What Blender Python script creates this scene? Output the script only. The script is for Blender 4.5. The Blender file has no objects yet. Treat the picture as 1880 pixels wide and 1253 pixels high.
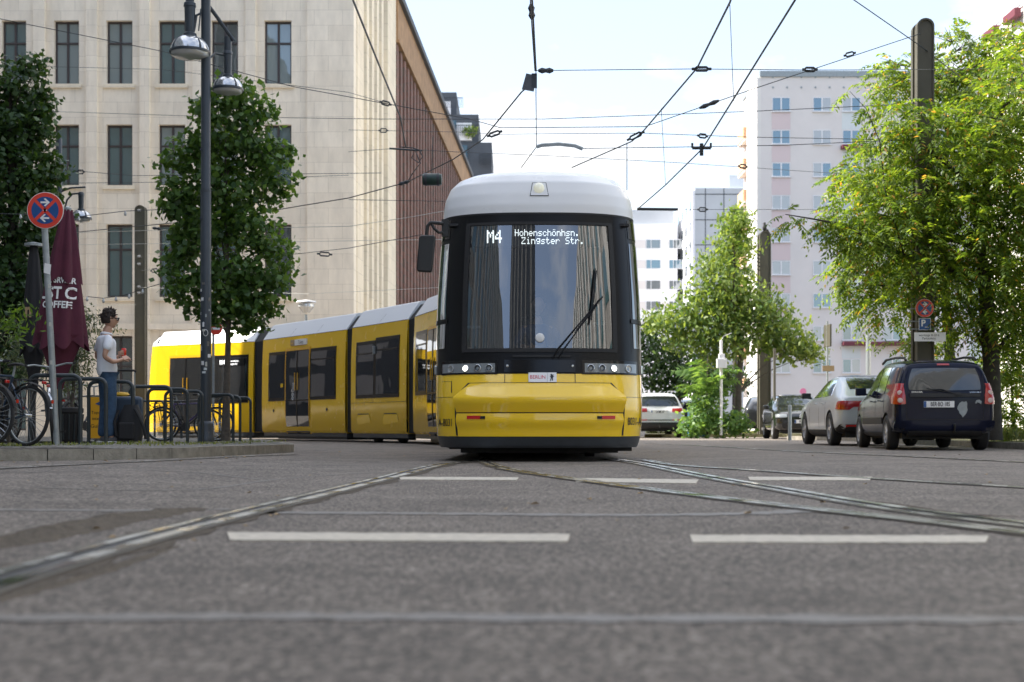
import bpy, bmesh, math, random
import numpy as np
from mathutils import Vector, Matrix
from mathutils.bvhtree import BVHTree
R=math.radians; PI=math.pi
random.seed(7); rng=np.random.default_rng(11)
SC=bpy.context.scene; COL=SC.collection
F=2611.0; CX=940.0; HZ=783.0; CH=0.42      # focal length in photo pixels, principal column, horizon row, eye height
def at(px,py,Y): return ((px-CX)*Y/F, Y, CH+(HZ-py)*Y/F)
def gx(px,Y): return (px-CX)*Y/F
def gz(py,Y): return CH+(HZ-py)*Y/F
def ground(px,py,z=0.0):
    Y=F*(CH-z)/(py-HZ); return ((px-CX)*Y/F,Y)
def smooth(a,b,x):
    t=min(1,max(0,(x-a)/(b-a))); return t*t*(3-2*t)
def roadz(X,Y): return .04*smooth(-1.6,-3.6,X)*smooth(24,17.5,Y)

# ---------------------------------------------------------------- materials
def nt(name):
    m=bpy.data.materials.new(name); m.use_nodes=True
    n=m.node_tree.nodes; l=m.node_tree.links
    return m,n,l,n['Principled BSDF']
def mat(name,col,rough=.6,metal=0,emit=None,es=0,coat=0,var=0,vscale=3,bump=0,bscale=40,ior=None,spec=None,dirt=0):
    m,n,l,p=nt(name)
    p.inputs['Base Color'].default_value=(*col,1); p.inputs['Roughness'].default_value=rough; p.inputs['Metallic'].default_value=metal
    if emit: p.inputs['Emission Color'].default_value=(*emit,1); p.inputs['Emission Strength'].default_value=es
    if coat: p.inputs['Coat Weight'].default_value=coat; p.inputs['Coat Roughness'].default_value=.04
    if ior: p.inputs['IOR'].default_value=ior
    tc=None
    if var or bump or dirt:
        tc=n.new('ShaderNodeTexCoord')
    if var:
        t=n.new('ShaderNodeTexNoise'); t.inputs['Scale'].default_value=vscale; t.inputs['Detail'].default_value=6; t.inputs['Roughness'].default_value=.65
        l.new(tc.outputs['Object'],t.inputs['Vector'])
        r=n.new('ShaderNodeValToRGB'); r.color_ramp.elements[0].position=.3; r.color_ramp.elements[1].position=.72
        r.color_ramp.elements[0].color=(*[c*(1-var) for c in col],1); r.color_ramp.elements[1].color=(*[min(1,c*(1+var)) for c in col],1)
        l.new(t.outputs['Fac'],r.inputs['Fac']); l.new(r.outputs['Color'],p.inputs['Base Color'])
    if dirt:
        t=n.new('ShaderNodeTexNoise'); t.inputs['Scale'].default_value=2.5; t.inputs['Detail'].default_value=8
        l.new(tc.outputs['Object'],t.inputs['Vector'])
        mr=n.new('ShaderNodeMapRange'); mr.inputs['From Min'].default_value=.35; mr.inputs['From Max'].default_value=.7
        mr.inputs['To Min'].default_value=rough*.6; mr.inputs['To Max'].default_value=min(1,rough+dirt)
        l.new(t.outputs['Fac'],mr.inputs['Value']); l.new(mr.outputs['Result'],p.inputs['Roughness'])
    if bump:
        t=n.new('ShaderNodeTexNoise'); t.inputs['Scale'].default_value=bscale; t.inputs['Detail'].default_value=5
        l.new(tc.outputs['Object'],t.inputs['Vector'])
        b=n.new('ShaderNodeBump'); b.inputs['Strength'].default_value=bump; b.inputs['Distance'].default_value=.02
        l.new(t.outputs['Fac'],b.inputs['Height']); l.new(b.outputs['Normal'],p.inputs['Normal'])
    return m
def glassmat(name,tint,refl=.3,trans=.5,rough=.0):
    m,n,l,p=nt(name); n.remove(p); o=n['Material Output']
    tr=n.new('ShaderNodeBsdfTransparent'); tr.inputs['Color'].default_value=(*[c*trans for c in tint],1)
    g=n.new('ShaderNodeBsdfGlossy'); g.inputs['Roughness'].default_value=rough; g.inputs['Color'].default_value=(.95,.97,1,1)
    lw=n.new('ShaderNodeFresnel'); lw.inputs['IOR'].default_value=1.5
    mr=n.new('ShaderNodeMapRange'); mr.inputs['From Min'].default_value=.04; mr.inputs['To Min'].default_value=refl; mr.inputs['To Max'].default_value=1
    mx=n.new('ShaderNodeMixShader'); l.new(lw.outputs['Fac'],mr.inputs['Value']); l.new(mr.outputs['Result'],mx.inputs['Fac'])
    l.new(tr.outputs[0],mx.inputs[1]); l.new(g.outputs[0],mx.inputs[2]); l.new(mx.outputs[0],o.inputs['Surface'])
    return m
def darkglass(name,col,refl=.25,rough=.02,wav=0):
    m,n,l,p=nt(name); n.remove(p); o=n['Material Output']
    d=n.new('ShaderNodeBsdfDiffuse'); d.inputs['Color'].default_value=(*col,1)
    g=n.new('ShaderNodeBsdfGlossy'); g.inputs['Roughness'].default_value=rough; g.inputs['Color'].default_value=(.93,.96,1,1)
    lw=n.new('ShaderNodeFresnel'); lw.inputs['IOR'].default_value=1.5
    mr=n.new('ShaderNodeMapRange'); mr.inputs['From Min'].default_value=.04; mr.inputs['To Min'].default_value=refl; mr.inputs['To Max'].default_value=1
    mx=n.new('ShaderNodeMixShader'); l.new(lw.outputs['Fac'],mr.inputs['Value']); l.new(mr.outputs['Result'],mx.inputs['Fac'])
    l.new(d.outputs[0],mx.inputs[1]); l.new(g.outputs[0],mx.inputs[2]); l.new(mx.outputs[0],o.inputs['Surface'])
    if wav:
        tc=n.new('ShaderNodeTexCoord'); t=n.new('ShaderNodeTexNoise'); t.inputs['Scale'].default_value=1.1; t.inputs['Detail'].default_value=1
        l.new(tc.outputs['Object'],t.inputs['Vector'])
        b=n.new('ShaderNodeBump'); b.inputs['Strength'].default_value=wav; b.inputs['Distance'].default_value=.05
        l.new(t.outputs['Fac'],b.inputs['Height']); l.new(b.outputs['Normal'],g.inputs['Normal'])
    return m
def brickmat(name,c1,c2,mortar,w,h,axis,rough=.85,ms=.012,off=.5,var=.12,bump=.25):
    m,n,l,p=nt(name); p.inputs['Roughness'].default_value=rough
    tc=n.new('ShaderNodeTexCoord'); sp=n.new('ShaderNodeSeparateXYZ'); cb=n.new('ShaderNodeCombineXYZ')
    l.new(tc.outputs['Object'],sp.inputs[0]); l.new(sp.outputs[axis],cb.inputs[0]); l.new(sp.outputs[2],cb.inputs[1])
    b=n.new('ShaderNodeTexBrick'); b.inputs['Scale'].default_value=1; b.inputs['Brick Width'].default_value=w; b.inputs['Row Height'].default_value=h
    b.inputs['Mortar Size'].default_value=ms; b.inputs['Color1'].default_value=(*c1,1); b.inputs['Color2'].default_value=(*c2,1); b.inputs['Mortar'].default_value=(*mortar,1)
    b.offset=off; l.new(cb.outputs[0],b.inputs['Vector'])
    t=n.new('ShaderNodeTexNoise'); t.inputs['Scale'].default_value=1.2; t.inputs['Detail'].default_value=7; t.inputs['Roughness'].default_value=.7
    mp=n.new('ShaderNodeMapping'); mp.inputs['Scale'].default_value=(1.5,1.5,.45); l.new(tc.outputs['Object'],mp.inputs[0]); l.new(mp.outputs[0],t.inputs['Vector'])
    mr=n.new('ShaderNodeMapRange'); mr.inputs['From Min'].default_value=.3; mr.inputs['From Max'].default_value=.7; mr.inputs['To Min'].default_value=1-var; mr.inputs['To Max'].default_value=1+var
    l.new(t.outputs['Fac'],mr.inputs['Value'])
    mx=n.new('ShaderNodeVectorMath'); mx.operation='SCALE'; l.new(b.outputs['Color'],mx.inputs[0]); l.new(mr.outputs['Result'],mx.inputs['Scale'])
    l.new(mx.outputs[0],p.inputs['Base Color'])
    bp=n.new('ShaderNodeBump'); bp.inputs['Strength'].default_value=bump; bp.inputs['Distance'].default_value=.02; bp.invert=True
    l.new(b.outputs['Fac'],bp.inputs['Height']); l.new(bp.outputs['Normal'],p.inputs['Normal'])
    return m
def leafmat(name,c1,c2,trans=.45,c3=None):
    m,n,l,p=nt(name); n.remove(p); o=n['Material Output']
    g=n.new('ShaderNodeObjectInfo'); tc=n.new('ShaderNodeTexCoord')
    ge=n.new('ShaderNodeNewGeometry')
    r=n.new('ShaderNodeValToRGB'); r.color_ramp.elements[0].color=(*c1,1); r.color_ramp.elements[1].color=(*c2,1)
    if c3:
        e=r.color_ramp.elements.new(.955); e.color=(*c2,1); e=r.color_ramp.elements.new(.975); e.color=(*c3,1); r.color_ramp.elements[-1].color=(*c3,1)
    l.new(ge.outputs['Random Per Island'],r.inputs['Fac'])
    pb=n.new('ShaderNodeBsdfPrincipled'); pb.inputs['Roughness'].default_value=.45; l.new(r.outputs['Color'],pb.inputs['Base Color'])
    tr=n.new('ShaderNodeBsdfTranslucent')
    hs=n.new('ShaderNodeMix'); hs.data_type='RGBA'; hs.blend_type='MULTIPLY'; hs.inputs[0].default_value=1
    l.new(r.outputs['Color'],hs.inputs[6]); hs.inputs[7].default_value=(2.6,2.3,.9,1); l.new(hs.outputs[2],tr.inputs['Color'])
    mx=n.new('ShaderNodeMixShader'); mx.inputs[0].default_value=trans
    l.new(pb.outputs[0],mx.inputs[1]); l.new(tr.outputs[0],mx.inputs[2]); l.new(mx.outputs[0],o.inputs['Surface'])
    return m

M={}
M['yellow']=mat('tram_yellow',(.97,.625,.010),.15,coat=1,dirt=.12)
M['yellow_dull']=mat('tram_side_yellow',(.94,.58,.010),.2,coat=.15,dirt=.12)
M['roofwhite']=mat('tram_roof_white',(.82,.83,.84),.4,coat=.2,dirt=.2)
M['roofgrey']=mat('tram_roof_panel',(.70,.73,.77),.35)
M['gloss_black']=mat('gloss_black',(.010,.010,.011),.12,ior=1.4)
M['satin_black']=mat('satin_black',(.010,.010,.011),.28,ior=1.3)
M['rubber']=mat('rubber_black',(.02,.02,.021),.75,var=.2,vscale=30)
M['skirt']=mat('skirt_grey',(.045,.052,.062),.4,var=.15,vscale=6)
M['under']=mat('underframe_black',(.012,.012,.012),.8)
M['seam']=mat('seam_black',(.01,.01,.01),.6)
M['screen']=glassmat('windscreen_glass',(.80,.9,.93),.20,.7)
M['tglass']=darkglass('tram_tinted_glass',(.012,.013,.014),.10,.015,wav=.12)
M['cornerglass']=darkglass('corner_glass',(.012,.015,.017),.22,.02)
M['orange']=mat('door_trim_yellow',(.8,.42,.01),.35)
M['headlens']=mat('headlight_housing',(.22,.24,.25),.12,coat=.8)
M['lampglass']=mat('lamp_glass',(.55,.57,.58),.1,metal=.7)
M['lampdark']=mat('lamp_bowl',(.05,.055,.06),.15,metal=.5)
M['lamplit']=mat('lamp_lit',(1,1,.95),.3,emit=(1,1,.93),es=1.6)
M['led']=mat('display_led',(1,1,1),.5,emit=(1,1,1),es=.75)
M['red']=mat('reflector_red',(.62,.02,.015),.25,coat=.4)
M['white']=mat('white_paint',(.78,.78,.78),.4)
M['textblack']=mat('black_lettering',(.012,.012,.012),.5)
M['textred']=mat('red_lettering',(.6,.02,.06),.5)
M['mirror']=mat('mirror_shell',(.02,.021,.022),.4,bump=.1,bscale=300)
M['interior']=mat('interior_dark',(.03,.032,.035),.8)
M['interior_light']=mat('interior_grey',(.35,.36,.37),.6)
M['stone']=brickmat('limestone_front',(.84,.765,.64),(.78,.705,.585),(.67,.605,.50),1.15,.62,0,ms=.012)
M['stone_side']=brickmat('limestone_side',(.82,.74,.59),(.76,.68,.54),(.62,.55,.44),1.3,.62,1,ms=.012)
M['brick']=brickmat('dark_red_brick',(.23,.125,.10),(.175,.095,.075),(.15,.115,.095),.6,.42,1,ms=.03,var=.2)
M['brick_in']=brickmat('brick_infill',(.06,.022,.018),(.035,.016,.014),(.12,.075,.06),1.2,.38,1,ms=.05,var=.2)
M['frieze']=mat('brown_stone_frieze',(.36,.22,.115),.8,var=.3,vscale=1.4,bump=.2,bscale=3)
M['wframe']=mat('bronze_window_frame',(.055,.045,.045),.45)
M['wglass']=darkglass('office_glass',(.06,.12,.125),.16,.01,wav=.1); M['wglass2']=darkglass('office_glass_blind',(.20,.25,.25),.14,.01,wav=.1); M['wglass3']=darkglass('office_glass_dark',(.03,.05,.055),.18,.01,wav=.1)
M['aptwall']=mat('pale_render',(.70,.66,.635),.9,var=.04,vscale=.5)
M['aptside']=mat('white_render',(.75,.72,.68),.9,var=.05,vscale=.5)
M['aptpink']=mat('pink_render',(.66,.55,.545),.9)
M['aptcyan']=mat('pale_green_render',(.64,.68,.68),.9)
M['aptblue']=darkglass('apartment_glass_blue',(.05,.13,.19),.2,.02)
M['aptgrey']=darkglass('apartment_glass_grey',(.10,.12,.13),.2,.02)
M['curtain']=darkglass('curtained_glass',(.40,.41,.41),.12,.05)
M['winwhite']=mat('white_window_frame',(.72,.72,.73),.4)
M['awning']=mat('maroon_awning',(.14,.03,.045),.7)
M['panelgrey']=mat('blue_grey_panel',(.50,.52,.54),.35,var=.08,vscale=.3)
M['farwhite']=mat('far_white_wall',(.80,.80,.82),.85)
M['orangebalc']=mat('orange_balcony',(.68,.42,.25),.8)
M['darkclad']=mat('dark_cladding',(.075,.085,.10),.7,var=.15,vscale=.6)
M['polegreen']=mat('painted_steel_pole',(.085,.08,.058),.55,var=.18,vscale=1.5)
M['lamppost']=mat('anthracite_lamp_post',(.035,.045,.056),.38,var=.1,vscale=4)
M['reflector']=mat('lamp_reflector',(.55,.56,.57),.18,metal=.8)
M['lampdome']=mat('lamp_dome_glass',(.6,.62,.63),.12,metal=.35)
M['galv']=mat('galvanised_steel',(.30,.33,.34),.45,metal=.35,var=.2,vscale=8)
M['rack']=mat('rack_paint',(.028,.038,.043),.42,var=.1,vscale=10)
M['signred']=mat('sign_red',(.72,.06,.035),.35)
M['signblue']=mat('sign_blue',(.012,.08,.27),.35)
M['signwhite']=mat('sign_white',(.82,.82,.82),.35)
M['maroon']=mat('maroon_canvas',(.088,.014,.032),.85,var=.15,vscale=5)
M['blackcanvas']=mat('black_canvas',(.018,.018,.02),.85)
M['gold']=mat('gold_lettering',(.42,.29,.15),.6)
M['bark']=mat('bark_grey_brown',(.10,.085,.07),.9,var=.35,vscale=14,bump=.6,bscale=30)
M['barkdark']=mat('bark_dark',(.045,.038,.03),.9,var=.3,vscale=10,bump=.6,bscale=20)
M['wire']=mat('wire_dark',(.02,.025,.03),.5)
M['wirelight']=mat('wire_light',(.55,.55,.5),.5)
M['leafmaple']=leafmat('maple_leaf',(.028,.075,.018),(.11,.20,.045),.32)
M['leafdark']=leafmat('ivy_leaf',(.016,.045,.013),(.055,.11,.025),.25)
M['leafail']=leafmat('pinnate_leaf',(.035,.085,.014),(.16,.23,.035),.55,(.30,.17,.05))
M['leafmid']=leafmat('cherry_leaf',(.05,.11,.025),(.20,.27,.08),.42)
M['leafbush']=leafmat('bush_leaf',(.06,.14,.04),(.17,.28,.10),.42)
M['leafolive']=leafmat('olive_leaf',(.045,.07,.04),(.15,.19,.12),.3)
M['leafbamboo']=leafmat('bamboo_leaf',(.035,.09,.015),(.13,.22,.03),.4)
M['grass']=leafmat('grass_blade',(.06,.10,.025),(.20,.22,.09),.35)
M['paint']=mat('road_paint',(.50,.455,.38),.8,var=.28,vscale=22,bump=.2,bscale=80)
M['seal']=mat('bitumen_seal',(.165,.150,.133),.6,var=.3,vscale=20,bump=.2,bscale=60)
M['railhead']=mat('rail_steel',(.56,.55,.50),.18,metal=.9,dirt=.25)
M['railgroove']=mat('rail_groove',(.030,.030,.028),.6)
M['railrust']=mat('rail_side_rust',(.10,.085,.06),.6,var=.4,vscale=12)
M['dirt']=mat('dirt_brown',(.10,.08,.058),.95,var=.5,vscale=25,bump=1,bscale=70)

def asphalt():
    m,n,l,p=nt('asphalt'); tc=n.new('ShaderNodeTexCoord'); gm=n.new('ShaderNodeMapping'); gm.inputs['Scale'].default_value=(1,.42,1); l.new(tc.outputs['Object'],gm.inputs[0])
    def noise(s,d,r=.6,mp=None):
        t=n.new('ShaderNodeTexNoise'); t.inputs['Scale'].default_value=s; t.inputs['Detail'].default_value=d; t.inputs['Roughness'].default_value=r
        l.new(tc.outputs['Object'] if not mp else mp.outputs[0],t.inputs['Vector']); return t
    v=n.new('ShaderNodeTexVoronoi'); v.inputs['Scale'].default_value=95; l.new(gm.outputs[0],v.inputs['Vector'])
    a=noise(42,6,.9,gm); b=noise(1.1,8,.65); c=noise(9,5,.7)
    r=n.new('ShaderNodeValToRGB'); e=r.color_ramp.elements
    e[0].position=.05; e[0].color=(.040,.036,.032,1); e[1].position=.95; e[1].color=(.46,.395,.335,1)
    x=e.new(.5); x.color=(.180,.154,.131,1)
    sp=n.new('ShaderNodeSeparateColor'); l.new(v.outputs['Color'],sp.inputs[0])
    mx=n.new('ShaderNodeMath'); mx.operation='MULTIPLY_ADD'; l.new(sp.outputs[0],mx.inputs[0]); mx.inputs[1].default_value=.45
    m2=n.new('ShaderNodeMath'); m2.operation='MULTIPLY'; l.new(a.outputs['Fac'],m2.inputs[0]); m2.inputs[1].default_value=2.4; m2.use_clamp=False; m3=n.new('ShaderNodeMath'); m3.operation='SUBTRACT'; l.new(m2.outputs[0],m3.inputs[0]); m3.inputs[1].default_value=.93
    l.new(m3.outputs[0],mx.inputs[2]); l.new(mx.outputs[0],r.inputs['Fac'])
    mr=n.new('ShaderNodeMapRange'); mr.inputs['From Min'].default_value=.3; mr.inputs['From Max'].default_value=.7; mr.inputs['To Min'].default_value=.72; mr.inputs['To Max'].default_value=1.28
    l.new(b.outputs['Fac'],mr.inputs['Value'])
    mr2=n.new('ShaderNodeMapRange'); mr2.inputs['From Min'].default_value=.3; mr2.inputs['From Max'].default_value=.7; mr2.inputs['To Min'].default_value=.80; mr2.inputs['To Max'].default_value=1.2
    l.new(c.outputs['Fac'],mr2.inputs['Value'])
    mm=n.new('ShaderNodeMath'); mm.operation='MULTIPLY'; l.new(mr.outputs['Result'],mm.inputs[0]); l.new(mr2.outputs['Result'],mm.inputs[1])
    sc=n.new('ShaderNodeVectorMath'); sc.operation='SCALE'; l.new(r.outputs['Color'],sc.inputs[0]); l.new(mm.outputs[0],sc.inputs['Scale'])
    l.new(sc.outputs[0],p.inputs['Base Color']); p.inputs['Roughness'].default_value=.8
    bp=n.new('ShaderNodeBump'); bp.inputs['Strength'].default_value=.8; bp.inputs['Distance'].default_value=.012
    l.new(mx.outputs[0],bp.inputs['Height']); l.new(bp.outputs['Normal'],p.inputs['Normal'])
    return m
M['asphalt']=asphalt()
def cobble():
    m,n,l,p=nt('small_stone_paving'); tc=n.new('ShaderNodeTexCoord')
    v=n.new('ShaderNodeTexVoronoi'); v.inputs['Scale'].default_value=14; l.new(tc.outputs['Object'],v.inputs['Vector'])
    v2=n.new('ShaderNodeTexVoronoi'); v2.feature='DISTANCE_TO_EDGE'; v2.inputs['Scale'].default_value=14; l.new(tc.outputs['Object'],v2.inputs['Vector'])
    r=n.new('ShaderNodeValToRGB'); r.color_ramp.elements[0].color=(.10,.095,.085,1); r.color_ramp.elements[1].color=(.24,.225,.20,1)
    sp=n.new('ShaderNodeSeparateColor'); l.new(v.outputs['Color'],sp.inputs[0]); l.new(sp.outputs[0],r.inputs['Fac'])
    r2=n.new('ShaderNodeValToRGB'); r2.color_ramp.elements[0].color=(.3,.3,.25,1); r2.color_ramp.elements[1].position=.12
    l.new(v2.outputs['Distance'],r2.inputs['Fac'])
    x=n.new('ShaderNodeMix'); x.data_type='RGBA'; x.blend_type='MULTIPLY'; x.inputs[0].default_value=1; l.new(r.outputs[0],x.inputs[6]); l.new(r2.outputs[0],x.inputs[7])
    l.new(x.outputs[2],p.inputs['Base Color']); p.inputs['Roughness'].default_value=.85
    bp=n.new('ShaderNodeBump'); bp.inputs['Strength'].default_value=.7; bp.inputs['Distance'].default_value=.02; l.new(v2.outputs['Distance'],bp.inputs['Height']); l.new(bp.outputs[0],p.inputs['Normal'])
    return m
M['cobble']=cobble()
M['kerb']=mat('granite_kerb',(.26,.24,.20),.85,var=.35,vscale=6,bump=.5,bscale=45)
M['verge']=mat('dry_grass_verge',(.17,.16,.085),.95,var=.4,vscale=6,bump=.8,bscale=30)

# ---------------------------------------------------------------- mesh builder
class MB:
    def __init__(s): s.v=[]; s.f=[]; s.m=[]
    def add(s,v,f,m=0):
        b=len(s.v); s.v+= [tuple(x) for x in v]; s.f+=[tuple(i+b for i in q) for q in f]; s.m+=[m]*len(f); return s
    def box(s,x0,x1,y0,y1,z0,z1,m=0):
        return s.add([(x0,y0,z0),(x1,y0,z0),(x1,y1,z0),(x0,y1,z0),(x0,y0,z1),(x1,y0,z1),(x1,y1,z1),(x0,y1,z1)],
              [(0,3,2,1),(4,5,6,7),(0,1,5,4),(1,2,6,5),(2,3,7,6),(3,0,4,7)],m)
    def obox(s,c,hx,hy,hz,rot=(0,0,0),m=0):
        from mathutils import Euler
        E=Euler(rot).to_matrix(); c=Vector(c)
        P=[c+E@Vector((a*hx,b*hy,d*hz)) for d in(-1,1) for a,b in((-1,-1),(1,-1),(1,1),(-1,1))]
        return s.add(P,[(0,3,2,1),(4,5,6,7),(0,1,5,4),(1,2,6,5),(2,3,7,6),(3,0,4,7)],m)
    def tube(s,pts,r,n=8,m=0,cap=True,closed=False):
        pts=[Vector(p) for p in pts]; rs=r if isinstance(r,(list,tuple)) else [r]*len(pts)
        V=[];Fc=[]; k=len(pts); up=None
        for i,p in enumerate(pts):
            a=pts[i-1] if (i>0 or closed) else pts[0]; b=pts[(i+1)%k] if (i<k-1 or closed) else pts[-1]
            t=(b-a).normalized()
            if up is None: up=Vector((0,0,1)) if abs(t.z)<.9 else Vector((1,0,0))
            u=(up-t*up.dot(t)); 
            if u.length<1e-5: u=t.orthogonal()
            u.normalize(); w=t.cross(u); up=u
            for j in range(n):
                an=2*PI*j/n; V.append(p+(u*math.cos(an)+w*math.sin(an))*rs[i])
        for i in range(k-1 if not closed else k):
            for j in range(n):
                Fc.append((i*n+j,i*n+(j+1)%n,((i+1)%k)*n+(j+1)%n,((i+1)%k)*n+j))
        if cap and not closed: Fc.append(tuple(range(n-1,-1,-1))); Fc.append(tuple((k-1)*n+j for j in range(n)))
        return s.add(V,Fc,m)
    def cyl(s,p0,p1,r,n=16,m=0,r1=None): return s.tube([p0,p1],[r,r if r1 is None else r1],n,m)
    def lathe(s,prof,c=(0,0,0),n=24,axis='z',m=0,cap=True):
        V=[];Fc=[];k=len(prof)
        for (r,h) in prof:
            for j in range(n):
                a=2*PI*j/n; x,y=r*math.cos(a),r*math.sin(a)
                p={'z':(x,y,h),'y':(x,h,y),'x':(h,x,y)}[axis]; V.append((p[0]+c[0],p[1]+c[1],p[2]+c[2]))
        for i in range(k-1):
            for j in range(n): Fc.append((i*n+j,i*n+(j+1)%n,(i+1)*n+(j+1)%n,(i+1)*n+j))
        if cap: Fc.append(tuple(range(n-1,-1,-1))); Fc.append(tuple((k-1)*n+j for j in range(n)))
        return s.add(V,Fc,m)
    def prism(s,poly,a0,a1,axis='z',m=0):   # polygon in the other two axes, extruded along axis
        def P(p,h): return {'z':(p[0],p[1],h),'y':(p[0],h,p[1]),'x':(h,p[0],p[1])}[axis]
        k=len(poly); V=[P(p,a0) for p in poly]+[P(p,a1) for p in poly]
        Fc=[tuple(range(k-1,-1,-1)),tuple(range(k,2*k))]+[(i,(i+1)%k,(i+1)%k+k,i+k) for i in range(k)]
        return s.add(V,Fc,m)
    def xf(s,Mx): s.v=[tuple(Mx@Vector(p)) for p in s.v]; return s
    def build(s,name,mats,parent=None,sm=None,bev=0,loc=None,kind=None,fixn=False):
        me=bpy.data.meshes.new(name); me.from_pydata(s.v,[],s.f); 
        if not isinstance(mats,(list,tuple)): mats=[mats]
        for k in mats: me.materials.append(M[k] if isinstance(k,str) else k)
        if any(s.m): me.polygons.foreach_set('material_index',s.m)
        if fixn:
            b=bmesh.new(); b.from_mesh(me); bmesh.ops.recalc_face_normals(b,faces=b.faces); b.to_mesh(me); b.free()
        if sm:
            me.shade_smooth(); me.set_sharp_from_angle(angle=R(sm))
        o=bpy.data.objects.new(name,me); COL.objects.link(o)
        if parent: o.parent=parent
        if loc: o.location=loc
        if bev:
            q=o.modifiers.new('b','BEVEL'); q.width=bev; q.segments=2; q.limit_method='ANGLE'
        if kind: o['kind']=kind
        return o
def empty(name,loc=(0,0,0),rz=0,label=None,cat=None,group=None):
    o=bpy.data.objects.new(name,None); COL.objects.link(o); o.location=loc; o.rotation_euler=(0,0,rz); o.empty_display_size=.2
    if label: o['label']=label; o['category']=cat
    if group: o['group']=group
    return o
def tag(o,label,cat,group=None):
    o['label']=label; o['category']=cat
    if group: o['group']=group
    return o
def copy_tree(o,parent=None):
    c=o.copy(); COL.objects.link(c)
    if parent: c.parent=parent
    for ch in list(o.children): copy_tree(ch,c)
    return c
def npmesh(name,V,Fq,mats,parent=None,kind=None,smooth=False):
    me=bpy.data.meshes.new(name); nv=len(V); nf=len(Fq); k=Fq.shape[1]
    me.vertices.add(nv); me.vertices.foreach_set('co',V.astype(np.float32).ravel())
    me.loops.add(nf*k); me.loops.foreach_set('vertex_index',Fq.astype(np.int32).ravel())
    me.polygons.add(nf); me.polygons.foreach_set('loop_start',np.arange(0,nf*k,k,dtype=np.int32))
    me.update(calc_edges=True)
    for q in (mats if isinstance(mats,list) else [mats]): me.materials.append(M[q])
    if smooth: me.shade_smooth()
    o=bpy.data.objects.new(name,me); COL.objects.link(o)
    if parent: o.parent=parent
    if kind: o['kind']=kind
    return o
_tc={}
def textmesh(s,size=1,ax='CENTER',sx=1.0,bold=0):
    k=(s,ax,bold)
    if k not in _tc:
        c=bpy.data.curves.new('t','FONT'); c.body=s; c.align_x=ax; c.align_y='CENTER'; c.size=1; c.resolution_u=3; c.offset=bold
        o=bpy.data.objects.new('t',c); COL.objects.link(o); bpy.context.view_layer.update()
        me=o.evaluated_get(bpy.context.evaluated_depsgraph_get()).to_mesh()
        _tc[k]=([tuple(v.co) for v in me.vertices],[tuple(p.vertices) for p in me.polygons])
        o.evaluated_get(bpy.context.evaluated_depsgraph_get()).to_mesh_clear(); bpy.data.objects.remove(o); bpy.data.curves.remove(c)
    v,f=_tc[k]; return [(x*size*sx,y*size) for x,y,z in v],f
def text_on(mb,s,c,size,right=(1,0,0),up=(0,0,1),m=0,sx=1,bold=0,ax='CENTER'):
    v,f=textmesh(s,size,ax,sx,bold); c=Vector(c); r=Vector(right).normalized(); u=Vector(up).normalized()
    mb.add([c+r*x+u*y for x,y in v],f,m)
def bake(o):
    dg=bpy.context.evaluated_depsgraph_get(); bpy.context.view_layer.update(); dg.update()
    me=bpy.data.meshes.new_from_object(o.evaluated_get(dg)); 
    o.modifiers.clear(); old=o.data; o.data=me; me.name=old.name; return o
def bvh_of(o):
    me=o.data; return BVHTree.FromPolygons([v.co.copy() for v in me.vertices],[tuple(p.vertices) for p in me.polygons])
def squircle(u,v,r):   # square -> rounded square, r in 0..1
    a=u*math.sqrt(1-v*v/2); b=v*math.sqrt(1-u*u/2); return u*(1-r)+a*r, v*(1-r)+b*r
def decal(name,bvh,corners,axis,sgn,mats,parent,off=.006,n=10,r=.12,rim=.015,mtx=None,fallback=None):
    """patch following a body: corners bl,br,tr,tl in the two axes other than axis; cast along axis from side sgn."""
    mb=MB(); V=[]; 
    for j in range(n+1):
        for i in range(n+1):
            u,v=squircle(2*i/n-1,2*j/n-1,r); u=(u+1)/2; v=(v+1)/2
            a=[(1-u)*(1-v)*corners[0][k]+u*(1-v)*corners[1][k]+u*v*corners[2][k]+(1-u)*v*corners[3][k] for k in(0,1)]
            if axis=='x': o=Vector((sgn*9,a[0],a[1])); d=Vector((-sgn,0,0))
            else: o=Vector((a[0],sgn*9,a[1])); d=Vector((0,-sgn,0))
            h=bvh.ray_cast(o,d)
            if h[0] is None: V.append(None); continue
            nn=h[1]; 
            if nn.dot(d)>0: nn=-nn
            V.append(h[0]-d*off*.3+nn*off)
    W=n+1; last=None
    for i,p in enumerate(V):
        if p is None:
            q=[x for x in V if x is not None]
            if not q: return None
            V[i]=min(q,key=lambda x:abs((i%W)-(V.index(x)%W))+abs(i//W-V.index(x)//W)) if len(q)<400 else q[0]
            V[i]=V[i].copy()
    Fc=[(j*W+i,j*W+i+1,(j+1)*W+i+1,(j+1)*W+i) for j in range(n) for i in range(n)]
    b=list(range(W))+[j*W+n for j in range(1,W)]+[n*W+i for i in range(n-1,-1,-1)]+[j*W for j in range(n-1,0,-1)]
    dd=Vector((-sgn,0,0)) if axis=='x' else Vector((0,-sgn,0))
    V2=list(V); st=len(V2)
    for i in b: V2.append(V[i]+dd*rim)
    k=len(b); Fc+=[(b[i],st+i,st+(i+1)%k,b[(i+1)%k]) for i in range(k)]
    mb.add(V2,Fc); return mb.build(name,mats,parent,sm=40)

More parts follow.
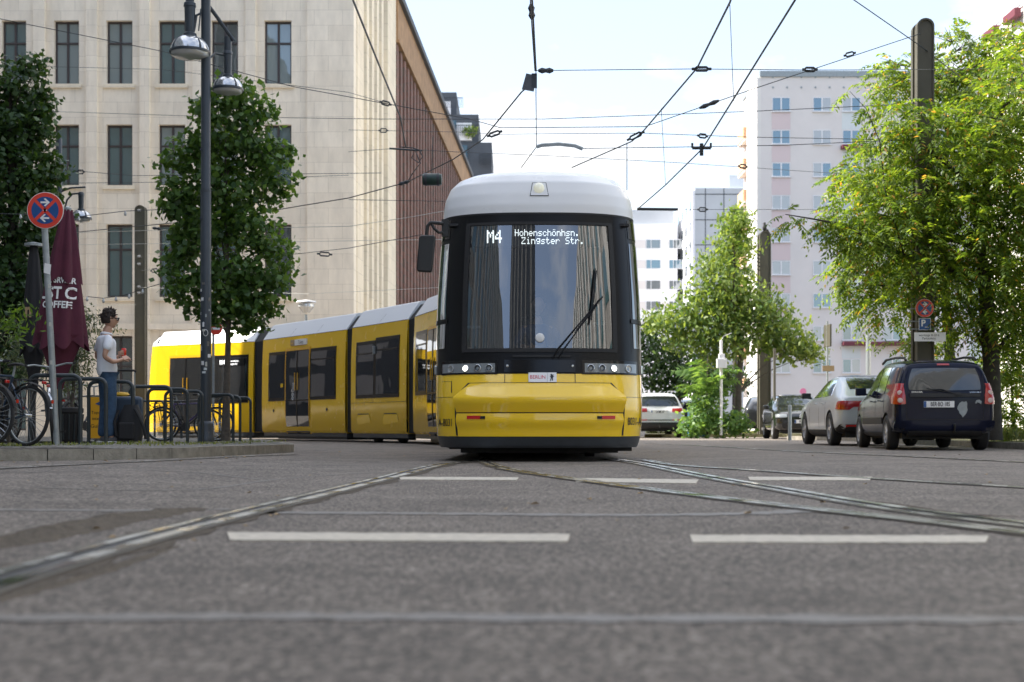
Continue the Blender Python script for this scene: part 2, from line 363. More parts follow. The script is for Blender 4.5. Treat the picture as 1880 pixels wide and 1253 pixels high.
# ---------------------------------------------------------------- ground
def ribbon(pts,offs,z=0.0,zf=None,per=10):
    """smooth ribbon through plan points; offs=(left,right) offsets in metres"""
    P=[Vector((p[0],p[1],0)) for p in pts]; Q=[]
    for i in range(len(P)-1):
        p0=P[max(0,i-1)];p1=P[i];p2=P[i+1];p3=P[min(len(P)-1,i+2)]
        for k in range(per):
            t=k/per; Q.append(.5*((2*p1)+(p2-p0)*t+(2*p0-5*p1+4*p2-p3)*t*t+(3*p1-p0-3*p2+p3)*t**3))
    Q.append(P[-1]); V=[]
    for i,q in enumerate(Q):
        t=(Q[min(i+1,len(Q)-1)]-Q[max(i-1,0)]).normalized(); nrm=Vector((-t.y,t.x,0))
        for o in offs:
            oo=o(i) if callable(o) else o
            p=q+nrm*oo; V.append((p.x,p.y,z+(zf(p.x,p.y) if zf else 0)))
    return Q,V,[(2*i,2*i+1,2*i+3,2*i+2) for i in range(len(Q)-1)]
# road sheet: fine near the camera, huge at the edge
xs=[-900,-300,-120,-60,-30,-16,-12]+[-10+.5*i for i in range(0,29)]+[6,8,12,20,40,90,250,900]
ys=[-300,-100,-30,-8,0]+[1+1.0*i for i in range(0,32)]+[40,60,100,200,500,2500]
V=np.array([(x,y,roadz(x,y)) for y in ys for x in xs]); nx=len(xs)
Fq=np.array([(j*nx+i,j*nx+i+1,(j+1)*nx+i+1,(j+1)*nx+i) for j in range(len(ys)-1) for i in range(nx-1)])
npmesh('road',V,Fq,'asphalt',kind='structure',smooth=True)
# pavement island on the left with granite kerb
kp=[(-60,13.6),(-14,14.3),(-8,14.9)]+[(-5.75,15.45),(-4.7,15.95),(-4.02,16.8),(-3.72,18.2),(-3.56,20.2),(-3.5,22.2),(-3.62,23.6),(-3.95,25.0),(-4.7,28.2),(-5.5,31.5),(-7.2,34.6),(-10.5,37.6),(-16,42),(-26,48),(-60,56)]
def sidez(x,y):
    return roadz(x,y)*.8+.135+.028*smooth(.2,1.2,(-3.8-x))*smooth(25,19,y)
Q,V_,F_=ribbon(kp,(0,.13),0,None,8)
kb=MB(); kz=0
for i in range(len(Q)-1):
    if Q[i].x<-15: continue
    t=(Q[i+1]-Q[i]).normalized(); nn=Vector((-t.y,t.x,0)); 
    for s_ in range(1):
        a,b=Q[i],Q[i+1]; g=.012 if i%4==0 else 0
        a2=a+t*g; z0=-.05
        kz=random.uniform(-.004,.004) if i%4==0 or i<2 else kz; za=roadz(a.x,a.y)+.128+kz
        pts=[a2,b,b+nn*.14,a2+nn*.14]
        kb.add([(p.x,p.y,z0) for p in pts]+[(p.x,p.y,za) for p in pts],[(4,5,6,7),(0,1,5,4),(1,2,6,5),(2,3,7,6),(3,0,4,7)])
kb.build('kerb','kerb',kind='structure')
# pavement surface: strips from kerb line inwards towards the island's spine
pv=MB(); spine=[]
ring=[q for q in Q]
n=len(ring); rows=10
def sp(q): return Vector((min(q.x-1.2,-6.5 if q.y<30 else q.x-1.2),max(18,min(27,q.y)),0)) if q.x>-12 else Vector((q.x,27,0))
V=[]
for q in ring:
    c=sp(q); c.x=min(c.x,-7.0) if q.x>-12 else c.x
    for k in range(rows+1):
        p=q.lerp(c,(k/rows)**1.3*.999+.001); 
        e=.0 if k else .0
        V.append((p.x,p.y,max(sidez(p.x,p.y),0)-(.012 if k==0 else 0)))
pv.add(V,[(i*(rows+1)+k,(i+1)*(rows+1)+k,(i+1)*(rows+1)+k+1,i*(rows+1)+k+1) for i in range(n-1) for k in range(rows)])
pv.build('pavement','cobble',kind='structure',sm=60,fixn=True)
# right-hand pavement strip with kerb, beside and behind the parked cars
rp=[(60,17.5),(20,19.5),(12.5,21.3),(9.6,23.4),(9.25,27),(9.3,33),(9.5,39),(9.2,42),(8.5,44)]
rp2=[(3.6,51.5),(3.9,56),(5,60),(6.2,70),(9,100)]
def strip(pts,name,width,mk,h=.12):
    Q,_,_=ribbon(pts,(0,1),0,None,8); m1=MB(); m2=MB(); 
    for i in range(len(Q)-1):
        t=(Q[i+1]-Q[i]).normalized(); nn=Vector((t.y,-t.x,0))
        a,b=Q[i],Q[i+1]; P=[a,b,b+nn*.14,a+nn*.14]
        m1.add([(p.x,p.y,-.05) for p in P]+[(p.x,p.y,h) for p in P],[(4,5,6,7),(0,1,5,4),(1,2,6,5),(2,3,7,6),(3,0,4,7)])
    m1.build('kerb','kerb',kind='structure',fixn=True)
    return Q
strip(rp,'right',20,'verge')
m=MB(); Q,_,_=ribbon(rp,(0,1),0,None,8)
V=[]
for q in Q:
    for k in range(5):
        x=q.x+.12+(k/4)*(60-q.x) if k else q.x+.12
        V.append((x,q.y+(.05 if k else 0),.112+(.06 if k>0 else 0)))
m.add(V,[(i*5+k,i*5+k+1,(i+1)*5+k+1,(i+1)*5+k) for i in range(len(Q)-1) for k in range(4)])
m.build('grass_verge','verge',kind='structure')
# far verge behind the side street
m=MB(); 
isl=[(8.2,54.8),(5.6,53.2),(5.0,53.6),(5.3,56),(6.5,66),(8,80),(60,90),(60,50),(22,52.5),(13.5,53.8),(10.4,54.6)]
m.prism(isl,-.05,.12,'z'); m.build('far_pavement','verge',kind='structure',fixn=True)

# road markings, seals and rails
def gline(a,b,n=2): return [(a[0]+(b[0]-a[0])*i/n,a[1]+(b[1]-a[1])*i/n) for i in range(n+1)]
def mark(px0,px1,y0,y1,skew=0):
    a=ground(px0,y0); b=ground(px1,y0+skew); c=ground(px1-4,y1+skew); d=ground(px0+4,y1)
    m=MB(); nseg=34; V=[]
    for i in range(nseg+1):
        t=i/nseg; j1=random.uniform(-.016,.016); j2=random.uniform(-.012,.012)
        V+=[(a[0]+(b[0]-a[0])*t,a[1]+(b[1]-a[1])*t+j1,.0),(d[0]+(c[0]-d[0])*t,d[1]+(c[1]-d[1])*t+j2,.0)]
    top=[(x,y,.006) for x,y,z in V]; N=len(V)
    m.add(V+top,[(N+2*i,N+2*i+2,N+2*i+3,N+2*i+1) for i in range(nseg)]+[(2*i+1,2*i+3,N+2*i+3,N+2*i+1) for i in range(nseg)]+[(0,1,N+1,N),(2*nseg,2*nseg+1,N+2*nseg+1,N+2*nseg)])
    m.build('road_marking','paint',kind='structure',fixn=True)
mark(418,1046,980,994,3); mark(1267,1815,985,998,1)
mark(732,952,877,882,1); mark(1054,1282,879,886,3); mark(1373,1600,877,883,0)
def seal(pts,w,name='bitumen_seal',mk='seal',z=.003,jit=.35):
    P=[ground(*p) for p in pts]
    fn=lambda s:(lambda i:s*w*(1+jit*math.sin(i*2.3+w*90)+random.uniform(-jit,jit)*.6))
    Q,V,Fc=ribbon(P,(fn(.5),fn(-.5)),z,lambda x,y:roadz(x,y),12); m=MB(); m.add(V,Fc); return m.build(name,mk,kind='structure')
seal([(470,942),(800,944),(1150,947),(1400,943),(1500,936)],.17)
seal([(-100,1138),(500,1134),(1100,1137),(2000,1140)],.11)
seal([(-80,944),(200,940),(420,936)],.12)
seal([(-50,880),(300,872),(480,882)],.05); 
seal([(60,905),(350,902),(520,880),(700,868)],.04)
seal([(1330,812),(1560,818),(1900,824)],.05)
def rail(pts,lip=1,dirtw=.10):
    P=[ground(*p) for p in pts]; 
    fn=lambda s,w:(lambda i:s*(w+random.uniform(-.3,.5)*.05+.025*math.sin(i*.9)))
    Q,V,Fc=ribbon(P,(fn(1,dirtw),fn(-1,dirtw)),.003,roadz,14); m=MB(); m.add(V,Fc); m.build('rail_joint_filler','dirt',kind='structure')
    m=MB()
    for a,b,z,mi in ((-.045,.0,.010,0),(.0,.042,.004,1),(.042,.070,.008,0),(.070,.095,.006,2),(-.064,-.045,.007,2)):
        a*=lip;b*=lip
        Q,V,Fc=ribbon(P,(max(a,b),min(a,b)),z,roadz,14); m.add(V,Fc,mi)
    m.build('tram_rail',['railhead','railgroove','railrust'],kind='structure',sm=30)
rail([(905,842),(872,848),(812,854),(700,882),(560,917),(420,952),(240,1000),(0,1072),(-260,1165)],-1.4,.13)
rail([(885,846),(905,856),(960,868),(1130,892),(1300,914),(1500,938),(1700,960),(1880,981),(2200,1010)],1.15,.07)
rail([(1120,843),(1190,854),(1300,876),(1450,902),(1640,934),(1880,964),(2200,1000)],-1.4,.09)
rail([(1185,846),(1240,855),(1400,866),(1600,880),(1880,897),(2200,915)],1,.06)
rail([(1182,815),(1300,820),(1450,829),(1640,838),(1900,851)],1,.03)
rail([(545,838),(300,853),(60,866),(-200,884)],1,.03)
# broken asphalt beside the nearest rail
def rubble(pts,w,h):
    P=[ground(*p) for p in pts]; Q,V,Fc=ribbon(P,(.5,-.5),0,None,10); m=MB(); K=7; VV=[]
    for i,q in enumerate(Q):
        t=(Q[min(i+1,len(Q)-1)]-Q[max(i-1,0)]).normalized(); nn=Vector((-t.y,t.x,0)); e=math.sin(PI*i/(len(Q)-1))**.6
        for k in range(K):
            u=k/(K-1)-.5; hh=h*e*(math.cos(u*PI))*random.uniform(.35,1.1)
            p=q+nn*(u*w*(.5+.5*e)*random.uniform(.8,1.2)); VV.append((p.x,p.y,-.002+hh if 0<k<K-1 else -.002))
    m.add(VV,[(i*K+k,i*K+k+1,(i+1)*K+k+1,(i+1)*K+k) for i in range(len(Q)-1) for k in range(K-1)])
    m.build('broken_asphalt_edge','dirt',kind='structure',sm=50)
rubble([(380,934),(300,942),(200,958),(100,980),(0,1000),(-140,1025)],.34,.035)
rubble([(330,1000),(200,1045),(60,1085),(-100,1130)],.09,.014)
rubble([(1520,915),(1640,926),(1760,944),(1900,950)],.10,.010)
def leaves_litter():
    m=MB()
    for _ in range(150):
        Y=random.uniform(5,24); X=random.uniform(-.4,.4)*Y*.9; 
        if random.random()<.55: X=random.uniform(-6.2,-3.2); Y=random.uniform(14.5,19); 
        s=random.uniform(.012,.03); a=random.uniform(0,6); z=roadz(X,Y)+.004
        if X<-3.7 and Y>16.2: continue
        c,n_=math.cos(a)*s,math.sin(a)*s
        m.add([(X-c,Y-n_,z),(X+n_*.6,Y-c*.6,z+s*.5),(X+c,Y+n_,z+.002),(X-n_*.6,Y+c*.6,z+s*.3)],[(0,1,2,3)])
    o=m.build('fallen_leaves',mat('dry_leaf',(.36,.25,.12),.8,var=.5,vscale=3),kind='stuff'); o['label']='dry yellow brown leaves scattered along the kerb and road'; o['category']='fallen leaves'
leaves_litter()
# ================================================================= TRAM
TX,TY=.33,16.7
tram=empty('tram',(TX,TY,0),0,'yellow articulated low-floor tram with white roof heading to Hohenschönhsn. Zingster Str.','tram')
# nose surface -------------------------------------------------------------
ROW=[(.10,.14,1.18),(.20,.06,1.225),(.30,.015,1.25),(.50,.0,1.265),(.72,.0,1.27),(.92,.05,1.27),(1.04,.10,1.27),(1.33,.155,1.27),(2.0,.27,1.255),(2.6,.385,1.225),(2.87,.44,1.205),(2.99,.46,1.195),(3.10,.465,1.192),(3.24,.50,1.17),(3.39,.56,1.11),(3.49,.66,1.02),(3.56,.82,.90),(3.60,1.15,.72),(3.62,1.6,.45)]
RZ=np.array([r[0] for r in ROW]); RY=np.array([r[1] for r in ROW]); RA=np.array([r[2] for r in ROW])
def plan(u,a,b=.86,n=2.6,back=2.4):
    s=1 if u>=0 else -1; u=abs(u)
    if u<=1: q=.7*u; return s*q*a, b*(1-(1-q**n)**(1/n))
    if u<=2:
        t0=math.asin(.7**(n/2)); t=t0+(PI/2-t0)*(u-1); q=math.sin(t)**(2/n); return s*q*a, b*(1-max(0,math.cos(t))**(2/n))
    return s*a, b+(back-b)*(u-2)
def NP(u,z,off=0):
    a=float(np.interp(z,RZ,RA)); yf=float(np.interp(z,RZ,RY)); bk=2.4-yf
    x,y=plan(u,a,.86,2.6,bk); p=Vector((x,yf+y,z))
    if off:
        e=1e-3; x1,y1=plan(u+e,a,.86,2.6,bk); x0,y0=plan(u-e,a,.86,2.6,bk)
        yf2=float(np.interp(z+.02,RZ,RY)); a2=float(np.interp(z+.02,RZ,RA)); xx,yy=plan(u,a2,.86,2.6,2.4-yf2)
        tu=Vector((x1-x0,y1-y0,0)).normalized(); tz=(Vector((xx,yf2+yy,z+.02))-p).normalized()
        nn=tu.cross(tz)
        if nn.y>0 and abs(u)<2: nn=-nn
        if abs(u)>=2 and nn.x*u<0: nn=-nn
        p=p+nn*off
    return p
def us_for(x,z):      # plan parameter for a given x
    a=float(np.interp(z,RZ,RA)); q=min(.9999,abs(x)/a); s=1 if x>=0 else -1
    if q<=.7: return s*q/.7
    n=2.6; t0=math.asin(.7**(n/2)); t=math.asin(q**(n/2)); return s*(1+(t-t0)/(PI/2-t0))
def patch(name,u0,u1,z0,z1,nu,nz,mt,parent,off=0,rim=0,offz=None,uw=None,sm=45,mb=None,m=0):
    own=mb is None; mb=mb or MB(); V=[]
    for j in range(nz+1):
        z=z0+(z1-z0)*j/nz
        for i in range(nu+1):
            a,b=(uw(j/nz) if uw else (u0,u1)); u=a+(b-a)*i/nu
            V.append(NP(u,z,off+(offz(z) if offz else 0)))
    W=nu+1; Fc=[(j*W+i,j*W+i+1,(j+1)*W+i+1,(j+1)*W+i) for j in range(nz) for i in range(nu)]
    if rim:
        b=list(range(W))+[j*W+nu for j in range(1,nz+1)]+[nz*W+i for i in range(nu-1,-1,-1)]+[j*W for j in range(nz-1,0,-1)]
        st=len(V); c=Vector((0,1,0))
        for i in b:
            inw=Vector((-V[i].x*.5,1,0)).normalized(); V.append(V[i]+inw*rim)
        k=len(b); Fc+=[(b[i],st+i,st+(i+1)%k,b[(i+1)%k]) for i in range(k)]
    mb.add(V,Fc,m)
    return mb.build(name,mt,parent,sm=sm) if own else mb
def smoothrows(mb,us,zs,m=0):
    V=[NP(u,z) for z in zs for u in us]; W=len(us)
    mb.add(V,[(j*W+i,j*W+i+1,(j+1)*W+i+1,(j+1)*W+i) for j in range(len(zs)-1) for i in range(W-1)],m)
U=[-3,-2.5,-2]+[-2+i/12 for i in range(1,12)]+[-1+i/8 for i in range(0,17)]+[1+i/12 for i in range(1,13)]+[2.5,3]
m=MB(); smoothrows(m,U,[.30,.40,.5,.6,.72,.8,.92,.98,1.04]); body=m.build('body','yellow',tram,sm=40)
m=MB(); smoothrows(m,U,[.165,.19,.22,.25,.297]); m.build('bumper_skirt','skirt',tram,sm=50)
m=MB(); zz=[2.992]+[3.03+.02*i for i in range(0,29)]+[3.605,3.62]; smoothrows(m,U,zz)
top=[NP(u,3.62) for u in U]; m.add(top,[tuple(range(len(top)))]); 
m.obox((0,2.6,3.54),.98,.5,.04); m.build('roof','roofwhite',tram,sm=60)
# black mask with a real opening for the windscreen
m=MB(); smoothrows(m,U,[1.045,1.1,1.2,1.33]); smoothrows(m,U,[2.87,2.93,2.988])
zs=[1.33+(2.87-1.33)*i/12 for i in range(13)]
smoothrows(m,[u for u in U if u<=-1],zs); smoothrows(m,[u for u in U if u>=1],zs)
m.build('windscreen_surround','satin_black',tram,sm=45)
patch('windscreen',-1,1,1.335,2.865,22,14,'screen',tram,off=-.004)
fr=MB()
for a,b,c,d in ((-1.05,1.05,1.30,1.345),(-1.05,1.05,2.85,2.885),(-1.055,-.985,1.345,2.85),(.985,1.055,1.345,2.85)): patch('',a,b,c,d,20 if b-a>1 else 1,12,None,None,.010,.015,mb=fr)
fr.build('windscreen_seal','rubber',tram,sm=45)
# corner side windows
for s in(-1,1):
    for z0,z1 in((1.72,2.66),(1.36,1.66)):
        w=patch('corner_window',s*1.42,s*2.45,z0,z1,10,8,'cornerglass',tram,.006,.01)
    patch('window_bar',s*1.36,s*2.5,1.665,1.715,10,1,'satin_black',tram,.014,.014)
    patch('upper_panel',s*1.42,s*2.5,2.72,2.95,10,3,'gloss_black',tram,.006,.01)
# roof edge shadow gap, hatch panels
patch('roof_gutter',-2.95,2.95,2.975,3.0,60,1,'seam',tram,.006)
uh=us_for(.98,.6)
patch('hatch_gap',-uh-.03,uh+.04,.29,.935,40,8,'seam',tram,.003,uw=lambda t:((-uh-.045)+(.22*max(0,t-.72)/.28)**1*1,(uh+.045)-(.22*max(0,t-.72)/.28)))
bul=lambda z:.075*max(0,1-abs(z-.735)/.17)
patch('front_hatch',-uh,uh,.585,.925,40,12,'yellow',tram,.010,.02,offz=bul,uw=lambda t:((-uh)+.2*max(0,t-.5)/.5,uh-.2*max(0,t-.5)/.5))
b2=lambda z:.03*max(0,1-abs(z-.49)/.10)
patch('bumper_panel',-uh,uh,.300,.572,40,8,'yellow',tram,.010,.02,offz=b2)
patch('lower_skirt',-uh,uh,.195,.293,40,4,'skirt',tram,.014,.02)
# seams
sm_=MB()
for x in(-.415,.415):
    u=us_for(x,1); patch('',u-.004,u+.004,.935,1.2,1,5,None,None,.004,mb=sm_)
patch('',-3,-uh-.05,.765,.769,20,1,None,None,.003,mb=sm_); patch('',uh+.06,3,.765,.769,20,1,None,None,.003,mb=sm_)
patch('',us_for(-1.17,.9),us_for(-1.05,.9),.955,.959,6,1,None,None,.004,mb=sm_); patch('',us_for(-1.055,.9),us_for(-1.045,.9),.82,.955,1,2,None,None,.004,mb=sm_)
for x in(-1,1): patch('',x*1.36,x*1.37,1.3,2.97,1,12,None,None,.004,mb=sm_)
sm_.build('panel_seam','seam',tram)
patch('wiper_panel',-us_for(.42,1.1),us_for(.42,1.1),1.055,1.205,16,3,'gloss_black',tram,.012,.015)
patch('cowl_vent',-us_for(.32,1.25),us_for(.36,1.25),1.235,1.262,12,1,'seam',tram,.014,.01)
for x in(-.385,.385):
    p=NP(us_for(x,1.13),1.13,.014); MB().lathe([(.016,0),(.016,-.006),(.006,-.010)],tuple(p),12,'y').build('screw','lampglass',tram)
# headlight units
def lamp(par,x,z,r,mi,ring=True,name='lamp'):
    u=us_for(x,z); p=NP(u,z,.014); e=NP(u,z,.05)-p; n=e.normalized()
    q=Vector((0,-1,0)).rotation_difference(n).to_matrix().to_4x4()
    mm=MB(); mm.lathe([(r,.004),(r*1.04,-.012),(r*.88,-.016),(r*.84,-.004)],(0,0,0),20,'y',0,False); mm.lathe([(r*.84,-.004),(r*.5,.001 if mi!=2 else -.008),(.001,.004 if mi!=2 else -.012)],(0,0,0),20,'y',mi,False)
    mm.xf(Matrix.Translation(p)@q); return mm.build(name,['lampglass','lampdark','lamplit'],par,sm=50)
for s in(-1,1):
    a,b=us_for(s*.50,1.11),us_for(s*1.18,1.11)
    hu=patch('headlight',a,b,1.035,1.20,16,5,'gloss_black',tram,.008,.012)
    patch('lens_housing',us_for(s*.53,1.11),us_for(s*1.16,1.11),1.055,1.165,16,3,'headlens',hu,.013,.004)
    lamp(hu,s*.60,1.108,.042,1); lamp(hu,s*.735,1.108,.042,1); lamp(hu,s*.875,1.105,.040,2); 
    lamp(hu,s*1.055,1.105,.048,0,name='indicator_lamp')
    pz=NP(us_for(s*.80,.66),.50,.0)
# red reflectors
for s,x0,x1 in((-1,-.845,-.69),(1,.715,.87)):
    patch('marker_light',us_for(x0,.52),us_for(x1,.52),.505,.545,4,1,'red',tram,.046,.02)
    xx=(x1,x1+.05) if s<0 else (x0-.05,x0)
    patch('marker_hook',us_for(xx[0],.52),us_for(xx[1],.52),.507,.54,2,1,'seam',tram,.05,.02)
def wrap_text(name,s,x,z,size,mt,off,sx=1,bold=0,parent=tram):
    v,f=textmesh(s,size,'CENTER',sx,bold); mm=MB()
    mm.add([NP(us_for(x+a,z+b),z+b,off) for a,b in v],f); return mm.build(name,mt,parent)
# plate with the word and the small bear
pl=patch('name_plate',us_for(-.135,1),us_for(.195,1),.935,1.052,6,2,'signwhite',tram,.016,.01)
v=wrap_text('plate_lettering','BERLIN',-.027,.992,.062,'textred',.019,sx=.95,parent=pl)
bear=[(.0,0),(.02,0),(.018,.012),(.028,.03),(.038,.012),(.034,0),(.052,0),(.05,.03),(.055,.05),(.066,.048),(.068,.055),(.052,.064),(.05,.068),(.066,.074),(.064,.082),(.044,.078),(.036,.092),(.022,.094),(.02,.086),(.006,.082),(.016,.074),(.018,.06),(.004,.062),(.002,.056),(.016,.048),(.014,.02)]
mm=MB(); mm.add([NP(us_for(.125+a*.72-.01,1),.953+b*.85,.020) for a,b in bear],[tuple(range(len(bear)))])
patch('',us_for(.088,1),us_for(.0895,1),.937,1.05,1,1,None,None,.019,mb=mm); mm.build('plate_emblem','textblack',pl)
wrap_text('fleet_number','A-8031',-1.125,.46,.125,'textblack',.006,sx=.5,bold=.01)
wrap_text('fleet_number','8031-A',1.14,.475,.125,'textblack',.006,sx=.5,bold=.01)
# roof lamp
p=Vector((-.005,NP(0,3.30).y,3.29)); mm=MB(); 
tr_=[(-.115,3.20),(.115,3.20),(.085,3.375),(-.085,3.375)]
def rp_(x,z,o): 
    return NP(us_for(x,min(z,3.4)),z,o)
mm.add([rp_(x,z,.004) for x,z in tr_],[(0,1,2,3)],0)
mm.add([rp_(x*.92,3.29+(z-3.29)*.9,.010) for x,z in tr_],[(0,1,2,3)],1)
lampo=mm.build('roof_lamp',['seam','roofwhite'],tram)
mm=MB(); mm.lathe([(.068,.03),(.066,-.012),(.058,-.02),(.03,-.028),(.001,-.032)],(p.x,NP(0,3.30).y-.012,3.30),24,'y'); mm.build('lens',mat('roof_lamp_lens',(.62,.63,.56),.15,metal=.2,emit=(1,1,.8),es=.12),lampo,sm=50)
# display behind the windscreen, pixel lettering
FONT={'H':"10001 10001 10001 11111 10001 10001 10001",'o':"00000 00000 01110 10001 10001 10001 01110",'h':"10000 10000 11110 10001 10001 10001 10001",
'e':"00000 00000 01110 10001 11111 10000 01110",'n':"00000 00000 11110 10001 10001 10001 10001",'s':"00000 00000 01111 10000 01110 00001 11110",
'c':"00000 00000 01110 10001 10000 10001 01110",'ö':"01010 00000 01110 10001 10001 10001 01110",'.':"00000 00000 00000 00000 00000 01100 01100",
'Z':"11111 00001 00010 00100 01000 10000 11111",'i':"00100 00000 01100 00100 00100 00100 01110",'g':"00000 01111 10001 10001 01111 00001 01110",
't':"01000 01000 11110 01000 01000 01001 00110",'r':"00000 00000 10110 11001 10000 10000 10000",'S':"01111 10000 10000 01110 00001 00001 11110",
'M':"10001 11011 10101 10101 10001 10001 10001",'4':"00010 00110 01010 10010 11111 00010 00010",' ':"00000 00000 00000 00000 00000 00000 00000"}
def pixtext(mb,s,x,z,y,px,bw=1.0,sx=1.0,gap=1):
    for ch in s:
        g=FONT[ch].split()
        for r,row in enumerate(g):
            for c,b in enumerate(row):
                if b=='1':
                    X=x+c*px*sx; Z=z-r*px
                    mb.box(X,X+px*sx*bw,y-.004,y,Z-px*bw,Z)
        x+=(5+gap)*px*sx
    return x
disp=MB().box(-.80,.80,.60,.66,2.60,2.86).build('destination_display',mat('display_back',(.012,.012,.013),.5),tram,bev=.01)
mm=MB(); pixtext(mm,'Hohenschönhsn.',-.295,2.815,.598,.0118,.9,.80); pixtext(mm,'Zingster Str.',-.215,2.718,.598,.0118,.9,.84)
pixtext(mm,'M4',-.635,2.805,.598,.0225,.98,.76,gap=.7); mm.build('display_lettering','led',disp)
# interior
m=MB(); m.box(-1.0,1.0,.50,1.0,.98,1.25); m.box(-.45,.45,.46,.60,1.22,1.34); m.box(.2,.62,.62,.75,1.25,1.5); m.build('dashboard','interior',tram,bev=.03)
m=MB(); m.obox((0,1.45,1.45),.24,.10,.36,(.15,0,0)); m.obox((0,1.25,1.12),.25,.25,.06); m.obox((0,1.50,1.92),.13,.05,.11); m.build('driver_seat','interior',tram,bev=.03)
m=MB(); m.box(-1.1,1.1,2.2,2.25,.9,2.9); m.box(-1.1,1.1,.7,2.3,2.87,2.9); m.box(-1.1,1.1,.7,2.3,.9,.95); m.build('cab_wall','interior',tram)
m=MB(); m.box(-.79,-.765,.72,.75,1.4,2.55); m.box(.74,.765,.72,.75,1.4,2.55); m.box(-.88,-.72,.70,.73,1.62,1.65); m.box(.66,.82,.70,.73,1.66,1.69); m.build('cab_post','interior_light',tram)
m=MB(); m.lathe([(.055,.0),(.05,-.012),(.02,-.02)],(.0,NP(0,1.45).y-.015,1.47),20,'y'); m.build('windscreen_sensor','roofwhite',tram,sm=40)
# driver sitting at the controls
def skinobj(name,nodes,edges,mats,parent,root=0,sub=2,extra=None):
    """nodes: (x,y,z,r[,r2])"""
    me=bpy.data.meshes.new(name); me.from_pydata([n[:3] for n in nodes],edges,[])
    o=bpy.data.objects.new(name,me); COL.objects.link(o)
    md=o.modifiers.new('skin','SKIN'); md.use_smooth_shade=True; md.branch_smoothing=.6
    ss=o.modifiers.new('sub','SUBSURF'); ss.levels=sub; ss.render_levels=sub
    bpy.context.view_layer.update()
    for i,n in enumerate(nodes):
        sv=me.skin_vertices[0].data[i]; r=n[3]; sv.radius=(r,n[4] if len(n)>4 else r); sv.use_root=(i==root)
    bake(o)
    for k in (mats if isinstance(mats,list) else [mats]): o.data.materials.append(M[k] if isinstance(k,str) else k)
    o.data.shade_smooth()
    if parent: o.parent=parent
    return o
# wiper
m=MB()
def wp(px,py,o): 
    x=(px-992)/156; z=CH+(HZ-py)/152; return NP(us_for(x,z),z,o)
pts=[wp(1016,662,.03)]+[wp(1016+(1104-1016)*t,655+(553-655)*t,.06) for t in (.1,.4,.7,.95)]
m.tube(pts,.008,6); pts=[wp(1026,662,.03)]+[wp(1028+(1100-1028)*t,655+(560-655)*t,.06) for t in (.1,.4,.7,.95)]; m.tube(pts,.007,6)
m.tube([wp(1060+(1108-1060)*t,610+(548-610)*t,.035) for t in (0,.33,.66,1)],.009,6); m.tube([wp(1086,592,.05),wp(1097,500,.035)],.008,6)
m.tube([wp(1083+i*3,600-i*26,.03) for i in range(5)],.008,6)
m.build('wiper','satin_black',tram,sm=40)
# mirror
def mir(px,py,Y): x,y,z=at(px,py,Y); return (x-TX,y-TY,z)
Ym=16.95
mr=MB(); mr.tube([mir(822,412,17.2),mir(805,410,Ym),mir(790,409,Ym),mir(785,416,Ym),mir(783,432,Ym)],.022,8); mr.tube([mir(822,428,17.2),mir(805,427,Ym),mir(797,420,Ym),mir(793,412,Ym)],.017,8)
mr.obox(mir(817,419,17.1),.04,.05,.10)
mr=mr.build('wing_mirror','mirror',tram,sm=50)
c=mir(782,466,Ym); mm=MB(); prof=[(-.095,-.215),(.06,-.225),(.075,-.2),(.115,.19),(.10,.215),(-.055,.215),(-.08,.19),(-.11,-.19)]
mm.prism(prof,-.055,.055,'y'); mm.xf(Matrix.Translation(c)); mm.build('mirror_housing','mirror',mr,bev=.025,sm=40,fixn=True)
for s in(-1,1):
    x=s*1.255; mm=MB(); mm.obox((x,.80,1.105),.03,.05,.055); mm.build('side_indicator','lampglass',tram,bev=.015)
# underframe, bogie of the first section
m=MB(); m.box(-.95,.95,.45,2.3,.10,.32); m.box(-1.1,1.12,.75,2.3,.14,.3); 
for x in(-.72,.72):
    for y in(2.6,4.4): m.lathe([(.33,-.06),(.33,.06)],(x,y,.34),24,'x')
m.box(-.95,.95,2.2,9.8,.16,.34); m.box(.95,1.12,.5,.7,.12,.2); m.build('underframe','under',tram)
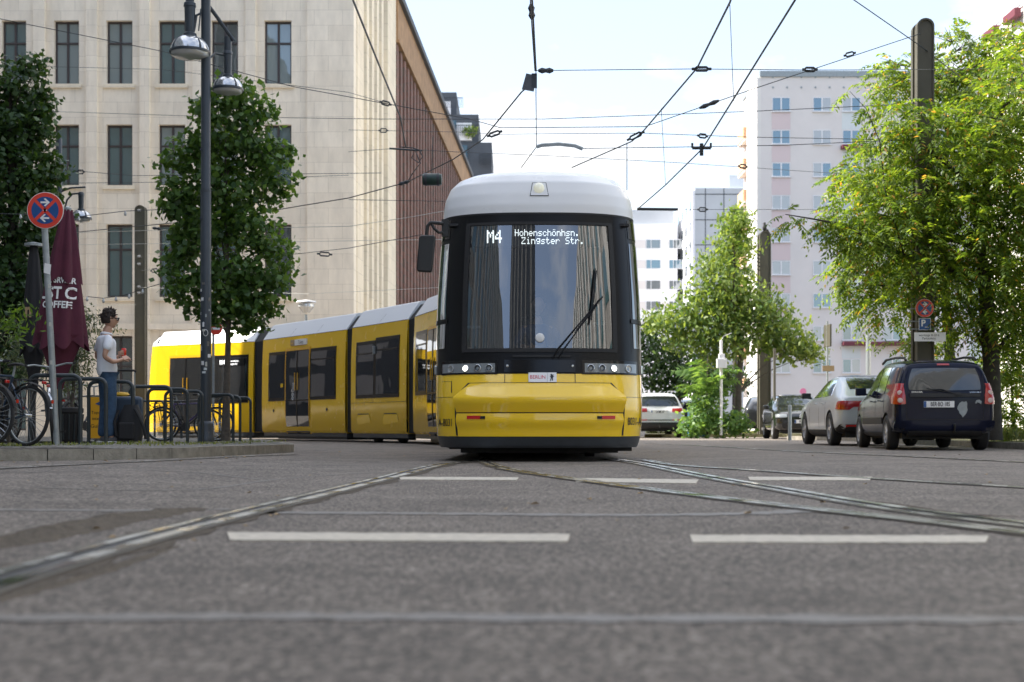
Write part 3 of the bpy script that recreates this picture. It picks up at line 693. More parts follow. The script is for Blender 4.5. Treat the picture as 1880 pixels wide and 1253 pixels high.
# ---------------------------------------------------------------- carriages
MP=[]   # near-side endpoints (world)
def section(name,A,B,kind,extra=0):
    """carriage along near side from A (tail) to B (head), body on the left-hand side away from the camera"""
    A=Vector(A);B=Vector(B); d=(B-A); L=d.length; ang=math.atan2(d.y,d.x)
    c=empty('carriage',(A.x-TX,A.y-TY,0),ang); c.parent=tram
    # near side is local y=0, body extends to +y; local x from 0 (tail) to L
    W=2.40
    prof=[(.06,.22),(.0,.30),(-.01,1.1),(0,2.2),(.035,3.0)]
    def side(z): 
        return float(np.interp(z,[q[1] for q in prof],[q[0] for q in prof]))
    def P(x,z,o=0): return (x,side(z)-o,z)
    mb=MB(); zs=[.235,.30,1.1,1.6,2.2,2.6,3.0]
    for s in(0,1):
        V=[]
        for z in zs:
            for x in (0,L): y=side(z); V.append((x,y if s==0 else W-y,z))
        mb.add(V,[(2*i,2*i+1,2*i+3,2*i+2) if s==0 else (2*i,2*i+2,2*i+3,2*i+1) for i in range(len(zs)-1)])
    for x in(0,L): mb.add([(x,side(.235),.235),(x,W-side(.235),.235),(x,W-.035,3.0),(x,.035,3.0)],[(0,1,2,3) if x else (3,2,1,0)])
    mb.build('body','yellow_dull',c,sm=40)
    mb=MB(); zs=[(.035,3.004),(.05,3.03),(.34,3.44),(.42,3.475),(.5,3.48)]
    V=[(x,y,z) for (y,z) in zs for x in(0,L)]+[(x,W-y,z) for (y,z) in zs[::-1] for x in(0,L)]
    k=len(zs)*2; mb.add(V,[(2*i,2*i+1,2*i+3,2*i+2) for i in range(k-1)]); 
    for x in(0,L): mb.add([(x,y,z) for y,z in zs]+[(x,W-y,z) for y,z in zs[::-1]],[tuple(range(k))])
    rf=mb.build('roof','roofgrey',c,sm=25)
    mb=MB()
    for fx in((.52,) if L<4.5 else (.36,.68)): mb.obox((L*fx,.195,3.235),.006,.19,.255,(R(0),0,0)); 
    for v in range(len(mb.v)):
        x,y,z=mb.v[v]; mb.v[v]=(x,.05+(z-3.03)/.41*.29-.004,min(3.44,max(3.03,z)))
    mb.add([P(0,3.0,.004),P(L,3.0,.004),P(L,3.012,.004),P(0,3.012,.004)],[(0,1,2,3)])
    mb.build('roof_seam','seam',rf)
    mb=MB(); mb.box(0.02,L-.02,.05,W-.05,.13,.236); mb.box(.5,L-.5,.3,W-.3,.05,.15) if kind!='bogie' else None; mb.build('skirt','skirt',c)
    if kind=='bogie':
        mb=MB()
        for x in(L*.28,L*.72):
            for y in(.35,W-.35): mb.lathe([(.29,-.06),(.3,-.04),(.3,.06)],(x,y,.30),20,'y')
        mb.box(L*.15,L*.85,.3,.5,.08,.25); mb.build('bogie','under',c)
    def win(x0,x1,z0,z1,split=True,curt=False):
        w=MB(); o=.014
        V=[];n=6
        def slab(x0,x1,z0,z1,o,mi,mb):
            zz=np.linspace(z0,z1,7); VV=[P(x,z,o) for z in zz for x in(x0,x1)]
            mb.add(VV,[(2*i,2*i+1,2*i+3,2*i+2) for i in range(6)],mi)
            st=len(mb.v)-14
            r=[0,1]+[2*i+1 for i in range(1,7)]+[12]+[2*i for i in range(5,0,-1)]
            b=[mb.v[st+i] for i in r]; k=len(b); mb.add(b+[(q[0],q[1]+o+.01,q[2]) for q in b],[(i,i+k,(i+1)%k+k,(i+1)%k) for i in range(k)],mi)
        slab(x0,x1,z0,z1,o,0,w); fr=w.build('window',['satin_black'],c)
        g=MB(); slab(x0+.07,x1-.07,z0+.09,z1-.09,o+.005,0,g); g.build('pane','tglass',fr)
        if split:
            g=MB(); slab(x0+.07,x1-.07,z1-.34,z1-.30,o+.012,0,g); g.build('window_bar','satin_black',fr)
        return fr
    def door(x0,x1,z0=.20,z1=2.66,logo=False):
        mb=MB(); w=.05
        def b(a0,a1,c0,c1,o,mi):
            zz=[c0+(c1-c0)*i/5 for i in range(6)]
            V=[P(x,z,o) for z in zz for x in(a0,a1)]; mb.add(V,[(2*i,2*i+1,2*i+3,2*i+2) for i in range(5)],mi)
            mb.add([P(a0,c0,o),P(a0,c1,o),P(a0,c1,0),P(a0,c0,0)],[(0,1,2,3)],mi); mb.add([P(a1,c0,o),P(a1,c1,o),P(a1,c1,0),P(a1,c0,0)],[(3,2,1,0)],mi)
        b(x0,x1,z0,z1,.010,0)
        b(x0,x0+w,z0,z1,.020,1); b(x1-w,x1,z0,z1,.020,1); b(x0,x1,z1-.07,z1,.020,1)
        dr=mb.build('door',['satin_black','orange'],c)
        xm=(x0+x1)/2
        for a0,a1 in((x0+w+.01,xm-.02),(xm+.02,x1-w-.01)):
            mb=MB(); b(a0,a1,z0+.05,z1-.09,.024,0); mb.build('door_leaf',['tglass'],dr)
        mb=MB(); b(x0+w+.01,x1-w-.01,1.14,1.18,.030,0)
        b(xm-.03,xm+.03,z0,z1-.07,.034,0); mb.build('door_seal',['satin_black'],dr)
        mb=MB(); mb.tube([P(xm-.09,1.45,.05),P(xm-.09,1.95,.05)],.012,6); mb.tube([P(xm+.09,1.45,.05),P(xm+.09,1.95,.05)],.012,6); mb.build('handle','orange',dr)
        if logo:
            mb=MB(); cx=xm-.26; 
            mb.tube([P(cx+.045*math.cos(a),1.33+.045*math.sin(a),.032) for a in np.linspace(0,2*PI,14)],.010,5); mb.tube([P(cx+.13+.045*math.cos(a)-.13,1.22+.045*math.sin(a),.032) for a in np.linspace(0,2*PI,14)],.010,5)
            mb.tube([P(cx-.06,1.42,.032),P(cx-.05,1.47,.032),P(cx+.02,1.48,.032),P(cx+.03,1.56,.032),P(cx+.03,1.66,.032),P(cx+.1,1.66,.032),P(cx+.1,1.52,.032),P(cx+.07,1.42,.032),P(cx-.06,1.42,.032)],.010,5)
            mb.build('stroller_symbol','signwhite',dr)
    s=L
    if kind=='door':
        win(.09*s,.30*s,1.16,2.60,split=False); door(.305*s,.605*s,logo=True); win(.61*s,.90*s,1.16,2.60)
        mb=MB()
        for x in(.155*s,.80*s): mb.tube([P(x,.88,.004),P(x,.88,.012)],.045,14)
        mb.build('round_badge','textblack',c)
        mb=MB(); mb.box(.42*s,.56*s,-.012,.03,2.735,2.90); t=mb.build('ticket_sign','signwhite',c)
        mb=MB(); text_on(mb,'Tickets',(.495*s,-.014+.001,2.81),.16,sx=.72); mb.build('sign_lettering','textblack',t)
        mb=MB(); mb.box(.37*s,.41*s,-.010,.03,2.74,2.9); mb.tube([(.39*s,-.016,2.80),(.39*s,-.008,2.80)],.028,12,1); mb.build('ticket_symbol',['gold','orange'],c)
        mb=MB(); mb.add([P(.255*s,1.55,.03),P(.285*s,1.55,.03),P(.285*s,1.66,.03),P(.255*s,1.66,.03)],[(0,1,2,3)]); mb.build('notice_sticker','yellow_dull',c)
    elif kind=='bogie':
        win(.10*s,.455*s,1.14,2.60); win(.46*s,.88*s,1.14,2.66)
        mb=MB()
        for x0,x1 in((.12*s,.36*s),(.60*s,.86*s)):
            q=[P(x0,.26,.012),P(x1,.26,.012),P(x1,.62,.012),P(x1-.08,.72,.012),P(x0+.08,.72,.012),P(x0,.62,.012)]
            q2=[(a,b+.02,c_) for a,b,c_ in q]; mb.add(q+q2,[(0,1,2,3,4,5)]+[(i,i+6,(i+1)%6+6,(i+1)%6) for i in range(6)])
            mb.build('wheel_hatch','yellow_dull',c,fixn=True); mb=MB()
        mb=MB()
        for x0,x1 in((.12*s,.36*s),(.60*s,.86*s)):
            q=[(x0-.02,.26),(x1+.02,.26),(x1+.02,.625),(x1-.07,.745),(x0+.07,.745),(x0-.02,.625)]; mb.add([P(a,b,.005) for a,b in q],[tuple(range(6))])
        mb.add([P(0,1.02,.004),P(L,1.02,.004),P(L,1.027,.004),P(0,1.027,.004)],[(0,1,2,3)])
        mb.build('hatch_seam','seam',c)
        mb=MB(); mb.obox((.455*s,-.035,2.35),.035,.03,.10); mb.build('side_camera','galv',c,bev=.01)
    elif kind=='door2':
        win(.05*s,.25*s,1.14,2.62); door(.262*s,.47*s); win(.55*s,.9*s,1.14,2.62)
    elif kind=='rear':
        win(.045*s,.09*s,1.3,2.5,False) if False else None
        door(.14*s,.50*s); win(.53*s,.95*s,1.14,2.62,False)
        mb=MB(); mb.box(.66*s,.92*s,-.03,-.02,2.28,2.50); sd=mb.build('side_display','gloss_black',c)
        mb=MB(); 
        for txt,x,z,px in(('M4',.675*s,2.47,.020),):
            xx=x
            for ch in txt:
                for r,row in enumerate(FONT[ch].split()):
                    for cc,bb in enumerate(row):
                        if bb=='1': mb.box(xx+cc*px,xx+(cc+1)*px,-.034,-.031,z-(r+1)*px,z-r*px)
                xx+=6*px
        for txt,x,z in(('Hohenschönhsn.',.80*s,2.43),('Zingster Str.',.80*s,2.34)): text_on(mb,txt,(.80*s+.05,-.033,z),.085,sx=.8)
        mb.build('display_lettering','led',sd)
        # rounded tail of the tram
        mb=MB(); rows=[(.24,.35),(1.1,.30),(2.2,.12),(3.0,-.02)]; V=[]
        K=10
        for z,e in rows:
            for k in range(K+1):
                a=-PI/2*0+PI*k/K; y=side(z)+(W-2*side(z))*(1-math.cos(a))/2; V.append((-(.55+e)*math.sin(a)**.6,y,z))
        mb.add(V,[(i*(K+1)+k,i*(K+1)+k+1,(i+1)*(K+1)+k+1,(i+1)*(K+1)+k) for i in range(len(rows)-1) for k in range(K)])
        mb.build('tail_body','yellow_dull',c,sm=50,fixn=True)
        mb=MB(); rows=[(3.0,.53,.035),(3.12,.45,.06),(3.3,.22,.22),(3.42,0.0,.36),(3.47,-.1,.5)]; V=[]
        for z,e,si in rows:
            for k in range(K+1):
                a=PI*k/K; V.append((-max(0,e)*math.sin(a)**.6,si+(W-2*si)*(1-math.cos(a))/2,z))
        mb.add(V,[(i*(K+1)+k,i*(K+1)+k+1,(i+1)*(K+1)+k+1,(i+1)*(K+1)+k) for i in range(len(rows)-1) for k in range(K)]); mb.build('tail_roof','roofgrey',c,sm=50,fixn=True)
        mb=MB(); V=[]
        for z,e in((1.3,.285),(2.7,.035)):
            for k in range(K+1):
                a=PI*k/K; V.append((-(.56+e)*math.sin(a)**.6-.01,side(z)+(W-2*side(z))*(1-math.cos(a))/2,z))
        mb.add(V,[(k,k+1,K+2+k,K+1+k) for k in range(1,K-1)]); mb.build('tail_window','tglass',c,fixn=True)
    return c,Vector((math.cos(ang),math.sin(ang),0)),L
def bellows(A,B,da,db):
    """ribbed black joint between near-side points A and B"""
    A=Vector((*A,0));B=Vector((*B,0)); mb=MB(); n=8; V=[]
    na=Vector((-da.y,da.x,0)); nb=Vector((-db.y,db.x,0))
    for i in range(n+1):
        t=i/n; p=A.lerp(B,t); nn=na.lerp(nb,t).normalized(); ins=.06+(.05 if i%2 else .0)
        for y,z in((ins,.25),(ins,3.0),(ins+.32,3.38),(.6,3.42),(1.8,3.42),(2.4-ins-.32,3.38),(2.4-ins,3.0),(2.4-ins,.25)):
            q=p+nn*y; V.append((q.x-TX,q.y-TY,z))
    mb.add(V,[(i*8+k,i*8+k+1,(i+1)*8+k+1,(i+1)*8+k) for i in range(n) for k in range(7)]); mb.build('bellows','rubber',tram,fixn=True)
pA=(-11.9+.45,46.1-.35);pB=(-7.89,43.4);pC=(-7.5,42.7);pD=(-4.46,38.06);pE=(-4.23,37.4);pF=(-2.55,34.4);pG=(-2.33,33.6);pH=(-.72,28.2);pI=(-.66,27.5);pJ=(-.915,19.0)
r1=section('rear',pA,pB,'rear'); r2=section('m',pC,pD,'door'); r3=section('b',pE,pF,'bogie'); r4=section('d',pG,pH,'door2'); r5=section('f',pI,pJ,'plain')
bellows(pB,pC,r1[1],r2[1]); bellows(pD,pE,r2[1],r3[1]); bellows(pF,pG,r3[1],r4[1]); bellows(pH,pI,r4[1],r5[1])
m=MB(); m.cyl((-.62,3.1,3.4),(-.62,3.1,3.86),.075,16); m.build('roof_antenna','galv',tram,sm=40,bev=.015)

# ================================================================= CARS
def car_body(name,st,parent,mats,sub=3):
    """st: (y,zlow,zbelt,ztop,w,wt,lean)"""
    mb=MB(); V=[]; n=len(st); K=None
    for (y,zl,zb,zt,w,wt,sh) in st:
        H=zt-zb
        half=[(0,zl),(w*.78,zl),(w*.965,zl+.07),(w,zl+(zb-zl)*.35),(w*.995,zl+(zb-zl)*.80),(w*.975,zb),(wt+(w*.97-wt)*.12,zt-H*.16),(wt*.90,zt-H*.02),(wt*.5,zt+.012),(0,zt+.018)]
        K=len(half)
        row=[]
        for x,z in half: row.append((x,y+sh*max(0,(z-zb)/max(H,.01)),z))
        full=row+[(-x,yy,z) for x,yy,z in row[-2:0:-1]]; V+=full
    k=2*K-2; Fc=[(i*k+j,i*k+(j+1)%k,(i+1)*k+(j+1)%k,(i+1)*k+j) for i in range(n-1) for j in range(k)]
    Fc+=[tuple(range(k-1,-1,-1)),tuple((n-1)*k+j for j in range(k))]
    mb.add(V,Fc)
    o=mb.build(name,mats,parent,fixn=True); s=o.modifiers.new('s','SUBSURF'); s.levels=sub; s.render_levels=sub
    me=o.data; 
    return o
def arches(o,ws,r,w,mt='under'):
    """cut wheel arches"""
    bake(o); o.data.shade_smooth()
    cut=MB()
    for y,z in ws:
        for s in(-1,1): cut.lathe([(r,-.16),(r,.22)],(s*(w-.08),y,z),32,'x')
    c=cut.build('cutter',mt,None,fixn=True)
    if o.parent: c.parent=o.parent
    bm=o.modifiers.new('b','BOOLEAN'); bm.object=c; bm.operation='DIFFERENCE'; bm.solver='EXACT'; bm.material_mode='TRANSFER'
    bake(o); bpy.data.objects.remove(c); o.data.set_sharp_from_angle(angle=R(50))
def wheel(par,x,y,r,w=.20,spokes=5,style=0,rimcol='rimsilver'):
    wh=empty('wheel',(x,y,r)); wh.parent=par; s=1 if x>0 else -1
    MB().lathe([(r*.62,w/2),(r*.9,w/2),(r*.985,w/2-.025),(r,w/2-.05),(r,-w/2+.05),(r*.985,-w/2+.025),(r*.9,-w/2),(r*.62,-w/2)],(0,0,0),40,'x',0,False).build('tyre','rubber',wh,sm=35)
    mb=MB(); xo=s*(w/2-.015)
    mb.lathe([(r*.68,xo),(r*.66,xo+s*.012),(r*.61,xo+s*.006),(r*.60,xo-s*.05)],(0,0,0),40,'x',0,False)
    mb.lathe([(r*.61,xo-s*.05),(.01,xo-s*.06)],(0,0,0),24,'x',1,False)
    for i in range(spokes):
        a=2*PI*i/spokes; c,n_=math.cos(a),math.sin(a); hw0,hw1=(.022,.035) if style==0 else (.03,.012)
        def q(rr,h,xx): return (xx,c*rr-n_*h,n_*rr+c*h)
        for sg in((0,) if style==0 else (0,)):
            V=[q(.03,-hw0,xo-s*.01),q(.03,hw0,xo-s*.01),q(r*.63,hw1,xo),q(r*.63,-hw1,xo)]+[q(.03,-hw0,xo-s*.05),q(.03,hw0,xo-s*.05),q(r*.63,hw1,xo-s*.04),q(r*.63,-hw1,xo-s*.04)]
            mb.add(V,[(0,1,2,3),(0,4,5,1),(1,5,6,2),(2,6,7,3),(3,7,4,0)])
    mb.lathe([(.055,xo-s*.02),(.045,xo+s*.004),(.001,xo+s*.006)],(0,0,0),16,'x',0,False)
    mb.build('rim',[rimcol,'under'],wh,sm=40,fixn=True); return wh
def plate(par,txt,c,w,h,sgn=-1,size=None,eu=True):
    mb=MB(); mb.obox(c,w/2,.006,h/2); p=mb.build('number_plate','signwhite',par,bev=.003)
    mb=MB(); y=c[1]+sgn*.008
    if eu:
        xa=c[0]-w/2*(1 if sgn<0 else -1); mb.box(min(xa,xa+.045*(-sgn)),max(xa,xa+.045*(-sgn)),min(y,y+.002),max(y,y+.002),c[2]-h/2+.004,c[2]+h/2-.004,0)
    mb.build('plate_band','signblue',p)
    mb=MB(); text_on(mb,txt,(c[0]+.02*(-sgn),y+.003*sgn,c[2]),size or h*.95,right=(-sgn,0,0),sx=.62,bold=.012)
    mb.build('plate_lettering','textblack',p)
M['navy']=mat('navy_metallic',(.004,.007,.024),.16,ior=1.33)
M['silver']=mat('silver_metallic',(.56,.60,.64),.3,coat=.5,metal=.1)
M['carwhite']=mat('white_car_paint',(.78,.79,.8),.25,coat=1)
M['carblack']=mat('black_car_paint',(.012,.013,.014),.2,coat=1)
M['carred']=mat('red_car_paint',(.35,.02,.02),.25,coat=1)
M['cardark']=mat('dark_grey_car_paint',(.03,.033,.038),.25,coat=1)
M['carglass']=darkglass('car_glass',(.02,.024,.026),.09,.06); M['rimsilver']=mat('wheel_rim_silver',(.50,.51,.53),.3,metal=.2,coat=.4)
M['plastic']=mat('black_car_plastic',(.018,.018,.019),.55)
M['taillight']=mat('tail_light_red',(.40,.008,.008),.15,coat=1)
M['tailclear']=mat('tail_light_clear',(.6,.45,.42),.2,coat=1)
# ---- navy estate car
def cast_side(b,x,y,z): pass
nv=empty('parked_car',(7.48,24.55,0),R(-4.2),'navy blue estate car with roof rails and plate BER BO 185, parked nearest the camera','car')
st=[(0.02,.42,.95,1.40,.70,.52,.12),(0.04,.34,.98,1.50,.82,.64,.15),(0.12,.27,1.0,1.545,.865,.68,.13),(.9,.22,.99,1.60,.875,.69,0),(1.9,.20,.98,1.62,.875,.68,0),(2.55,.20,.97,1.575,.875,.66,0),(3.3,.20,.96,1.02,.87,.72,.0),(3.45,.20,.95,.98,.865,.72,0),(4.05,.22,.86,.89,.84,.68,0),(4.36,.27,.74,.76,.77,.6,0),(4.44,.34,.62,.64,.68,.5,0)]
b=car_body('body',st,nv,['navy','under'])
WB=[(.78,.31),(3.62,.31)]; arches(b,WB,.36,.875); bv=bvh_of(b)
for s in(-1,1):
    for y,z in WB: wheel(nv,s*.775,y,.31,.2,9,1)
    for (q,nm) in (([(.28,1.00),(.98,1.0),(.99,1.475),(.42,1.455)],'side_window'),([(1.04,1.0),(1.78,.985),(1.78,1.49),(1.05,1.48)],'side_window'),([(1.84,.985),(2.95,1.0),(2.45,1.44),(1.84,1.49)],'side_window')):
        decal(nm,bv,q,'x',s,'carglass',nv,.005,10,.16)
    decal('side_moulding',bv,[(1.12,.46),(3.1,.46),(3.1,.58),(1.12,.58)],'x',s,'plastic',nv,.012,8,.05)
    decal('sill',bv,[(1.18,.245),(3.22,.245),(3.22,.32),(1.18,.32)],'x',s,'plastic',nv,.01,8,.05)
    # door seams
    for y0,y1 in((1.01,1.01),(1.81,1.81),(3.05,2.98)):
        decal('door_seam',bv,[(y0-.005,.34),(y0+.005,.34),(y1+.005,1.0),(y1-.005,1.0)],'x',s,'seam',nv,.002,6,0,.002)
    for y in(1.22,2.0):
        m=MB(); m.tube([(s*.885,y,.88),(s*.905,y+.03,.885),(s*.905,y+.13,.885),(s*.885,y+.16,.88)],.012,8); m.build('door_handle','navy',nv,sm=40)
    m=MB(); m.obox((s*.98,2.72,1.08),.10,.05,.075); m.obox((s*.89,2.75,1.03),.05,.02,.02); m.build('door_mirror','navy',nv,bev=.03,sm=40)
    m=MB(); m.tube([(s*.60,.35,1.575),(s*.60,.5,1.625),(s*.60,1.2,1.66),(s*.61,2.1,1.66),(s*.61,2.45,1.60)],.022,8); 
    m.build('roof_rail','lampglass' if False else 'plastic',nv,sm=40)
    # tail lights tall
    tl=decal('tail_light',bv,[(s*.66,.80),(s*.86,.80),(s*.83,1.16),(s*.70,1.16)] if s>0 else [(s*.86,.80),(s*.66,.80),(s*.70,1.16),(s*.83,1.16)],'y',-1,'taillight',nv,.02,10,.2,.05)
    decal('tail_light',bv,[(.03,.80),(.16,.80),(.14,1.16),(.05,1.16)],'x',s,'taillight',nv,.012,8,.1,.03)
    for zc,mt in((.87,'tailclear'),(1.0,'tailclear')):
        if tl:
            m=MB(); h=bv.ray_cast(Vector((s*.765,-5,zc)),Vector((0,1,0)))
            yy=h[0].y if h[0] else .05
            m.lathe([(.045,0),(.042,-.016),(.02,-.02)],(s*.765,yy-.016,zc),16,'y'); m.build('lamp',mt,tl,sm=40)
    decal('reflector',bv,[(s*.60-.08,.44),(s*.60+.08,.44),(s*.60+.08,.475),(s*.60-.08,.475)],'y',-1,'red',nv,.01,4,0,.02)
decal('rear_window',bv,[(-.64,1.04),(.64,1.04),(.56,1.43),(-.56,1.43)],'y',-1,'carglass',nv,.008,14,.18,.02)
decal('tailgate_strip',bv,[(-.60,.925),(.60,.925),(.60,.985),(-.60,.985)],'y',-1,'plastic',nv,.022,8,.1,.03)
decal('rear_bumper',bv,[(-.80,.28),(.80,.28),(.84,.52),(-.84,.52)],'y',-1,'navy',nv,.035,12,.1,.05)
decal('bumper_valance',bv,[(-.62,.27),(.62,.27),(.64,.36),(-.64,.36)],'y',-1,'plastic',nv,.045,8,.1,.03)
decal('brake_light',bv,[(-.11,1.475),(.11,1.475),(.10,1.505),(-.10,1.505)],'y',-1,'taillight',nv,.012,4,.1,.02)
for q in([(-.645,.535),(.645,.535),(.645,.542),(-.645,.542)],[(-.65,.54),(-.643,.54),(-.665,1.45),(-.672,1.45)],[(.643,.54),(.65,.54),(.672,1.45),(.665,1.45)]): decal('tailgate_seam',bv,q,'y',-1,'seam',nv,.004,8,0,.002)
h=bv.ray_cast(Vector((0,-5,.82)),Vector((0,1,0))); plate(nv,'BER·BO 185',(-.10,h[0].y-.025,.80),.52,.11,size=.105)
def ondecal(bv,name,s,c,size,mt,par,off=.012,sx=1,bold=0,poly=None):
    v,f=(textmesh(s,size,'CENTER',sx,bold) if s else (poly,[tuple(range(len(poly)))])); mb=MB(); V=[]
    for a,b_ in v:
        h=bv.ray_cast(Vector((c[0]+a,-5,c[1]+b_)),Vector((0,1,0))); V.append((c[0]+a,(h[0].y if h[0] else 0)-off,c[1]+b_))
    mb.add(V,f); return mb.build(name,mt,par)
ondecal(bv,'lettering','DACIA',(-.47,1.012),.045,'lampglass',nv,sx=1.4,bold=.02,off=.016)
ondecal(bv,'lettering','LOGAN MCV',(.52,1.008),.03,'lampglass',nv,sx=1.1,bold=.01,off=.016)
blob=[(-.06,-.02),(-.09,.02),(-.08,.07),(-.05,.12),(-.01,.15),(.03,.14),(.06,.155),(.08,.12),(.075,.05),(.085,0),(.06,-.06),(.02,-.11),(0,-.13),(-.02,-.09),(-.05,-.06)]
ondecal(bv,'sticker',None,(.30,.70),1,'galv',nv,off=.012,poly=[(a,b_) for a,b_ in blob])
ondecal(bv,'sticker',None,(.56,.82),1,'galv',nv,off=.012,poly=[(-.05,.0),(-.03,.05),(.02,.06),(.06,.03),(.05,-.02),(.02,-.0),(-.01,.015),(-.03,-.01)])
m=MB(); m.tube([(-.25,-.01,1.06),(-.05,-.04,1.065),(.12,-.04,1.0),(.26,-.035,.97)],.008,6); m.tube([(.10,-.02,1.0),(-.3,-.02,1.08)],.006,6); m.obox((.22,-.02,.985),.05,.03,.02)
for i,(x,y,z) in enumerate(m.v):
    h=bv.ray_cast(Vector((x,-5,z)),Vector((0,1,0))); m.v[i]=(x,y+.02+(h[0].y if h[0] else 0)-.02,z)
m.build('rear_wiper','plastic',nv)
m=MB(); m.tube([(.14,.1,.33),(.14,-.06,.33),(.14,-.09,.38),(.14,-.09,.42)],.016,8); m.lathe([(.001,.025),(.02,.018),(.025,0),(.02,-.018),(.001,-.025)],(.14,-.09,.44),12,'z'); m.build('tow_bar','plastic',nv,sm=40)
m=MB(); m.box(-.70,.70,.2,4.2,.20,.34); m.build('underbody','under',nv)
# ---- silver fastback behind it (further along the kerb)
sv=empty('parked_car',(7.78,29.9,0),R(-.5),'silver grey fastback saloon parked just ahead of the navy estate','car')
st=[(0.02,.44,.80,.92,.74,.60,0),(0.06,.34,.90,1.0,.86,.72,.02),(0.2,.27,.94,1.03,.915,.76,0),(.6,.20,.95,1.22,.93,.68,0),(1.25,.17,.95,1.42,.93,.62,0),(1.9,.17,.94,1.465,.93,.60,0),(2.5,.17,.93,1.44,.93,.60,0),(3.3,.17,.93,1.02,.93,.70,0),(3.5,.17,.92,.97,.925,.74,0),(4.2,.2,.85,.88,.90,.70,0),(4.52,.25,.70,.72,.82,.62,0),(4.6,.34,.6,.62,.72,.5,0)]
b=car_body('body',st,sv,['silver','under']); WB=[(.86,.345),(3.6,.345)]; arches(b,WB,.39,.93); bv=bvh_of(b)
for s in(-1,1):
    for y,z in WB: wheel(sv,s*.82,y,.345,.22,5,0)
    decal('side_window',bv,[(1.0,1.02),(1.95,1.0),(1.95,1.37),(1.35,1.34)],'x',s,'carglass',sv,.005,10,.12)
    decal('side_window',bv,[(2.0,1.0),(3.1,1.0),(2.62,1.33),(2.0,1.37)],'x',s,'carglass',sv,.005,10,.12)
    decal('wheel_trim',bv,[(1.3,.20),(3.15,.20),(3.15,.33),(1.3,.33)],'x',s,'plastic',sv,.008,8,.05)
    for y0 in(1.32,1.97,3.0): decal('door_seam',bv,[(y0-.005,.36),(y0+.005,.36),(y0+.005,.98),(y0-.005,.98)],'x',s,'seam',sv,.002,6,0,.002)
    for y in(1.45,2.15):
        m=MB(); m.tube([(s*.935,y,.87),(s*.95,y+.02,.875),(s*.95,y+.17,.875),(s*.935,y+.19,.87)],.010,8); m.build('door_handle','silver',sv,sm=40)
    m=MB(); m.obox((s*1.04,2.78,1.05),.10,.07,.06); m.obox((s*.95,2.8,1.0),.05,.02,.02); m.build('door_mirror','plastic',sv,bev=.03,sm=40)
    decal('tail_light',bv,[(s*.62-.26,.78),(s*.62+.26,.78),(s*.62+.26,.90),(s*.62-.26,.90)],'y',-1,'taillight',sv,.012,8,.1,.03)
    decal('tail_light',bv,[(.03,.72),(.30,.74),(.22,.88),(.03,.90)],'x',s,'taillight',sv,.012,8,.1,.03)
    decal('reflector',bv,[(s*.6-.14,.40),(s*.6+.14,.40),(s*.6+.14,.43),(s*.6-.14,.43)],'y',-1,'red',sv,.03,4,0,.03)
    decal('rear_arch_trim',bv,[(.03,.27),(.42,.22),(.42,.36),(.03,.42)],'x',s,'plastic',sv,.008,5,.05)
decal('light_bar',bv,[(-.40,.80),(.40,.80),(.40,.88),(-.40,.88)],'y',-1,'plastic',sv,.014,8,.05,.03)
decal('rear_bumper',bv,[(-.86,.28),(.86,.28),(.88,.44),(-.88,.44)],'y',-1,'plastic',sv,.02,10,.1,.04)
def topdecal(name,bv,c,mt,par,n=10,off=.006):
    mb=MB(); V=[]
    for j in range(n+1):
        for i in range(n+1):
            u,v=squircle(2*i/n-1,2*j/n-1,.15); u=(u+1)/2; v=(v+1)/2
            a=[(1-u)*(1-v)*c[0][k]+u*(1-v)*c[1][k]+u*v*c[2][k]+(1-u)*v*c[3][k] for k in(0,1)]
            h=bv.ray_cast(Vector((a[0],a[1],5)),Vector((0,0,-1))); V.append((a[0],a[1],h[0].z+off) if h[0] else (a[0],a[1],1))
    mb.add(V,[(j*(n+1)+i,j*(n+1)+i+1,(j+1)*(n+1)+i+1,(j+1)*(n+1)+i) for j in range(n) for i in range(n)]); return mb.build(name,mt,par,sm=40)
topdecal('rear_window',bv,[(-.60,.42),(.60,.42),(.50,1.25),(-.50,1.25)],'carglass',sv)
topdecal('windscreen',bv,[(-.52,2.62),(.52,2.62),(.68,3.3),(-.68,3.3)],'carglass',sv)
topdecal('glass_roof',bv,[(-.48,1.35),(.48,1.35),(.48,2.45),(-.48,2.45)],'carglass',sv)
topdecal('windscreen',bvh_of([c for c in nv.children if c.name.startswith('body')][0]),[(-.56,2.66),(.56,2.66),(.70,3.3),(-.70,3.3)],'carglass',nv)
m=MB(); m.box(-.72,.72,.2,4.3,.17,.32); m.build('underbody','under',sv)
sv.scale=(1,1,1.06)
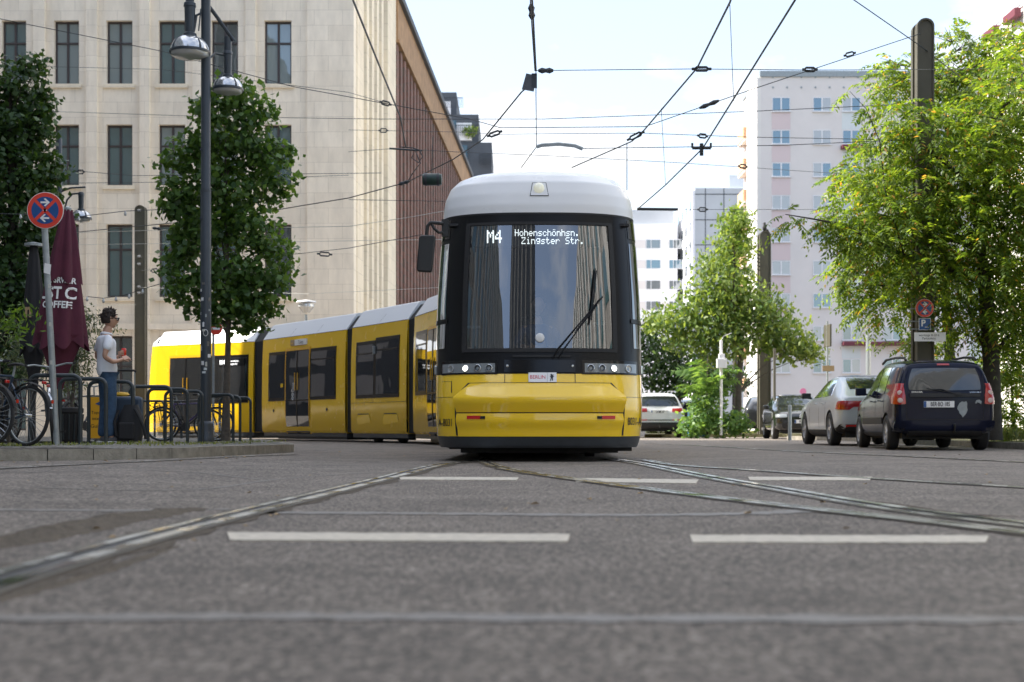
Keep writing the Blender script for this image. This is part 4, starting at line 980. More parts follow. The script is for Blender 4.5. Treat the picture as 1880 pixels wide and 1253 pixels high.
# ---- white SUV
wv=empty('parked_car',(5.28,50.8,0),R(2),'white suv with black lower bumper seen from behind beside the tram','car')
st=[(0.02,.50,.98,1.30,.74,.56,.18),(0.05,.38,1.02,1.50,.86,.62,.24),(.2,.30,1.03,1.58,.93,.66,.22),(.9,.25,1.02,1.63,.94,.67,0),(2.0,.24,1.0,1.66,.94,.67,0),(2.7,.24,.99,1.60,.94,.65,0),(3.4,.24,.98,1.06,.93,.74,0),(4.2,.26,.92,.96,.9,.7,0),(4.6,.34,.75,.78,.8,.6,0)]
b=car_body('body',st,wv,['carwhite','under'],2); WB=[(.85,.35),(3.55,.35)]; arches(b,WB,.4,.94); bv=bvh_of(b)
for s in(-1,1):
    for y,z in WB: wheel(wv,s*.83,y,.35,.22,5)
    decal('side_window',bv,[(.55,1.08),(2.9,1.05),(2.5,1.48),(.8,1.50)],'x',s,'carglass',wv,.005,8,.12)
    decal('tail_light',bv,[(s*.66-.22,.93),(s*.66+.22,.93),(s*.66+.20,1.06),(s*.66-.20,1.06)],'y',-1,'taillight',wv,.015,6,.1,.03)
    decal('reflector',bv,[(s*.66-.2,.63),(s*.66+.2,.63),(s*.66+.2,.66),(s*.66-.2,.66)],'y',-1,'red',wv,.015,4,0,.03)
    m=MB(); m.tube([(s*.62,.4,1.62),(s*.63,.7,1.69),(s*.63,2.2,1.72),(s*.62,2.5,1.66)],.02,8); m.build('roof_rail','lampglass',wv,sm=40)
    m=MB(); m.obox((s*1.05,2.8,1.12),.11,.05,.08); m.build('door_mirror','carwhite',wv,bev=.03,sm=40)
decal('rear_window',bv,[(-.72,1.14),(.72,1.14),(.60,1.50),(-.60,1.50)],'y',-1,'carglass',wv,.008,10,.15,.02)
decal('rear_bumper',bv,[(-.90,.32),(.90,.32),(.93,.56),(-.93,.56)],'y',-1,'plastic',wv,.02,10,.1,.05)
decal('bumper_strip',bv,[(-.9,.625),(.9,.625),(.9,.655),(-.9,.655)],'y',-1,'plastic',wv,.008,6,0,.02)
h=bv.ray_cast(Vector((0,-5,.95)),Vector((0,1,0))); plate(wv,'LH·ML 07',(0,h[0].y-.02,.93),.6,.13)
m=MB(); m.box(-.72,.72,.2,4.3,.24,.36); m.tube([(0,.1,.36),(0,-.06,.36),(0,-.06,.47)],.02,8); m.build('underbody','under',wv)
# ---- black car facing the camera, and two more behind the bollards
def small_car(loc,rz,label,mt,front=True):
    c=empty('parked_car',loc,rz,label,'car')
    st=[(0.02,.42,.66,.70,.68,.55,0),(0.1,.26,.80,.84,.84,.66,0),(.5,.22,.93,.97,.88,.70,0),(1.0,.2,.98,1.04,.89,.70,0),(1.75,.2,.98,1.44,.89,.60,0),(2.4,.2,.99,1.50,.89,.62,0),(3.4,.2,1.0,1.47,.89,.60,0),(4.0,.25,1.0,1.30,.86,.58,-.1),(4.15,.4,.98,1.1,.78,.5,-.15)]
    b=car_body('body',st,c,[mt,'under'],2); WB=[(.75,.32),(3.3,.32)]; arches(b,WB,.37,.89); bv=bvh_of(b)
    for s in(-1,1):
        for y,z in WB: wheel(c,s*.79,y,.32,.2,5)
        decal('side_window',bv,[(1.3,1.03),(3.6,1.05),(3.3,1.40),(1.8,1.38)],'x',s,'carglass',c,.005,8,.12)
        decal('headlight',bv,[(s*.66-.17,.70),(s*.66+.17,.70),(s*.66+.17,.80),(s*.66-.17,.80)],'y',-1,'tailclear' if not front else 'headlens',c,.012,5,.1,.03)
        m=MB(); m.obox((s*1.0,1.55,1.05),.10,.05,.07); m.build('door_mirror',mt,c,bev=.03,sm=40)
    topdecal('windscreen',bv,[(-.70,1.08),(.70,1.08),(.54,1.7),(-.54,1.7)],'carglass',c)
    decal('grille',bv,[(-.62,.36),(.62,.36),(.66,.52),(-.66,.52)],'y',-1,'plastic',c,.012,6,.1,.03)
    if front:
        m=MB()
        for z0 in(.70,.76): 
            for s in(-1,1): m.tube([(0,-.03,z0+.05),(s*.10,-.01,z0)],.012,5)
        m.build('emblem','lampglass',c)
        h=bv.ray_cast(Vector((0,-5,.56)),Vector((0,1,0))); plate(c,'B·AM 2041' if False else 'B·MS 752',(0,h[0].y-.02,.57),.50,.11)
    m=MB(); m.box(-.7,.7,.2,3.9,.2,.34); m.build('underbody','under',c)
    return c
small_car((9.3,45.5,0),R(-4),'black hatchback facing the camera behind the grey bollard','carblack')
small_car((13.3,51.5,0.12),R(165),'red and white car end showing behind the concrete pole','carred',False)
small_car((10.5,59.5,0.12),R(172),'dark grey car parked further back by the pale apartment block','cardark',False)
small_car((8.1,66,0.12),R(180),'dark car under the trees behind the feathery bush','cardark',False)

# ================================================================= BUILDINGS
YB=58.0
sb=empty('office_building',(0,0,0),0,'large limestone office building with tall bronze windows and long brick side','building')
kx=YB/F
def bx(px): return (px-CX)*kx
def bz(py): return CH+(HZ-py)*kx
wins=[(3,48),(99,145),(195,243),(291,340),(388,437),(485,535)]
XR=bx(650); XL=bx(-190)
allw=[(-189+0,-144),(-93,-48)]+wins
rowsz=[(bz(-32),bz(-150)),(bz(155),bz(38)),(bz(341),bz(229)),(bz(546),bz(412)),(.25,bz(617))]
TOP=22.0
w=MB(); D=.9
cols=sorted([(bx(a),bx(b)) for a,b in allw])
edges=[XL]+[v for c in cols for v in c]+[XR]
for i in range(0,len(edges),2):   # piers
    w.box(edges[i],edges[i+1],YB,YB+D,0,TOP)
for (a,b) in cols:
    z=0
    for (z0,z1) in sorted(rowsz):
        w.box(a,b,YB+.003,YB+D,z,z0); z=z1
    w.box(a,b,YB+.003,YB+D,z,TOP)
# pilaster projections
for i in range(0,len(edges),2):
    a,b=edges[i],edges[i+1]
    if b-a>1.5: continue
    w.box(a+.33,b-.33,YB-.16,YB-.002,0,TOP)
w.box(XR-1.9,XR,YB-.12,YB-.002,0,TOP)
w.box(XL,XR-1.95,YB-.22,YB-.165,4.35,4.6)
w.build('wall','stone',sb)
sl=MB()
for (a,b) in cols:
    for (z0,z1) in rowsz[:4]: sl.box(a-.12,b+.12,YB-.10,YB+.2,z0-.16,z0-.002); 
sl.build('window_sill','stone_side',sb)
# window prototype
def tallwin(x0,x1,z0,z1):
    fr=MB(); y=YB+.22; t=.075; W=x1-x0; H=z1-z0
    fr.box(0,t,0,.10,0,H); fr.box(W-t,W,0,.10,0,H); fr.box(t,W-t,0,.10,0,t); fr.box(t,W-t,0,.10,H-t,H)
    fr.box(W/2-.045,W/2+.045,-.01,.09,t,H-t)
    for q in((.66,) if H<3.1 else (.34,.68)): fr.box(t,W/2-.047,-.012,.088,H*q-.035,H*q+.035); fr.box(W/2+.047,W-t,-.012,.088,H*q-.035,H*q+.035)
    o=fr.build('window','wframe',sb,loc=(x0,y,z0))
    g=MB(); g.box(t*.5,W-t*.5,.05,.07,t*.5,H-t*.5); g.build('pane',random.choice(['wglass','wglass','wglass2','wglass3']),o)
    return o
for (a,b) in cols:
    if b<bx(-150): continue
    for (z0,z1) in rowsz:
        if z0>18: continue
        tallwin(a,b,z0,z1)
# side wall along the street: direction (.0425,1)
DS=.0425
def sx(Y): return XR+DS*(Y-YB)
ang=math.atan2(1,DS)
side=empty('side_front',(XR,YB,0),0)
def sbox(mb,Y0,Y1,d0,d1,z0,z1,m=0):   # d: depth inward (negative = proud)
    P=[]
    for z in(z0,z1):
        for (Y,d) in((Y0,d0),(Y1,d0),(Y1,d1),(Y0,d1)): P.append((sx(Y)-d,Y,z))
    mb.add(P,[(0,1,2,3),(4,7,6,5),(0,4,5,1),(1,5,6,2),(2,6,7,3),(3,7,4,0)],m)
Ya=lambda px:(XR-DS*YB)/((px-CX)/F-DS)
bpy.data.objects.remove(side)
w=MB(); y1=Ya(667); y2=Ya(712); y3=Ya(727)
sbox(w,YB+.91,y1,0,1.0,0,TOP); sbox(w,y2,y3,0,1.0,0,TOP)
ns=5; step=(y2-y1)/ns
for i in range(ns):
    ya=y1+i*step; sbox(w,ya,ya+step*.42,0.08,1.0,0,TOP-.002)
    zs=[0,4.6,8.9,12.9,17.1,21.4]
    for j in range(len(zs)-1): sbox(w,ya+step*.42,ya+step,.34,1.0,zs[j],zs[j]+1.5)
    sbox(w,ya+step*.42,ya+step,.34,1.0,21.0,TOP-.004)
w.build('side_wall','stone_side',sb,fixn=True)
for i in range(ns):
    ya=y1+i*step
    for j in range(5):
        z0=zs[j]+1.5; z1=zs[j+1] if j<4 else 21.0
        g=MB(); sbox(g,ya+step*.42,ya+step,.42,.5,z0,z1); g.build('window','curtain',sb,fixn=True)
# brick wing
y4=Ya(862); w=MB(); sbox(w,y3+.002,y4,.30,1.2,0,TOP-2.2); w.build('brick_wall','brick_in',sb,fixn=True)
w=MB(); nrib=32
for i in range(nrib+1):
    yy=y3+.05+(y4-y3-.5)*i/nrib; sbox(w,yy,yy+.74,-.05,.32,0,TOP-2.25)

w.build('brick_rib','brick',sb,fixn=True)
w=MB(); sbox(w,y3+.002,y4+.3,-.10,1.2,TOP-2.2,TOP); sbox(w,y3,y4+.4,-.30,1.2,TOP+.002,TOP+.35,1); sbox(w,y3+.002,y4+.3,-.18,-.102,TOP-2.2,TOP-2.05,0); w.build('frieze',['frieze','darkclad'],sb,fixn=True)
w=MB(); w.box(XL,XR+.1,YB-.2,YB+8,TOP+.002,TOP+.5); w.build('roof','stone_side',sb)
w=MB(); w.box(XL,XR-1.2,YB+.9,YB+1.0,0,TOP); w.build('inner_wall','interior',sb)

# dark terraced block beyond
tb=empty('terraced_building',(0,0,0),0,'dark grey stepped apartment block with roof terraces behind the brick building','building')
YT=150
def T(px,py): return at(px,py,YT)
w=MB()
for (p0,p1,top,bot) in((835,903,262,330),(822,878,204,262.1),(796,836,157,204.1)):
    a=T(p0-90,bot); c=T(p1,top); w.box(a[0],c[0],YT+(262-top)*.03,YT+14,a[2]-(12 if bot>300 else 0),c[2])
w.build('wall','darkclad',tb)
w=MB()
for (p0,p1,top,bot) in((800,826,180,203),(826,866,226,258)):
    a=T(p0,bot); c=T(p1,top); w.box(a[0],c[0],YT-.15+(262-bot)*.03,YT+.5+(262-bot)*.03,a[2],c[2])
w.build('white_panel','farwhite',tb)
for (p0,p1,top,bot) in((846,858,268,300),(829,838,222,250),(800,806,182,196)):
    a=T(p0,bot); c=T(p1,top); MB().box(a[0],c[0],YT-.25,YT+.1,a[2],c[2]).build('window','aptblue',tb)
for (p0,p1,z_) in((836,880,246),(880,902,300),(814,850,196)):
    m=MB(); a=T(p0,z_); c=T(p1,z_)
    for k in range(0,14): x=a[0]+(c[0]-a[0])*k/13; m.box(x-.02,x+.02,YT-.6,YT-.56,a[2]-.3,a[2]+.75)
    m.box(a[0],c[0],YT-.6,YT-.55,a[2]+.75,a[2]+.82); m.build('balcony_railing','wire',tb)
m=MB()
def leafcloud(c,r,n,s,seed=0):
    g=np.random.default_rng(seed+3); P=g.normal(size=(n,3)); P/=np.linalg.norm(P,axis=1)[:,None]; P*=(g.random(n)**.4)[:,None]; P=P*np.array(r)+np.array(c)
    return leafquads(P,g,s)
def leafquads(P,g,s,elong=1.6,droop=.0,nrm=None,jit=1.0):
    n=len(P); d=g.normal(size=(n,3)); d[:,2]-=droop; d/=np.linalg.norm(d,axis=1)[:,None]
    up=g.normal(size=(n,3))*jit
    if nrm is not None: up=up*.6+nrm
    else: up[:,2]+=.7
    sd=np.cross(d,up); sd/=np.linalg.norm(sd,axis=1)[:,None]+1e-9; nn=np.cross(sd,d)
    L=(s*(.6+.8*g.random(n)))[:,None]; w=L/elong/2
    V=np.stack([P-d*L*.5,P+sd*w-nn*w*.25+d*L*.05,P+d*L*.5-nn*L*.12,P-sd*w-nn*w*.25+d*L*.05],1).reshape(-1,3)
    Fq=np.arange(4*n).reshape(n,4); return V,Fq
V,Fq=leafcloud((T(864,243)[0],YT-.3,T(864,243)[2]),(.9,.5,.7),160,.35); npmesh('terrace_plant',V,Fq,'leafmid',tb)

# pale apartment block on the right
YA=122.0
ab=empty('apartment_block',(0,0,0),0,'pale nine-storey apartment block with pink panels under its windows','building')
XA=gx(1397,YA); zt=gz(131,YA); 
w=MB(); w.box(XA,XA+46,YA,YA+9,0,zt-.5); w.build('wall','aptwall',ab)
w=MB(); w.box(XA-.1,XA+46,YA-.12,YA+9.1,zt-.498,zt); w.build('roof','galv',ab)
w=MB(); w.box(XA-.35,XA-.003,YA+.003,YA+5.2,0,zt-.6); w.build('side_wall','aptside',ab)
w=MB()
for k in range(9):
    z=gz(205+60*k,YA)-1.2; w.box(XA-.6,XA-.002,YA+5.6,YA+8.8,z,z+1.05,1); w.box(XA-.55,XA-.01,YA+5.5,YA+8.9,z-.2,z-.003,0)
w.build('balcony',['aptside','orangebalc'],ab)
colsA=[1434,1509,1563,1638,1688,1742,1796,1850]
rnd=random.Random(4)
wf=None
def aptwin(x,z,gl):
    o=MB(); W,H=1.55,1.2
    o.box(-W/2,W/2,-.06,.02,0,.06);o.box(-W/2,W/2,-.06,.02,H-.06,H);
    for a in(-W/2,-.06,W/2-.06): o.box(a,a+.06 if a!=-.06 else .06,-.062,.02,.06,H-.06)
    o.box(-W/2-.06,W/2+.06,-.14,.0,-.07,-.003)
    o=o.build('window','winwhite',ab,loc=(x,YA,z))
    for s in(-1,1):
        g=MB(); a,b=(s*.06,s*(W/2-.06)); g.box(min(a,b),max(a,b),-.04,-.01,.06,H-.06); g.build('pane',gl if rnd.random()<.8 else 'curtain',o)
    return o
for ci,px in enumerate(colsA):
    for k in range(9):
        z=gz(205+60*k,YA); x=gx(px,YA)
        aptwin(x,z,'aptblue' if k<3 or rnd.random()<.25 else rnd.choice(['curtain','aptgrey','curtain']))
        if k<8 and ci%4 in(0,2,):
            MB().box(x-.80,x+.80,YA-.02,YA+.05,z-1.55,z-.09).build('panel','aptpink' if ci%4==0 else 'aptcyan',ab)
m=MB()
for r_ in(142,161):
    for k in range(16): 
        x=gx(1419+26*k,YA); z=gz(r_,YA); m.tube([(x,YA-.05,z),(x,YA+.01,z)],.09,8)
m.build('vent_hole','galv',ab)
for (p0,p1,py) in((1543,1592,272),(1545,1662,632),(1620,1660,300)):
    MB().box(gx(p0,YA),gx(p1,YA),YA-.75,YA-.02,gz(py+3.5,YA),gz(py-3.5,YA)).build('flower_box','awning',ab,bev=.03)
# distant tower and slab
YD=200.0
dt=empty('office_tower',(0,0,0),0,'blue grey panelled tower wall behind the leafy tree, white window side','building')
X0=gx(1276,YD);X1=gx(1364,YD);zt=gz(346,YD)
w=MB(); w.box(X0,X1+6,YD,YD+40,0,zt); w.build('wall','panelgrey',dt)
w=MB(); w.box(X0-.35,X0-.004,YD+.004,YD+40,0,zt-.3); w.build('side_wall','farwhite',dt)
m=MB()
for px in(1295,1329): m.box(gx(px,YD)-.05,gx(px,YD)+.05,YD-.03,YD+.02,0,zt)
for py in(357,404,450,497): m.box(X0,X1+6,YD-.034,YD+.02,gz(py,YD)-.05,gz(py,YD)+.05)
m.build('panel_joint','wire',dt)
MB().box(X0+.3,X1+6,YD+3,YD+20,zt+.002,zt+.7).build('roof','roofgrey',dt)
MB().box(gx(1338,YD+6),gx(1376,YD+6),YD+6,YD+14,zt+.7,gz(322,YD+6)).build('roof_housing','panelgrey',dt)
pw=None
for i in range(8):
    for k in range(11):
        if pw is None: pw=MB().box(-.06,.0,0,2.4,0,1.4).build('window','aptgrey',dt)
        o=pw if (i==0 and k==0) else pw.copy()
        if o is not pw: COL.objects.link(o)
        o.location=(X0-.356,YD+1+i*4.8,2+k*2.9)
sb2=empty('office_slab',(0,0,0),0,'bright white office block with rows of windows between tram and grey tower','building')
Xa=gx(1120,YD);Xb=gx(1262,YD);zt=gz(411,YD)
MB().box(Xa-12,Xb,YD+12,YD+30,0,gz(411,YD+12)).build('wall','farwhite',sb2)
MB().box(Xa-12,Xb-.5,YD+12.5,YD+26,gz(411,YD+12)+.002,gz(385,YD+12)).build('roof','panelgrey',sb2)
for r_,py in enumerate((441,478,516,554,592,630)):
    for px0,px1 in((1187,1212),(1229,1252),(1140,1160)):
        y_=YD+12; x0=gx(px0,y_);x1=gx(px1,y_); z0=gz(py+15,y_);z1=gz(py,y_)
        o=MB(); o.box(x0-.1,x1+.1,y_-.05,y_+.02,z0-.1,z1+.1); o=o.build('window','winwhite',sb2)
        g=MB(); g.box(x0,x0+(x1-x0)*.3,y_-.08,y_-.052,z0,z1); g.box(x0+(x1-x0)*.36,x1,y_-.08,y_-.052,z0,z1); g.build('pane','aptgrey' if (r_+px0)%3 else 'aptblue',o)
        g=MB(); g.box(x0-1.9,x0-.15,y_-.03,y_+.02,z0,z1); g.build('panel','aptwall',sb2)
# tall block at top right
rb=empty('apartment_tower',(0,0,0),0,'white apartment tower with red balcony boxes above the right-hand tree','building')
XT=22.0
MB().box(XT,XT+10,40,66,0,29).build('wall','aptside',rb)
for k in range(3):
    for j in range(3):
        y=64.6-j*2.7; z=15.6+k*2.9
        o=MB(); o.box(XT-.06,XT+.02,y-.7,y+.7,z,z+1.5); o=o.build('window','winwhite',rb); MB().box(XT-.09,XT-.062,y-.6,y+.6,z+.1,z+1.4).build('pane','curtain',o)
        if j in(0,1) and k==1: MB().box(XT-.40,XT-.1,y-.75,y+.75,z-.45,z-.06).build('flower_box','awning',rb,bev=.04)
street_gap=1
# buildings behind and beside the camera that shade the street and show in the windscreen
M['street_stone']=mat('street_stone',(.26,.25,.235),.85,var=.15,vscale=1)
M['street_trim']=mat('street_trim',(.42,.41,.39),.8,var=.15,vscale=1)
def street_block(x0,x1,y0,y1,h,label,mt,face,sp_=3.2,wd=1.6):
    b=empty('street_building',(0,0,0),0,label,'building'); MB().box(x0,x1,y0,y1,0,h).build('wall',mt,b)
    X=x1 if face>0 else x0; n=int((y1-y0)/sp_); m=MB(); m2=MB()
    for i in range(n):
        y=y0+1+i*sp_; 
        for k in range(int(h/3.8)): m.box(min(X,X+face*.05),max(X,X+face*.05),y,y+wd,1.2+k*3.8,3.7+k*3.8)
        m2.box(min(X,X+face*.5),max(X,X+face*.5),y+wd+.3,y+sp_-.3,0,h-1)
    m.build('window','wglass',b); m2.build('pilaster','street_trim',b); return b
street_block(-36,-16.6,-60,44.3,27,'limestone office front facing the tram from across the square','street_stone',1,3.0,1.7)
street_block(15,36,-60,12,24,'dark clad office front facing the tram from the other side','street_stone',-1,3.4,1.6)

b=empty('street_building',(0,0,0),0,'unseen dark tower behind the camera, added for the windscreen reflection','building'); MB().box(-16,.6,-75,-62,0,95).build('wall','darkclad',b); m=MB()  # unseen tower, added and sized to darken half of the windscreen reflection
for i in range(6): m.box(-15+i*2.7,-14.2+i*2.7,-62,-61.7,0,94)
m.build('pilaster','street_stone',b)
b=empty('street_building',(0,0,0),0,'unseen dark block left of the view, added to darken the tram side reflections','building'); MB().box(-70,-46,30,78,0,20).build('wall','darkclad',b); m=MB()  # unseen block, added to keep open sky out of the tram window reflections
for i in range(12):
    for k in range(5): m.box(-46,-45.95,31.5+i*4,34+i*4,1.5+k*3.7,3.9+k*3.7)
m.build('window','curtain',b)
# ================================================================= TREES AND PLANTS
def pinnate(C,D,g,L=.42,k=9,ll=.12,lw=.036):
    """compound leaves: centres C, outward directions D"""
    n=len(C); D=D/np.linalg.norm(D,axis=1)[:,None]; up=np.tile([0,0,1.],(n,1)); S=np.cross(D,up); S/=np.linalg.norm(S,axis=1)[:,None]+1e-6
    N=np.cross(S,D); Ls=(L*(.6+.7*g.random(n)))[:,None]; Vs=[]
    roll=g.normal(size=n)[:,None]*.45; S2=S*np.cos(roll)+N*np.sin(roll); N2=N*np.cos(roll)-S*np.sin(roll)
    for i in range(k):
        t=(i+.7)/k; P=C+D*Ls*t-np.array([0,0,1.])*Ls*(t*t)*.45
        for s in(-1,1):
            d=S2*s*.85+D*.45-N2*.15+g.normal(size=(n,3))*.16; d[:,2]-=.25; d/=np.linalg.norm(d,axis=1)[:,None]
            w=np.cross(d,N2+g.normal(size=(n,3))*.25); w/=np.linalg.norm(w,axis=1)[:,None]+1e-6
            l=ll*(1-.45*abs(t-.45))*(.8+.4*g.random(n))[:,None]; a=lw*(.8+.4*g.random(n))[:,None]*.5
            Vs.append(np.stack([P,P+d*l*.42+w*a,P+d*l-np.array([0,0,.12])*l,P+d*l*.42-w*a],1))
    V=np.concatenate(Vs,0).reshape(-1,3); return V,np.arange(len(V)).reshape(-1,4)
def clumps(cl,g,dens,surf=.55):
    """cl: list of (c,r) ellipsoids -> points, outward dirs"""
    P=[];D=[]
    for c,r in cl:
        r=np.array(r,float); vol=(r[0]*r[1]*r[2])**(2/3); n=max(3,int(dens*vol)); d=g.normal(size=(n,3)); d/=np.linalg.norm(d,axis=1)[:,None]
        q=(g.random(n)**(surf*.6))[:,None]; P.append(np.array(c)+d*q*r); D.append(d)
    return np.concatenate(P),np.concatenate(D)
def tree(label,base,trunk,limbs,cl,leaf,kind,dens,size,r0=.14,bark='bark',seed=1,group=None,cat='tree',name='tree',extra=None,sub=10):
    t=empty(name,base,0,label,cat,group); g=np.random.default_rng(seed); B=Vector(base); mb=MB()
    pts=[Vector(p)-B for p in trunk]; k=len(pts); mb.tube(pts,[r0*(1.25 if i==0 else 1)*(1-.62*i/(k-1)) for i in range(k)],12)
    rr=random.Random(seed)
    for (c,r) in cl[:limbs]:
        e=Vector(c)-B; i=min(range(1,k),key=lambda i:(pts[i]-e).length+ (3 if pts[i].z>e.z else 0)); s=pts[i]; mid=s.lerp(e,.5)+Vector((rr.uniform(-.2,.2),rr.uniform(-.2,.2),.15))
        ks=min(1,r[2]/.6)*min(1,2.2/(e-s).length+.25); mb.tube([s,s.lerp(mid,.5)+Vector((0,0,.05)),mid,e],[r0*.36*ks,r0*.28*ks,r0*.18*ks,r0*.05*ks],7)
        for _ in range(5):
            q=e+Vector((rr.uniform(-1,1)*r[0],rr.uniform(-1,1)*r[1],rr.uniform(-.8,.9)*r[2])); mb.tube([mid.lerp(e,.5),q],[r0*.08,r0*.025],5)
    for ex in (extra or []): mb.tube([Vector(at(*p[:3]))-B for p in ex],[p[3] for p in ex],6)
    mb.build('trunk',bark,t,sm=50)
    P,D=clumps(cl,g,dens); P=P-np.array(base)
    if kind=='pinnate':
        D2=D*.9+g.normal(size=D.shape)*.45; D2[:,2]=D2[:,2]*.5-.05; V,Fq=pinnate(P,D2,g,size*3.6,8,size,size*.33)
    else:
        # small twigs, each with a few leaves round it
        K=sub; n=len(P); o=g.normal(size=(n,K,3))*size*(1.0 if kind=='broad' else 1.15); o[:,:,2]*=.6; PP=(P[:,None,:]+o).reshape(-1,3); DD=np.repeat(D,K,0)
        if kind=='broad': nr=DD*.7; nr[:,2]+=.8; V,Fq=leafquads(PP,g,size,1.12,.35,nr*1.2)
        elif kind=='slim': V,Fq=leafquads(PP,g,size,3.4,.5,None)
        else: V,Fq=leafquads(PP,g,size,2.1,.75,DD*.8+np.array([0,0,.6]))
    npmesh('crown',V,Fq,leaf,t); return t
def C(px,py,Y,rx,ry,ryd=None): # ellipsoid from photo footprint at a given distance
    k=Y/F; return (at(px,py,Y),(rx*k,(ryd if ryd else (rx+ry)/2*k),ry*k))
# maple in front of the tram
Y=26.2; bz0=.15; cl=[C(430,175,Y,55,30),C(385,205,Y,45,35),C(470,215,Y,45,40),C(420,260,Y,85,55),C(350,285,Y,50,45),C(490,290,Y,52,45),C(335,350,Y,45,45),C(420,345,Y,80,60),C(500,350,Y,40,35),
 C(370,420,Y,70,55),C(455,415,Y,70,55),C(335,465,Y,38,45),C(500,455,Y,42,35),C(345,530,Y,48,42),C(420,510,Y,75,55),C(490,505,Y,55,38),C(395,575,Y,50,28),C(480,560,Y,45,30),C(440,555,Y,60,45),C(330,385,Y,38,35),C(460,600,Y,35,18),C(310,500,Y,18,18),C(305,300,Y,14,14),C(535,330,Y,10,12),C(520,270,Y,16,16),C(535,490,Y,12,12),C(440,150,Y,18,10)]
cl=[(c,(r[0]*.86,r[1]*.8,r[2]*.84)) for c,r in cl]; x0=gx(414,Y); tree('young maple with dense dark green oval crown beside the lamp post',(x0,Y,bz0),[(x0,Y,bz0),(x0+.02,Y,1.0),(x0+.05,Y,2.0),(x0+.03,Y,3.2),(x0,Y,5.0)],16,cl,'leafmaple','broad',330,.12,.075,seed=3,extra=None,sub=8)
m_=M
# dark ivy-clad trees at far left
Y=30; cl=[C(20,160,Y,45,45),C(60,125,Y,25,30),C(20,240,Y,75,60),C(65,220,Y,30,50),C(25,330,Y,85,70),C(80,320,Y,35,60),C(20,430,Y,80,70),C(85,420,Y,35,55),C(20,530,Y,85,60),C(85,510,Y,40,55),C(30,600,Y,80,55),C(75,180,Y,20,25),C(-50,300,Y,60,160),C(-50,520,Y,60,110),C(95,470,Y,25,50),C(10,660,Y,70,40)]
x0=gx(15,Y); tree('tall dark green tree filling the left edge behind the closed umbrellas',(x0,Y,.14),[(x0,Y,.1),(x0,Y,2.5),(x0+.1,Y,5),(x0,Y,7.6)],12,cl,'leafdark','broad',240,.12,.16,'barkdark',seed=5,sub=10)
Y=17.2; cl=[C(6,560,Y,12,12),C(12,585,Y,13,14),C(-2,605,Y,18,20),C(2,575,Y,12,20)]; x0=gx(-10,Y)
tree('bright green bamboo-like shrub at the left edge above the bikes',(x0,Y+.5,.2),[(x0,Y+.5,.2),(x0,Y+.2,.9),(x0+.05,Y,1.4)],4,[(tuple(np.array(c)+[0,.4,0]),r) for c,r in cl],'leafbamboo','slim',620,.10,.02,seed=6,name='shrub',cat='shrub',sub=8)
Y=22.6; cl=[C(135,545,Y,12,25),C(150,600,Y,28,38),C(125,640,Y,30,40),C(155,660,Y,24,30),C(110,670,Y,28,35),C(178,588,Y,12,14),C(140,585,Y,22,30),C(125,700,Y,35,28),C(50,660,Y,40,40),C(60,620,Y,30,30),C(215,606,Y,6,5)]
x0=gx(132,Y); tree('silvery olive shrub between the maroon umbrella and the standing man',(x0,Y,.18),[(x0,Y,.18),(x0,Y,.7),(x0+.05,Y,1.4),(x0+.1,Y,2.1)],8,cl,'leafolive','slim',620,.075,.04,seed=7,name='shrub',cat='shrub',sub=11)
# right: big ailanthus trees
def rtree(label,Y,cl,bx_,dens,size,seed,leaf='leafail',kind='pinnate',r0=.17,lean=0,limbs=14,extra=None):
    x0=gx(bx_,Y); tp=max(c[0][2] for c in cl)-1.2
    return tree(label,(x0,Y,.17),[(x0,Y,.15),(x0+.02,Y,1.6),(x0-.1+lean*.3,Y,3.2),(x0-.15+lean*.6,Y+.1,tp*.65),(x0+lean,Y,tp)],limbs,cl,leaf,kind,dens,size,r0,'barkdark',seed,extra=extra)
Y=27.5; a=[C(1790,400,Y,110,90,1.3),C(1870,330,Y,90,100,1.4),C(1740,500,Y,95,70,1.2),C(1850,500,Y,100,90,1.3),C(1790,580,Y,60,40,1.0),C(1870,600,Y,50,50,1),C(1840,220,Y,90,70,1.2),C(1900,150,Y,80,80,1.2),C(1650,440,Y,90,60,1.0),C(1700,350,Y,90,60,1.0),C(1600,390,Y,60,45,.8),
  C(1570,430,Y,50,40,.6),C(1540,400,Y,35,22,.4),C(1500,400,Y,22,10,.25),C(1465,408,Y,26,8,.2),C(1440,392,Y,14,5,.15),C(1590,330,Y,40,25,.5),C(1620,250,Y,30,28,.5),C(1650,215,Y,40,32,.6),C(1700,250,Y,55,45,.8),C(1590,195,Y,16,10,.2),C(1560,168,Y,9,5,.15),C(1780,300,Y,80,70,1.1),C(1880,440,Y,60,80,1.2)]
rtree('big leafy tree with drooping compound leaves over the navy estate car',Y,a,1818,250,.135,21,r0=.19,limbs=11,extra=[[(1812,520,27.5,.09),(1740,490,27.5,.07),(1660,470,27.4,.05),(1600,440,27.3,.035),(1545,412,27.2,.025),(1490,402,27.1,.016),(1442,394,27.0,.008)],[(1660,470,27.4,.02),(1625,350,27.3,.015),(1615,260,27.2,.011),(1590,200,27.1,.007),(1560,168,27.0,.004)],[(1812,420,27.5,.08),(1770,330,27.5,.06),(1700,270,27.4,.03)]])
